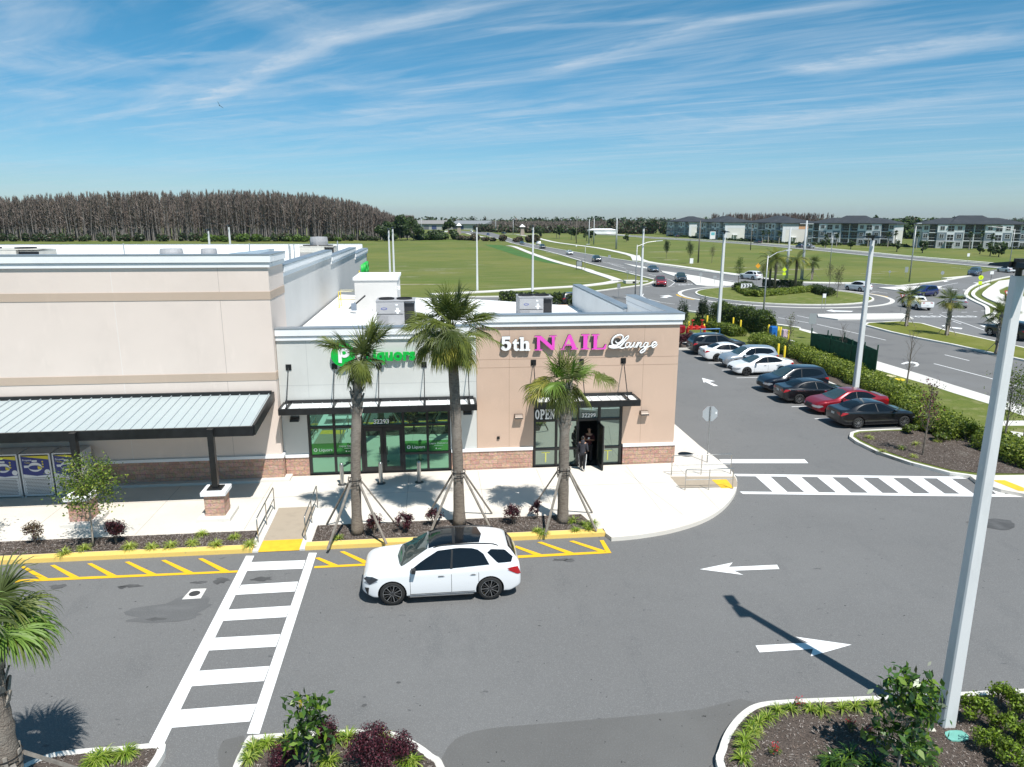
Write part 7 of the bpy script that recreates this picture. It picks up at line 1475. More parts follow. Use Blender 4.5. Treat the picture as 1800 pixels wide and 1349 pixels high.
# propane cages under the canopy
CAGE = mat('cage_grey', (.62,.65,.68), .5, metal=.2); POST = mat('poster_blue', (.03,.045,.22), .5); PY = mat('poster_yellow', (.72,.62,.05), .5); PW = mat('poster_white', (.75,.76,.78), .5); HOLE = mat('cage_hole', (.05,.055,.06), .8)
for i, (xa, xb, lab) in enumerate(((G(-12,871,.3)[0],G(38,870,.3)[0],'gas bottle cage with blue poster cut by the left picture edge'),(G(42,870,.3)[0],G(95,868,.3)[0],'gas bottle cage with blue poster, middle of three'),(G(99,868,.3)[0],G(150,866,.3)[0],'gas bottle cage with blue poster behind the small tree'),(G(-68,873,.3)[0],G(-16,871,.3)[0],'gas bottle cage beyond the left picture edge'))):
    Y0 = 30.0; w = xb-xa; r = empty('gas_cage', (xa, Y0, .15), 0, lab, 'cage', 'gas bottle cages under the canopy'); m = MB()
    for x in (.02, w-.02): m.box(x-.03, x+.03, 0, .06, 0, 1.85, CAGE); m.box(x-.03, x+.03, .8, .86, 0, 1.85, CAGE)
    m.box(0, w, 0, .86, 1.85, 1.90, CAGE); m.box(0, w, .0, .86, .05, .1, CAGE); m.box(0, .02, .06, .8, .1, 1.85, CAGE); m.box(w-.02, w, .06, .8, .1, 1.85, CAGE); m.build('frame', r)
    m = MB(); m.box(.06, w-.06, .0, .02, .10, .84, CAGE)
    for k in range(15):
        for j in range(11): hx = .10+(w-.24)*(k+.5*(j % 2))/15.; m.quad((hx,-.003,.14+j*.062),(hx+.052,-.003,.14+j*.062),(hx+.052,-.003,.165+j*.062),(hx,-.003,.165+j*.062), HOLE)
    m.build('mesh_door', r)
    m = MB(); m.box(.06, w-.06, .0, .012, .86, 1.80, POST); m.add([(.06,-.002,1.80),(w-.06,-.002,1.80),(w-.06,-.002,1.64)], [(0,2,1)], PY); m.add([(.06,-.003,.86),(w-.06,-.003,.86),(w-.06,-.003,.98),(w*.5,-.003,.93),(.06,-.003,1.02)], [(0,1,2,3,4)], PW); po = m.build('poster', r)
    m = MB(); cx = w*.48   # stylised white tank on the poster
    m.vpoly([(cx+.27*cos(a), 1.32+.27*sin(a)*.75) for a in np.linspace(0, 2*pi, 25)[:-1]], -.003, PW, .002); m.vpoly([(cx+.255*cos(a), 1.30+.10*sin(a)) for a in np.linspace(0, 2*pi, 21)[:-1]], -.007, POST, .002); m.vpoly([(cx+.10,1.24),(cx+.27,1.22),(cx+.2,1.34),(cx+.1,1.36)], -.010, PY, .001); m.box(cx-.10, cx+.10, -.009, -.003, 1.55, 1.62, PW); m.vpoly([(w*.86+.11*cos(a), 1.10+.11*sin(a)) for a in np.linspace(0, 2*pi, 17)[:-1]], -.005, PW, .002)
    for q in range(3): m.vpoly([(w*.74+.035*cos(a), 1.55-q*.11+.035*sin(a)) for a in np.linspace(0, 2*pi, 11)[:-1]], -.005, PY, .002)
    m.box(.14, .14+.26, -.008, -.003, 1.30, 1.40, PW); m.build('poster_graphics', po)
    o = wall_text('Propane', .28, 1.60, -.006, .105, PW, po, ext=.001, bold=.002); o = wall_text('Tanks', .28, 1.49, -.006, .09, PY, po, ext=.001)
# green mesh enclosure
GRN = mat('green_mesh', (0.008, 0.075, 0.038), .7, var=.25, vscale=4); GRNP = mat('green_post', (0.006, 0.05, 0.028), .5)
A = G(1423, 626, .15); B = G(1493, 652, .15); C = G(1537, 664, .15); D = (A[0]+C[0]-B[0]+1.0, A[1]+C[1]-B[1])
r = empty('mesh_fence', (*A, .15), 0, 'dark green fabric covered utility enclosure between hedge and road', 'fence')
for (p, q, h) in ((A, B, 2.05), (B, C, 2.1), (C, D, 2.1), (D, A, 2.05)):
    a = (p[0]-A[0], p[1]-A[1]); b = (q[0]-A[0], q[1]-A[1]); m = MB(); m.bar((*a, h/2), (*b, h/2), .03, h-.1, GRN, (0, 0, 1)); m.build('fabric_panel', r)
    for t in (0, .5): m = MB(); m.cyl((a[0]+(b[0]-a[0])*t, a[1]+(b[1]-a[1])*t, 0), (a[0]+(b[0]-a[0])*t, a[1]+(b[1]-a[1])*t, h+.35), .05, .05, GRNP, 8); m.build('post', r)
m = MB(); a = (A[0]-A[0]+.3, -.25); m.bar((.5,-.75,.9),(.62,-.95,.9),.01,.35,WHITEP); m.build('notice', r)
# pipework and utility boxes by the hedge
RED = mat('pipe_red', (.5,.02,.015), .4); BLU = mat('pipe_blue', (.02,.16,.45), .4); SY2 = mat('post_yellow', (.75,.56,.03), .5); PINKB = mat('box_pink', (.55,.42,.52), .5); BLUB = mat('box_blue', (.01,.13,.45), .45)
c = G(1226, 590, .15); r = empty('backflow_valve', (*c, .15), 0, 'red fire valve assembly with hand wheels beside blue pipework', 'valve'); m = MB(); m.tube([(-.9,.4,0),(-.9,.4,.75),(.9,.4,.75),(.9,.4,0)], .12, RED, 8); m.tube([(-.9,.7,.0),(-.9,.7,.55),(.9,.7,.55),(.9,.7,0)], .10, RED, 8)
for x in (-.6, 0, .6): m.cyl((x,.4,.6),(x,.4,.95),.2,.2,RED,10)
m.build('pipe', r)
for x in (-.45, .55): m = MB(); m.cyl((x,.4,.9),(x,.4,1.5),.05,.04,RED,6); m.lathe([(.14,1.45),(.2,1.5),(.14,1.55)], RED, (x,.4,0), 10); m.build('hand_wheel', r)
r2 = empty('water_pipe', (*G(1243,592,.15), .15), 0, 'bright blue water pipe loop in front of the red valves', 'pipe'); m = MB(); m.tube([(-.7,0,0),(-.7,0,.75),(1.3,.1,.75),(1.3,.1,0)], .06, BLU, 6); m.build('pipe', r2)
m = MB(); m.prism(GL([(1206,593),(1243,592),(1246,586),(1212,586)], .15), .14, .17, CONC_W); m.build('concrete_pad', label='white concrete pad under the red valve pipes', cat='pad')
for i, (px, py, h, lab) in enumerate(((1210,588,1.3,'yellow guard post left of the red valves'),(1242,580,1.5,'yellow guard post right of the red valves'),(1237,585,.9,'short yellow guard post before the blue pipe'),(1288,578,1.2,'yellow guard post among the dark road bushes, left'),(1301,583,1.2,'yellow guard post among the dark road bushes, right'),(1350,593,1.25,'yellow guard post left of the blue box'),(1367,596,1.2,'yellow guard post between the blue and pink boxes, left'),(1371,597,1.2,'yellow guard post between the blue and pink boxes, right'),(1385,601,1.1,'yellow guard post right of the pink box'),(1367,628,1.15,'yellow guard post behind the white sedan trunk, left'),(1378,632,1.15,'yellow guard post behind the white sedan trunk, right'))):
    c = G(px, py, .15); m = MB(); m.lathe([(.09,0),(.09,h-.04),(.06,h),(0,h+.02)], SY2, (0,0,0), 12); m.build('guard_post', label=lab, cat='bollard', group='yellow guard posts beside the parking row', loc=(*c, .15), smooth=True)
for px, py, w, h, mt, lab, nm in ((1358,594,.62,1.15,BLUB,'round cornered blue utility box on a pale pad','blue'),(1378,599,.5,1.1,PINKB,'pale pink utility box on a pale pad','pink')):
    c = G(px, py, .15); r = empty('utility_box', (*c, .15), 0, lab, 'utility box'); m = MB(); m.box(-w/2, w/2, -w/2, w/2, .03, h, mt); m.build('box', r, bevel=.09); m = MB(); m.box(-.8, .8, -.6, .6, 0, .03, CONC_W); m.build('pad', r)
for px, py, mt, lab in ((1566,662,mat('lid_cream', (.6,.55,.3), .6),'cream valve lid flush in the grass'),(1581,668,SY2,'yellow valve lid flush in the grass')):
    c = G(px, py, .15); m = MB(); m.lathe([(0,.05),(.35,.05),(.36,0)], mt, (*c, .15), 14); m.build('ground_marker', label=lab, cat='utility cover')
# traffic signs -------------------------------------------------------------
SB = mat('sign_grey', (.33,.35,.36), .5, metal=.3); YG = mat('sign_lime', (.62,.80,.02), .4); SBLK = mat('sign_black', (.01,.01,.01), .5); SRED = mat('sign_red', (.5,.02,.02), .4); SWH = mat('sign_face', (.75,.76,.77), .5); SOR = mat('sign_orange', (.8,.35,.02), .5)
def sign(px, py, H, shape, mt, s, label, z=.1, back=None, posts=1, rz=0.0, extra=None, cat='traffic sign', w=None, h=None):
    c = G(px, py, z); r = empty('traffic_sign', (*c, z), rz, label, cat); m = MB()
    for q in ((0,) if posts == 1 else (-s*.35, s*.35)): m.tube([(q,0.02,0),(q,0.02,H)], .03, GALV if back is None else SBLK, 6)
    m.build('post', r); m = MB(); zc = H-s/2
    if shape == 'diamond': P = [(0,zc-s*.6),(s*.6,zc),(0,zc+s*.6),(-s*.6,zc)]
    elif shape == 'tri': P = [(0,zc-s*.55),(s*.6,zc+s*.5),(-s*.6,zc+s*.5)]
    elif shape == 'oct': P = [(s*.5*cos(a), zc+s*.5*sin(a)) for a in np.linspace(pi/8, pi/8+2*pi, 9)[:-1]]
    elif shape == 'pent': P = [(-s*.5,zc-s*.1),(-s*.3,zc-s*.45),(s*.3,zc-s*.45),(s*.5,zc-s*.1),(0,zc+s*.5)]; P = [(-s*.6,zc+.05),(-s*.28,zc-s*.4),(s*.28,zc-s*.4),(s*.6,zc+.05),(s*.28,zc+s*.42),(-s*.28,zc+s*.42)]
    else: ww = w or s; hh = h or s; P = [(-ww/2,zc-hh/2),(ww/2,zc-hh/2),(ww/2,zc+hh/2),(-ww/2,zc+hh/2)]
    m.vpoly(P, 0, mt, .012); 
    if shape == 'tri': m.vpoly([(a*.5, zc+s*.13+(b-zc-s*.13)*.5) for a, b in P], -.014, SWH, .002)
    m.build('sign_plate', r)
    if extra: extra(r, zc, s)
    return r
def chev(r, zc, s):
    m = MB()
    for k in (-1, 0, 1): x = k*.5; m.vpoly([(x-.2,zc-.26),(x+.0,zc-.26),(x+.2,zc),(x+.0,zc+.26),(x-.2,zc+.26),(x,zc)], -.014, SBLK, .002)
    m.build('chevrons', r)
sign(1311, 517, 1.75, 'rect', SWH, 1.0, 'white board with three black chevrons pointing right on the roundabout', .2, posts=2, extra=chev, w=1.75, h=.7)
def ped(r, zc, s):
    m = MB(); m.box(-.04, .06, -.016, -.013, zc-.2, zc+.12, SBLK); m.build('symbol', r); m = MB(); m.vpoly([(-.32,zc-1.15),(.32,zc-1.15),(.32,zc-.6),(-.32,zc-.6)], 0, YG, .012); m.build('lower_plate', r); m = MB(); m.vpoly([(-.15,zc-1.0),(.15,zc-.9),(.1,zc-.85)], -.014, SBLK, .002); m.build('arrow', r)
sign(1721, 511, 2.55, 'pent', YG, .85, 'lime yellow crossing sign with arrow plate beside the right drive', extra=ped)
sign(1377, 499, 2.9, 'diamond', YG, .75, 'lime yellow sign between the date palms', extra=lambda r, zc, s: (lambda m: (m.vpoly([(-.3,zc-1.0),(.3,zc-1.0),(.3,zc-.5),(-.3,zc-.5)], 0, YG, .012), m.build('lower_plate', r)))(MB()))
sign(1330, 499, 3.6, 'diamond', SOR, .8, 'orange diamond warning sign left of the date palms')
sign(1215, 469.5, 1.95, 'rect', SWH, 1.0, 'white rectangular notice on a post in the field', w=.85, h=1.25)
sign(1766, 540, 2.2, 'tri', SRED, .7, 'red and white yield triangle left of the tall pole')
sign(1583, 548, 2.3, 'tri', SRED, .65, 'red yield triangle behind the left median palm')
sign(1425, 597, 2.5, 'rect', SB, .9, 'grey sign back standing at the verge corner behind the green fence', w=.72, h=1.0)
sign(1446, 553, 2.6, 'rect', SWH, .6, 'pale small sign on twin posts at the splitter island', posts=2, w=.4, h=.5)
sign(1741, 498, 2.2, 'rect', SWH, .6, 'white square sign on black post right of the lime sign', back=1, w=.7, h=.55)
sign(1592, 488, 2.0, 'rect', SB, .9, 'dark oval sign back in the grass beyond the hatchback', w=.7, h=1.1)
sign(1655, 494, 1.9, 'oct', SB, .75, 'grey octagonal sign back on the right drive verge')
sign(1563, 488, 1.4, 'diamond', SB, .55, 'small dark sign far left in the right field')
sign(1231, 498, 1.9, 'oct', SB, .65, 'small grey sign back on the white splitter island, left')
sign(1256, 499, 1.5, 'rect', SB, .6, 'small dark sign on the white splitter island, right', w=.65, h=.5)
sign(1103, 494, 2.0, 'rect', SB, .6, 'small grey sign at the sidewalk junction left of the lamp poles', w=.6, h=.45)
sign(1087, 526, 2.2, 'rect', SB, .6, 'grey sign back on the side road left of the lamp poles', w=.5, h=.7)
sign(1135, 478, 2.0, 'oct', SB, .75, 'grey round sign back before the slate blue car')
sign(1071, 459, 1.6, 'rect', SB, .6, 'small grey sign by the long road behind the black sport utility', w=.8, h=.6)
sign(1013, 440, 1.8, 'rect', SWH, .5, 'tiny white sign on the grass between road and walk', w=.5, h=.4)
sign(1700, 466, 3.0, 'rect', SWH, .9, 'white sign beyond the apartment road', w=.7, h=.8)
c = G(1018, 474, .1); r = empty('notice_board', (*c, .1), 0, 'black framed notice board on two posts beside the field sidewalk', 'sign'); m = MB(); m.box(-.7,-.6,-.05,.05,0,2.0,SBLK); m.box(.6,.7,-.05,.05,0,2.0,SBLK); m.box(-.7,.7,-.05,.05,1.9,2.0,SBLK); m.box(-.7,.7,-.05,.05,.7,.8,SBLK); m.build('frame', r); m = MB(); m.box(-.6,.6,-.02,.02,.8,1.9,SB); m.build('board', r)
c = G(1347, 418); c = G(1252, 422); r = empty('banner_sign', (*c, 0), .5, 'pale blue and white monument sign before the apartments', 'sign'); m = MB(); m.box(-2.2,2.2,-.2,.2,.5,4.6,SWH); m.box(-1.5,1.5,-.25,-.2,2.6,4.2,mat('sign_teal', (.15,.45,.5), .5)); m.build('sign_plate', r)
for px, py, lab in ((1109,498,'white utility lids beside the sidewalk junction'),):
    c = G(px, py-1, .1); m = MB(); m.box(c[0]-1.2, c[0]+1.2, c[1]-1.0, c[1]+1.2, .0, .5, CONC_W); m.box(c[0]+.05, c[0]+.6, c[1]-1.01, c[1]-1.0, .05, .4, SBLK); m.build('culvert_headwall', label='white concrete culvert headwall in the grass corner', cat='culvert')
c = G(1601, 502); 
# YIELD stencils on the drive
for (px, py, L) in ((1627, 556.5, 3.7), (1691, 556.5, 3.5), (1203, 500, 3.0)):
    c = G(px, py); o = text_mesh('YIELD', 1.6, PAINT_W, ext=.001, bold=.03); q = G(px+30, py+3); o.rotation_euler = (0, 0, 0); o.location = (c[0], c[1]-.8, .012); w = o.dimensions.x; o.scale = (L/4.3, 1.1, 1); tag(o, kind='structure'); o.name = 'road_markings'

# white capped towers beside the far road
for (px, py, yt, lab) in ((918,414,395,'white capped stone tower right of the far road bend'),(807,412,396,'white capped stone tower left of the far road bend'),(730,407,391,'white capped stone tower before the storage buildings')):
    c = G(px, py); k = 1.0*c[1]/520; r = empty('entry_tower', (*c, 0), 0, lab, 'tower', 'stone entry towers at the far bend'); m = MB(); m.add([(-1.5*k,-1.5*k,0),(1.5*k,-1.5*k,0),(1.5*k,1.5*k,0),(-1.5*k,1.5*k,0),(-1.0*k,-1.0*k,6*k),(1.0*k,-1.0*k,6*k),(1.0*k,1.0*k,6*k),(-1.0*k,1.0*k,6*k)], [(0,1,5,4),(1,2,6,5),(2,3,7,6),(3,0,4,7),(4,5,6,7)], mat('tower_stone', (.30,.25,.21), .9)); m.build('shaft', r)
    m = MB(); m.add([(-2*k,-2*k,6.0*k),(2*k,-2*k,6.0*k),(2*k,2*k,6.0*k),(-2*k,2*k,6.0*k),(0,0,8*k)], [(0,1,4),(1,2,4),(2,3,4),(3,0,4),(3,2,1,0)], TRIM); m.build('cap', r)

# ================================================================ PEOPLE
SKIN = mat('skin', (.42,.24,.16), .6); SKIND = mat('skin_shadow', (.36,.20,.14), .6)
def skin(name, chains, mt, parent=None, sub=2, root=0):
    """chains: list of lists of (x,y,z,r); equal points are shared"""
    V = []; E = []; R = []; key = {}
    for ch in chains:
        prev = None
        for (x, y, z, rr) in ch:
            k = (round(x, 4), round(y, 4), round(z, 4))
            if k not in key: key[k] = len(V); V.append((x, y, z)); R.append(rr)
            i = key[k]
            if prev is not None and prev != i: E.append((prev, i))
            prev = i
    me = bpy.data.meshes.new(name); me.from_pydata(V, E, []); o = bpy.data.objects.new(name, me); COL.objects.link(o)
    o.modifiers.new('skin', 'SKIN'); sm = me.skin_vertices[0].data if me.skin_vertices else None
    if sm is None:
        bm = bmesh.new(); bm.from_mesh(me); lay = bm.verts.layers.skin.verify(); bm.to_mesh(me); bm.free(); sm = me.skin_vertices[0].data
    for i, rr in enumerate(R): sm[i].radius = (rr, rr) if not isinstance(rr, tuple) else rr
    sm[root].use_root = True
    s = o.modifiers.new('sub', 'SUBSURF'); s.levels = sub; s.render_levels = sub
    bpy.context.view_layer.update(); me2 = bpy.data.meshes.new_from_object(o.evaluated_get(bpy.context.evaluated_depsgraph_get())); bpy.data.objects.remove(o)
    me2.materials.clear(); me2.materials.append(mt)
    for p in me2.polygons: p.use_smooth = True
    r = bpy.data.objects.new(name, me2); COL.objects.link(r)
    if parent: r.parent = parent
    return r
def person(loc, rz, label, H=1.7, jacket=None, trousers=None, shoes=None, hair=None, arms='down', stripe=False, cap=False, mirror=1, bun=False, phone=False):
    r = empty('person', loc, rz, label, 'person'); k = H/1.75
    def S(c): return [(a*k, b*k, z*k, rr*k if not isinstance(rr, tuple) else (rr[0]*k, rr[1]*k)) for a, b, z, rr in c]
    hipz = .92
    torso = [(0,0,.95,(.15,.11)),(0,.0,1.12,(.13,.10)),(0,-.005,1.30,(.155,.11)),(0,0,1.42,(.12,.09)),(0,-.01,1.50,.055),(0,-.015,1.56,.052)]
    legs = []; legc = []
    for s in (1, -1):
        fy = -.10 if s > 0 else .10     # slight stride, facing -y
        L = [(0,0,.95,(.15,.11)),(s*.095,0,.86,.09),(s*.10,-.02+fy*.3,.50,.062),(s*.105,fy*.9,.10,.04)]; legs.append(L)
    if arms == 'down':
        A = [[(0,0,1.42,(.12,.09)),(s*.19,0,1.40,.052),(s*.235,.02,1.13,.042),(s*.225,-.09,.90,.030)] for s in (1, -1)]
    elif arms == 'phone':
        A = [[(0,0,1.42,(.12,.09)),(.19,0,1.40,.050),(.25,.0,1.13,.040),(.07,-.20,1.20,.028)], [(0,0,1.42,(.12,.09)),(-.19,0,1.40,.050),(-.25,0,1.13,.040),(-.05,-.22,1.21,.028)]]
    else:
        A = [[(0,0,1.42,(.12,.09)),(.19,0,1.40,.052),(.25,-.02,1.14,.042),(.12,-.2,1.10,.030)], [(0,0,1.42,(.12,.09)),(-.19,0,1.40,.052),(-.24,-.0,1.13,.042),(-.20,-.22,1.0,.030)]]
    head = [(0,-.015,1.56,.052),(0,-.02,1.62,(.070,.080)),(0,-.025,1.69,(.078,.092)),(0,-.015,1.755,.055)]
    body = skin('body', [S(torso)]+[S(l) for l in legs]+[S(a) for a in A]+[S(head)], SKIN, r)
    # hands with palm, four fingers and thumb
    for a in A:
        w = a[-1]; e = a[-2]; d = Vector((w[0]-e[0], w[1]-e[1], w[2]-e[2])).normalized(); sd = d.cross(Vector((0, 1, .2))).normalized() if abs(d.y) < .8 else Vector((1, 0, 0)); p = Vector(w[:3]); chains = [[(*p, .026),(*(p+d*.045), .030),(*(p+d*.085), .026)]]
        for q, L in ((-1.5,.060),(-.5,.072),(.5,.068),(1.5,.052)):
            b = p+d*.085; f1 = p+d*.10+sd*q*.018; f2 = f1+d*L*.55; f3 = f2+d*L*.45+Vector((0,-.012,-.005)); chains.append([(*b, .026),(*f1, .009),(*f2, .008),(*f3, .007)])
        t0 = p+d*.045; t1 = p+d*.05+sd*.035*(1 if w[0] < 0 else -1); chains.append([(*t0, .030),(*t1, .011),(*(t1+d*.045), .009)])
        skin('hand', [S(c_) for c_ in chains], SKIN, body, 1)
    if jacket:
        t = [(x, y, z, (rr[0]+.022, rr[1]+.028) if isinstance(rr, tuple) else rr+.02) for x, y, z, rr in torso[:4]]; t = [(0,0,.84,(.175,.14))]+t
        aj = [[(x, y, z, (rr[0]+.022, rr[1]+.028) if isinstance(rr, tuple) else rr+.018) for x, y, z, rr in (a if arms != 'phone' else a[:3])] for a in A]
        j = skin('jacket', [S(t)]+[S(a) for a in aj], jacket, r)
    if jacket and arms == 'bent': skin('hood', [S([(0,.0,1.38,(.15,.12)),(0,.02,1.47,(.12,.12)),(0,.03,1.54,(.10,.10)),(0,.03,1.60,(.08,.07))])], jacket, r)
    if trousers:
        tl = [[(x, y, z, (rr[0]+.008, rr[1]+.012) if isinstance(rr, tuple) else rr+.022) for x, y, z, rr in l] for l in legs]; tr = skin('trousers', [S(l) for l in tl], trousers, r)
        if stripe:
            m = MB()
            for s, l in ((1, legs[0]), (-1, legs[1])): m.tube([(l[1][0]*k+s*.105*k, 0, .86*k),(l[2][0]*k+s*.082*k, l[2][1]*k, .5*k),(l[3][0]*k+s*.062*k, l[3][1]*k, .12*k)], .018, WHITEP, 6)
            m.build('trouser_stripe', tr)
    for s, l in ((1, legs[0]), (-1, legs[1])):
        x, y = l[3][0], l[3][1]; sh = skin('shoe', [S([(x, y+.03, .05, .045),(x, y-.06, .04, .042),(x, y-.15, .03, .034)])], shoes or SBLK, r, 2)
    # face and hair
    m = MB()
    for s in (1, -1): m.lathe([(0,-.006),(.010,-.004),(.012,0)], SBLK, (s*.030*k, -.108*k, 1.675*k), 8, 'y')
    m.add([(-.012*k,-.108*k,1.635*k),(.012*k,-.108*k,1.635*k),(0,-.108*k,1.68*k),(0,-.135*k,1.638*k)], [(0,1,3),(1,2,3),(2,0,3)], SKIN); m.bar((-.022*k,-.106*k,1.612*k),(.022*k,-.106*k,1.612*k),.006,.008,mat('lips', (.3,.08,.07), .5))
    for s in (1, -1): m.lathe([(0,-.012),(.016,-.01),(.018,.012),(0,.014)], SKIN, (s*.082*k, -.015*k, 1.665*k), 8, 'y')
    m.build('face', body)
    hp = [(0,.02,1.60,(.06,.05)),(0,.015,1.68,(.088,.088)),(0,-.005,1.745,(.082,.09)),(0,-.01,1.79,.045)]; hr = skin('hair', [S(hp)], hair or SBLK, r)
    if bun: skin('hair_bun', [S([(0,.03,1.80,.035),(0,.04,1.86,.04),(0,.04,1.89,.02)])], hair or SBLK, hr, 2)
    if phone:
        m = MB(); m.box(-.06*k, .02*k, -.27*k, -.262*k, 1.22*k, 1.34*k, WHITEP); m.build('phone', None, label='pale phone held by the person in the doorway', cat='phone', loc=loc, rz=rz)
    return r
JK = mat('jacket_grey', (.035,.035,.045), .9, var=.2, vscale=20); TRB = mat('trousers_black', (.012,.012,.014), .9); TOP = mat('top_maroon', (.045,.008,.012), .9); SHO = mat('shoe_pale', (.55,.52,.48), .7)
c = G(1023, 827, .15); person((c[0]+.0, c[1]-.05, .155), radians(150), 'person in grey hooded jacket and black striped trousers outside the salon door', 1.66, JK, TRB, SHO, arms='bent', stripe=True)
person((7.24, 31.9, .16), radians(-12), 'person in dark maroon top standing in the salon doorway holding a phone', 1.72, TOP, TRB, SBLK, arms='phone', bun=True, phone=True)
# bird gliding in the sky
d = ray(386, 186); p = CAM+d*115; r = empty('bird', tuple(map(float, p)), radians(20), 'dark bird gliding high in the sky at left', 'bird'); FEA = mat('feather_dark', (.02,.02,.025), .8)
m = MB(); m.tube([(0,-.34,0),(0,-.28,.01),(0,-.12,.0),(0,.1,0),(0,.28,0)], [.012,.035,.07,.06,.015], FEA, 8); m.add([(-.02,.2,0),(.02,.2,0),(.09,.42,-.01),(0,.45,0),(-.09,.42,-.01)], [(0,1,2,3,4)], FEA); m.build('body', r)
for s in (1, -1):
    m = MB(); P = [(s*.03,-.12,.02),(s*.32,-.16,.14),(s*.62,-.04,.20),(s*.66,.06,.20),(s*.34,.10,.13),(s*.03,.12,.02)]; m.add(P+[(a, b, c_-.012) for a, b, c_ in P], [(0,1,4,5),(1,2,3,4),(11,10,7,6),(10,9,8,7)]+[(i, 6+i, 6+(i+1) % 6, (i+1) % 6) for i in range(6)], FEA); w = m.build('wing', r)
r.rotation_euler = (radians(0), radians(50), radians(20))
# ================================================================ FAR BUILDINGS AND WOODS
AW = mat('siding_white', (.62,.65,.67), .8, var=.04, vscale=.5); AB = mat('siding_blue', (.15,.19,.225), .8, var=.06, vscale=.5); AG = mat('siding_grey', (.38,.39,.40), .8, var=.05, vscale=.5); ARF = ramp_layers('shingle_dark', (.040,.046,.054), [(.3,.45,.7,(.055,.06,.068),.8,5,None)], .95); AWIN = mat('window_dark', (.012,.014,.017), .15, spec=.8); ATR = mat('trim_pale', (.60,.62,.63), .7); AEND = mat('siding_end', (.60,.60,.56), .8, var=.04, vscale=.4); SHD = mat('recess_dark', (.22,.24,.25), .9)
def apartment(label):
    W, D, SH = 36.8, 19.0, 3.2; r = empty('apartment_block', (0, 0, 0), 0, label, 'apartment building', 'three storey apartment blocks'); H = 9.8
    m = MB()      # core, recessed 1.6 m where the balconies are
    m.box(0, W, 1.6, D, 0, H, AG)
    m.box(-.02, 0, 1.6, D, 0, H, AEND); m.box(W, W+.02, 1.6, D, 0, H, AEND); m.build('wall', r)
    bays = ((0, 2.4, 0), (5.2, 14.8, -1.0), (22.0, 31.6, -1.0), (34.4, 36.8, 0))
    for x0, x1, yf in bays:
        for k in range(3):
            mt = (AG, AB, AW)[k]
            b = MB(); b.box(x0, x1, yf, 1.6, k*SH+(.0 if k == 0 else .002), (k+1)*SH if k < 2 else H, mt)
            if x1-x0 > 5 and k == 1: b.box(x0+3.4, x1-3.4, yf-.05, yf, SH, 2*SH, AW)
            b.build('wall_panel', r)
        b = MB(); b.box(x1-.25, x1+.05, yf-.06, 1.6, 0, H, ATR) if x1-x0 > 5 else b.box(x1-.2, x1+.03, yf-.03, 1.6, 0, H, ATR); b.build('corner_trim', r)
        xs = [x0+1.2] if x1-x0 < 5 else [x0+1.7, (x0+x1)/2, x1-1.7]
        for k in range(3):
            for q, x in enumerate(xs):
                mid = len(xs) == 3 and q == 1; z = k*SH+(1.0 if not (mid and k == 2) else .5); hh = 1.45 if not mid else (2.1 if k == 2 else 2.2); ww = .75 if not mid else 1.1
                if mid and k < 2: z = k*SH+.1
                f = MB(); 
                if not mid or k == 2: f.box(x-ww-.14, x+ww+.14, yf-.09, yf-.052, z-.14, z+hh+.14, ATR)
                else: f.box(x-ww-.14, x+ww+.14, yf-.09, yf-.052, z-.05, z+hh+.14, ATR)
                fo = f.build('window', r); g = MB(); g.box(x-ww, x-.04, yf-.10, yf-.091, z, z+hh*.48, AWIN); g.box(x+.04, x+ww, yf-.10, yf-.091, z, z+hh*.48, AWIN); g.box(x-ww, x-.04, yf-.10, yf-.091, z+hh*.53, z+hh, AWIN); g.box(x+.04, x+ww, yf-.10, yf-.091, z+hh*.53, z+hh, AWIN); g.build('pane', fo)
        if x1-x0 > 5: b = MB(); b.box(x0+3.1, x1-3.1, yf-1.6, yf-.1, 2.75, 2.95, ATR); b.box(x0+3.2, x0+3.4, yf-1.5, yf-1.3, 0, 2.75, ATR); b.box(x1-3.4, x1-3.2, yf-1.5, yf-1.3, 0, 2.75, ATR); b.build('porch', r)
    for x0, x1 in ((2.4, 5.2), (14.8, 22.0), (31.6, 34.4)):
        b = MB(); b.box(x0, x1, 1.45, 1.6, 0, H, SHD); b.build('balcony_back', r)
        for k in range(3):
            b = MB(); 
            if k: b.box(x0, x1, -.5, 1.45, k*SH-.28, k*SH, ATR)
            xm = (x0+x1)/2
            if x1-x0 > 5: b.box(xm-.15, xm+.15, -.5, 1.4, k*SH, (k+1)*SH-.28 if k < 2 else H, ATR)
            n = int((x1-x0)/.25)
            for i in range(n): b.box(x0+.1+i*.25, x0+.13+i*.25, -.45, -.42, k*SH+.05, k*SH+1.05, mat('railing_dark', (.06,.07,.08), .6))
            b.box(x0, x1, -.47, -.41, k*SH+1.0, k*SH+1.07, ATR); bo = b.build('balcony', r)
            g = MB()
            for xc in ([x0+1.4] if x1-x0 < 5 else [x0+1.8, x1-1.8]): g.box(xc-1.1, xc-.06, 1.42, 1.449, k*SH+.1, k*SH+2.3, AWIN); g.box(xc+.06, xc+1.1, 1.42, 1.449, k*SH+.1, k*SH+2.3, AWIN)
            g.build('pane', bo)
    def hip(x0, x1, y0, y1, z0, z1, ins):
        b = MB(); b.add([(x0,y0,z0),(x1,y0,z0),(x1,y1,z0),(x0,y1,z0),(x0+ins,(y0+y1)/2,z1),(x1-ins,(y0+y1)/2,z1),(x0,y0,z0-.3),(x1,y0,z0-.3),(x1,y1,z0-.3),(x0,y1,z0-.3)], [(0,1,5,4),(2,3,4,5),(1,2,5),(3,0,4),(6,7,1,0),(7,8,2,1),(8,9,3,2),(9,6,0,3),(9,8,7,6)], ARF); return b
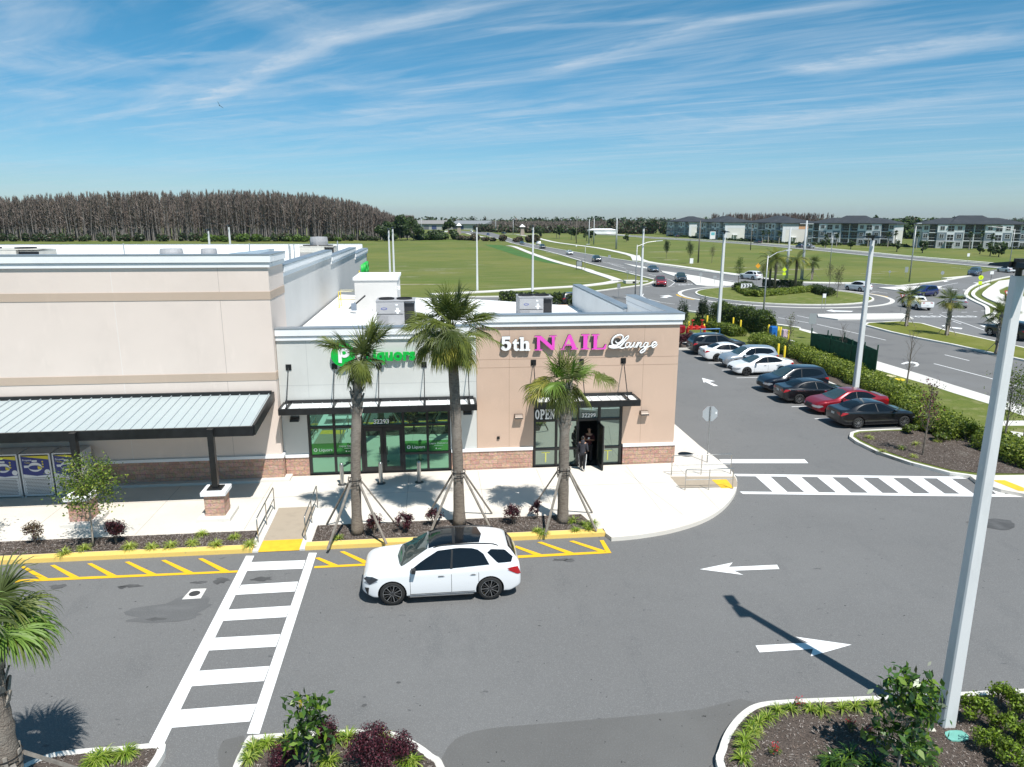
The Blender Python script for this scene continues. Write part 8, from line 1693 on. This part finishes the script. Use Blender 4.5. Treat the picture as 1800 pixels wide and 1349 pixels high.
    rf = hip(-.9, W+.9, -1.2, D+.9, H+.02, 12.2, 9).build('roof', r); hip(9.2, 27.6, -1.9, D+.9, H+.05, 13.2, 5).build('roof_gable', rf)
    b = MB(); b.box(-.02, .0, 2.2, D-.6, H-2.2, H-1.2, ATR); b.build('end_band', r)
    # end walls: pale band and small porch
    b = MB(); b.box(W+.02, W+.05, 1.7, D, H-3.3, H-1.9, ATR); b.box(W+.02, W+1.4, 4.5, 7.5, 2.7, 2.95, ATR); b.box(W+1.2, W+1.4, 4.6, 4.8, 0, 2.7, ATR); b.box(W+1.2, W+1.4, 7.2, 7.4, 0, 2.7, ATR); b.build('end_trim', r)
    return r
ap = apartment('nearest pale and blue apartment block at the right picture edge')
ALOC = [((201.4,279.6),(234.3,263.7),None),((176.3,325.5),(203.2,298.5),'apartment block with full front facing the field, left of the nearest one'),((167.3,374.9),(170.2,338.7),'apartment block seen nearly end on with lit end wall and orange patch'),((160.4,428),(162.9,392.7),'apartment block with wide blank lit end wall, behind the tall lamp pole'),((160.4,485.4),(163.4,445),'farthest left apartment block with narrow end wall'),((243,262),(276,247),'apartment block mostly beyond the right picture edge')]
for i, (a, b, lab) in enumerate(ALOC):
    o = ap if i == 0 else copy_tree(ap)
    o.location = (*a, -.04); o.rotation_euler = (0, 0, atan2(b[1]-a[1], b[0]-a[0])); o.scale = (1.0, 1, 1)
    if lab: o['label'] = lab
    if i == 2:
        m = MB(); m.box(36.83, 36.86, 8.5, 17.5, 6.7, 9.3, mat('sheathing_orange', (.52,.30,.16), .8)); m.build('bare_sheathing', o)
# plants in front of the apartments
g = np.random.default_rng(5)
def belt(name, pts, n, hgt, leaf, mats, probs, label, seed, spread=3.0, kind='stuff', z=0, prof=None, pack=1.1):
    g = np.random.default_rng(seed); P = np.array(pts, float); seg = np.linalg.norm(np.diff(P, axis=0), axis=1); cs = np.concatenate([[0], np.cumsum(seg)]); tot = cs[-1]; nc = max(3, int(tot/(spread*pack))); tc = np.sort(g.random(nc)*tot); hc = hgt*g.uniform(.45, 1.1, nc); rc = spread*g.uniform(.5, 1.2, nc); oc = g.normal(size=nc)*spread*.8
    k = g.integers(0, nc, n); d = g.normal(size=(n, 3)); d /= np.linalg.norm(d, axis=1)[:, None]; rr = g.random(n)**.45; t = np.clip(tc[k], 0, tot-1e-3); q = np.clip(np.searchsorted(cs, t)-1, 0, len(seg)-1); f = ((t-cs[q])/seg[q])[:, None]; C = P[q]*(1-f)+P[q+1]*f; dr = (P[q+1]-P[q])/seg[q][:, None]; s = np.stack([-dr[:, 1], dr[:, 0]], 1)
    hk = hc[k]*(prof(t/tot) if prof else 1); X = C+dr*(d[:, :1]*(rc[k]*rr)[:, None])+s*((oc[k]+d[:, 1]*rc[k]*rr)[:, None]); Z = z+hk*.5+d[:, 2]*hk*.5*rr; Z = np.maximum(Z, z+.1); V, Q = leaves(np.column_stack([X, Z]), leaf, .7, d, .9, g)
    return npmesh(name, V, Q, [LF[m_] for m_ in mats], midx(n, probs, g), None, kind=kind, label=label, cat=name.replace('_', ' '))
belt('hedge_planting', [(160,480),(163,395),(168,345),(172,318),(200,297),(236,262),(275,243)], 12000, 1.3, .45, ('far_b', 'far_a', 'far_c'), (.5, .4, .1), 'dark foundation planting along the apartment fronts', 101, 1.6)
def ptree(x, y, H, R, label, seed, mats=('far_a', 'far_b', 'far_c'), n=1500, leaf=.4, name='leafy_tree', group=None, trunk=.18):
    g = np.random.default_rng(seed); r = empty(name, (x, y, -.04), 0, label, 'tree', group); m = MB(); m.tube([(0,0,0),(.1,0,H*.4),(0,0,H*.85)], [trunk, trunk*.7, trunk*.3], BARK, 6)
    for q in range(5): a = q*2.4; m.tube([(0,0,H*(.35+.08*q)),(cos(a)*R*.7,sin(a)*R*.7,H*(.6+.07*q))], [trunk*.4, trunk*.15], BARK, 5)
    m.build('trunk', r); LC = g.normal(size=(11, 3))*np.array([R*.5, R*.5, H*.16]); LC[:, 2] += H*.62; RR = g.uniform(.3, .55, 11)*R; k = g.integers(0, 11, n); d = g.normal(size=(n, 3)); d /= np.linalg.norm(d, axis=1)[:, None]; V, Q = leaves(LC[k]+d*(RR[k]*g.random(n)**.4)[:, None], leaf, .7, d, .9, g); npmesh('crown', V, Q, [LF[m_] for m_ in mats], midx(n, (.5, .35, .15), g), r); return r
def small_palm_far(x, y, H, label, seed):
    g = np.random.default_rng(seed); r = empty('fan_palm', (x, y, -.04), 0, label, 'palm tree', 'small palms before the apartments'); m = MB(); m.tube([(0,0,0),(0,0,H)], [.2,.16], BARKL, 6); m.build('trunk', r); V = []; Q = []
    for i in range(60):
        a = g.random()*2*pi; e = g.uniform(-.9, 1.4); d = np.array([cos(a)*cos(e), sin(a)*cos(e), sin(e)]); s = np.array([-sin(a), cos(a), 0]); o = np.array([0, 0, H]); t = o+d*g.uniform(.9, 1.5)+np.array([0, 0, -.3]); k = len(V); V += [o-s*.05, o+s*.05, t+s*.28, t-s*.28]; Q.append((k, k+1, k+2, k+3))
    npmesh('crown', np.array(V), np.array(Q), [LF['far_a'], LF['far_b']], midx(60, (.5, .5), g), r)
pf = [(1282,420,5.5),(1290,420,5.8),(1296,419,4.5),(1303,421,5.5),(1340,426,5),(1350,427,5.5),(1369,428,5),(1258,418,6),(1233,416,6),(1247,417,5),(1200,415,5),(1215,415,6),(1470,433,5),(1525,434,5),(1560,434,5.5),(1572,434,6),(1610,437,6),(1703,438,6),(1722,439,6.5),(1741,440,5.5),(1450,434,4.5)]
for i, (px, py, H) in enumerate(pf): c = G(px, py+.8); small_palm_far(c[0], c[1], H, f'small palm before the apartment fronts, {ORD[i] if i < 20 else "last"} in the row counted from the middle group', 200+i)
for i, (px, py, H) in enumerate(((1451,436.5,3.5),(1495,438,3.0),(1576,443,3.5),(1621,445,4.2),(1740,450,4),(1755,452,4.5),(1722,447,3),(1174,410,7),(1166,411,8),(1158,410,8.5))):
    c = G(px, py); ptree(c[0], c[1], H, H*.33, f'young dark tree on the grass strip by the apartment road, {ORD[i]} of ten', 230+i, n=500, leaf=.35, group='young trees along the apartment road')
# low storage buildings far away
c0 = G(728, 403.5); c1 = G(850, 404)
def lowb(pa, pb, h, d, label, roofm, wallm, seed):
    a = G(*pa); b = G(*pb); L = math.hypot(b[0]-a[0], b[1]-a[1]); r = empty('storage_building', (*a, -.04), atan2(b[1]-a[1], b[0]-a[0]), label, 'building', 'low storage buildings on the horizon'); m = MB(); m.box(0, L, 0, d, 0, h*.62, wallm); m.build('wall', r)
    m = MB(); m.add([(-1,-1.5,h*.62),(L+1,-1.5,h*.62),(L+1,d+1,h*.62),(-1,d+1,h*.62),(-1,d/2,h),(L+1,d/2,h)], [(0,1,5,4),(2,3,4,5),(1,2,5),(3,0,4)], roofm); m.build('roof', r)
    n = int(L/8)
    for i in range(n):
        if (i*7+seed) % 3: m = MB(); m.box(3+i*8, 8+i*8, -.1, -.02, .3, h*.45, mat('bay_door', (.12,.13,.15), .7) if (i+seed) % 2 else mat('bay_blue', (.05,.07,.16), .7)); m.build('door', r)
lowb((727,404), (790,404.2), 9.5, 30, 'long low grey roofed storage building, left one', mat('roof_brown_grey', (.24,.23,.22), .8), mat('wall_grey_far', (.36,.36,.35), .8), 0)
lowb((792,403.6), (852,404.2), 9.3, 30, 'long low grey roofed storage building, right one with pale wall', mat('roof_grey_far', (.22,.23,.24), .8), mat('wall_pale_far', (.50,.50,.48), .8), 1)
m = MB(); c = G(1061, 411.5); m.box(c[0]-11, c[0]+11, c[1], c[1]+9, 0, 2.8, TRIM); m.add([(c[0]-11,c[1]-.5,2.8),(c[0]+11,c[1]-.5,2.8),(c[0]+11,c[1]+9,2.8),(c[0]-11,c[1]+9,2.8),(c[0]-8,c[1]+4,4),(c[0]+7,c[1]+4,4)], [(0,1,5,4),(2,3,4,5),(1,2,5),(3,0,4)], TRIM); m.build('low_building', label='low white building in the far field before the brown woods', cat='building')
# parked cars row before the storage buildings, tiny
for i, px in enumerate(range(756, 806, 6)):
    c = G(px, 409); m = MB(); m.add([(-2.2,0,.3),(2.2,0,.3),(2.2,0,.9),(1.3,0,1.4),(-1.4,0,1.45),(-2.2,0,1.0),(-2.2,1.8,.3),(2.2,1.8,.3),(2.2,1.8,.9),(1.3,1.8,1.4),(-1.4,1.8,1.45),(-2.2,1.8,1.0)], [(0,1,2,3,4,5),(11,10,9,8,7,6)]+[(i_, (i_+1) % 6, 6+(i_+1) % 6, 6+i_) for i_ in range(6)], [PDK, PW2, PR, PGR][i % 4]); m.build('parked_car', label=f'tiny parked car in the far lot before the storage buildings, {ORD[i]} from left', cat='car', group='tiny cars in the far lot', loc=(*c, 0))
# cypress wood on the left
CYB = mat('cypress_trunk', (.215, .195, .18), .95, var=.25, vscale=.6); CYT = mat('cypress_twig', (.17, .135, .112), .95); CYT2 = mat('cypress_twig_grey', (.25, .205, .175), .95); CYT3 = mat('cypress_twig_dark', (.085, .066, .055), .95)
def wood(n, xr, yf, depth, hfun, seed, label, tw=90, name='cypress_wood', mats=None, hs=1.0):
    g = np.random.default_rng(seed); X = g.uniform(xr[0], xr[1], n); Y = yf(X)+depth*g.random(n)**1.5; H = hfun(X, Y)*g.uniform(.90, 1.05, n)*hs; parts = []
    # trunks: three sided tapered
    nv = 3; zz = np.array([0, .5, 1.]); rr = np.array([.27, .17, .04]); lean = g.normal(size=(n, 2))*.6; V = np.zeros((n, 3, nv, 3))
    for j in range(3):
        for q in range(nv): a = 2*pi*q/nv; V[:, j, q, 0] = X+rr[j]*cos(a)+lean[:, 0]*zz[j]; V[:, j, q, 1] = Y+rr[j]*sin(a)+lean[:, 1]*zz[j]; V[:, j, q, 2] = H*zz[j]-.05
    base = np.arange(n)[:, None]*9; Q = np.concatenate([base+np.array([j*3+q, j*3+(q+1) % 3, (j+1)*3+(q+1) % 3, (j+1)*3+q]) for j in range(2) for q in range(3)]); parts.append((V.reshape(-1, 3), Q, 0))
    N = n*tw; k = np.repeat(np.arange(n), tw); t = .25+.75*g.random(N)**.75; a = g.random(N)*2*pi; rad = (1.0-t)*3.9*g.uniform(.15, 1.15, N)+.3; L = g.uniform(.8, 2.0, N); o = np.stack([X[k]+lean[k, 0]*t+np.cos(a)*rad*.35, Y[k]+lean[k, 1]*t+np.sin(a)*rad*.35, H[k]*t], 1); d = np.stack([np.cos(a)*rad*.8, np.sin(a)*rad*.8, L*.8], 1); s = np.stack([-np.sin(a+g.normal(size=N)), np.cos(a), g.normal(size=N)*.3], 1)*(.06+.09*g.random(N))[:, None]
    V = np.stack([o-s, o+s, o+d+s*.4, o+d-s*.4], 1).reshape(-1, 3); parts.append((V, np.arange(4*N).reshape(N, 4), 1+midx(N, (.45, .35, .2), g)))
    V, Q, M = merge(parts); return npmesh(name, V, Q, mats or [CYB, CYT, CYT2, CYT3], M, None, kind='stuff', label=label, cat='wood')
def hcy(X, Y):
    x0 = np.interp(X, [-420,-330,-250,-210,-180,-120,-95,-60,-45,-35,-28,-20], [20,21,19,20.5,22.5,23.6,24.2,22.5,20,17,14,11]); return x0
yfr = lambda X: np.interp(X, [-420,-100,-50,-25,-15], [395,386,384,400,440])
wood(3300, (-400, -24), yfr, 95, hcy, 301, 'bare grey brown cypress wood behind the big store', tw=120)
wood(300, (-30, -12), lambda X: 440+0*X, 60, lambda X, Y: 12+0*X, 302, 'thinning right end of the cypress wood', tw=60)
belt('undergrowth', [(-330,384),(-200,381),(-120,379),(-60,377),(-20,392)], 30000, 4.2, .5, ('far_a', 'far_b', 'bronze'), (.45, .35, .2), 'mixed green undergrowth along the foot of the cypress wood', 303, 2.0)
belt('undergrowth', [(-112,374),(-70,373),(-40,372)], 6000, 4.0, .5, ('far_c', 'tree_a', 'far_a'), (.5, .3, .2), 'bright green bushes at the foot of the wood', 304, 3.0)
belt('undergrowth', [(-25,385),(0,398),(16,402)], 11000, 6.0, .5, ('far_a', 'far_b', 'far_c'), (.45, .35, .2), 'green scrub right of the cypress wood', 305, 3.5)
belt('undergrowth', [(14,396),(32,372),(48,352)], 9000, 3.6, .45, ('bronze', 'far_b', 'palm_d'), (.4, .4, .2), 'brown scrub between the field and the road', 306, 3.0)
for i, (px, py, H, R) in enumerate(((690,421,10,4.5),(703,421,12.5,5),(716,420,12,5),(727,421,8,4),(788,419,8.5,3.2),(676,422,8,4))):
    c = G(px, py+2); ptree(c[0], c[1], H, R, f'dark green tree at the right end of the wood, {ORD[i]} of six', 320+i, n=2600, leaf=.5, group='dark trees at the end of the wood', trunk=.3)
for i, (px, py, H) in enumerate(((945,418,6),(951,419,7),(978,421,7.5),(983,421,8),(1004,423,7),(1011,423,7),(1031,425,7),(1040,425,7.5),(1101,426,4))):
    c = G(px, py-1); ptree(c[0], c[1], H, 1.6, f'young street tree beside the far field path, {ORD[i]} from left', 340+i, n=450, leaf=.45, group='young street trees in the far field')
# distant woods to the horizon
wood(2600, (60, 620), lambda X: np.interp(X, [60, 170, 620], [620, 640, 700]), 200, lambda X, Y: 8+0*X, 310, 'brown leafless scrub woods in the far distance', tw=40, name='scrub_wood', hs=1.0)
belt('tree_line', [(-700,1250),(-200,1050),(0,980),(300,980),(700,1150),(1500,1250)], 60000, 13.5, 1.7, ('far_b', 'far_a', 'bronze'), (.4, .4, .2), 'continuous dark green tree line on the horizon', 311, 8, pack=.22)
belt('tree_line', [(40,640),(70,590),(150,560),(160,540)], 9000, 6.5, .9, ('far_b', 'bronze', 'far_a'), (.3, .5, .2), 'dark woods beside the far road', 313, 5, pack=.35)
belt('tree_line', [(150,620),(175,545),(205,520)], 6000, 12, 1.0, ('far_b', 'far_a', 'bronze'), (.5, .3, .2), 'dark trees left of the farthest apartment block', 314, 6)
wood(300, (222, 285), lambda X: 520-(X-215)*.4, 60, lambda X, Y: 14.6+0*X, 315, 'reddish bare cypress trees behind the middle apartment blocks', tw=70, mats=[CYB, mat('cypress_twig_red', (.16,.10,.085), .95), CYT, CYT3])
belt('tree_line', [(262,420),(320,395)], 8000, 12.8, 1.0, ('far_a', 'far_b', 'far_c'), (.5, .35, .15), 'green trees behind the right apartment blocks', 316, 5, pack=.5)
belt('tree_line', [(330,520),(460,470),(700,420)], 12000, 13.2, 1.4, ('far_a', 'far_b', 'bronze'), (.5, .3, .2), 'dark trees beyond the right apartment blocks', 317, 7, pack=.4)
# far haze: one even pale air volume
hm = bpy.data.materials.new('haze'); hm.use_nodes = True; nt = hm.node_tree
for n_ in list(nt.nodes): nt.nodes.remove(n_)
o_ = nt.nodes.new('ShaderNodeOutputMaterial'); pv = nt.nodes.new('ShaderNodeVolumePrincipled'); pv.inputs['Color'].default_value = (.55, .76, 1.0, 1); pv.inputs['Density'].default_value = 0.00005; pv.inputs['Anisotropy'].default_value = .3; nt.links.new(pv.outputs[0], o_.inputs['Volume'])
m = MB(); m.box(-4100, 4100, -400, 4700, -1.1, 60, hm); m.build('haze', kind='stuff', label='thin pale blue haze over the whole plain', cat='haze')
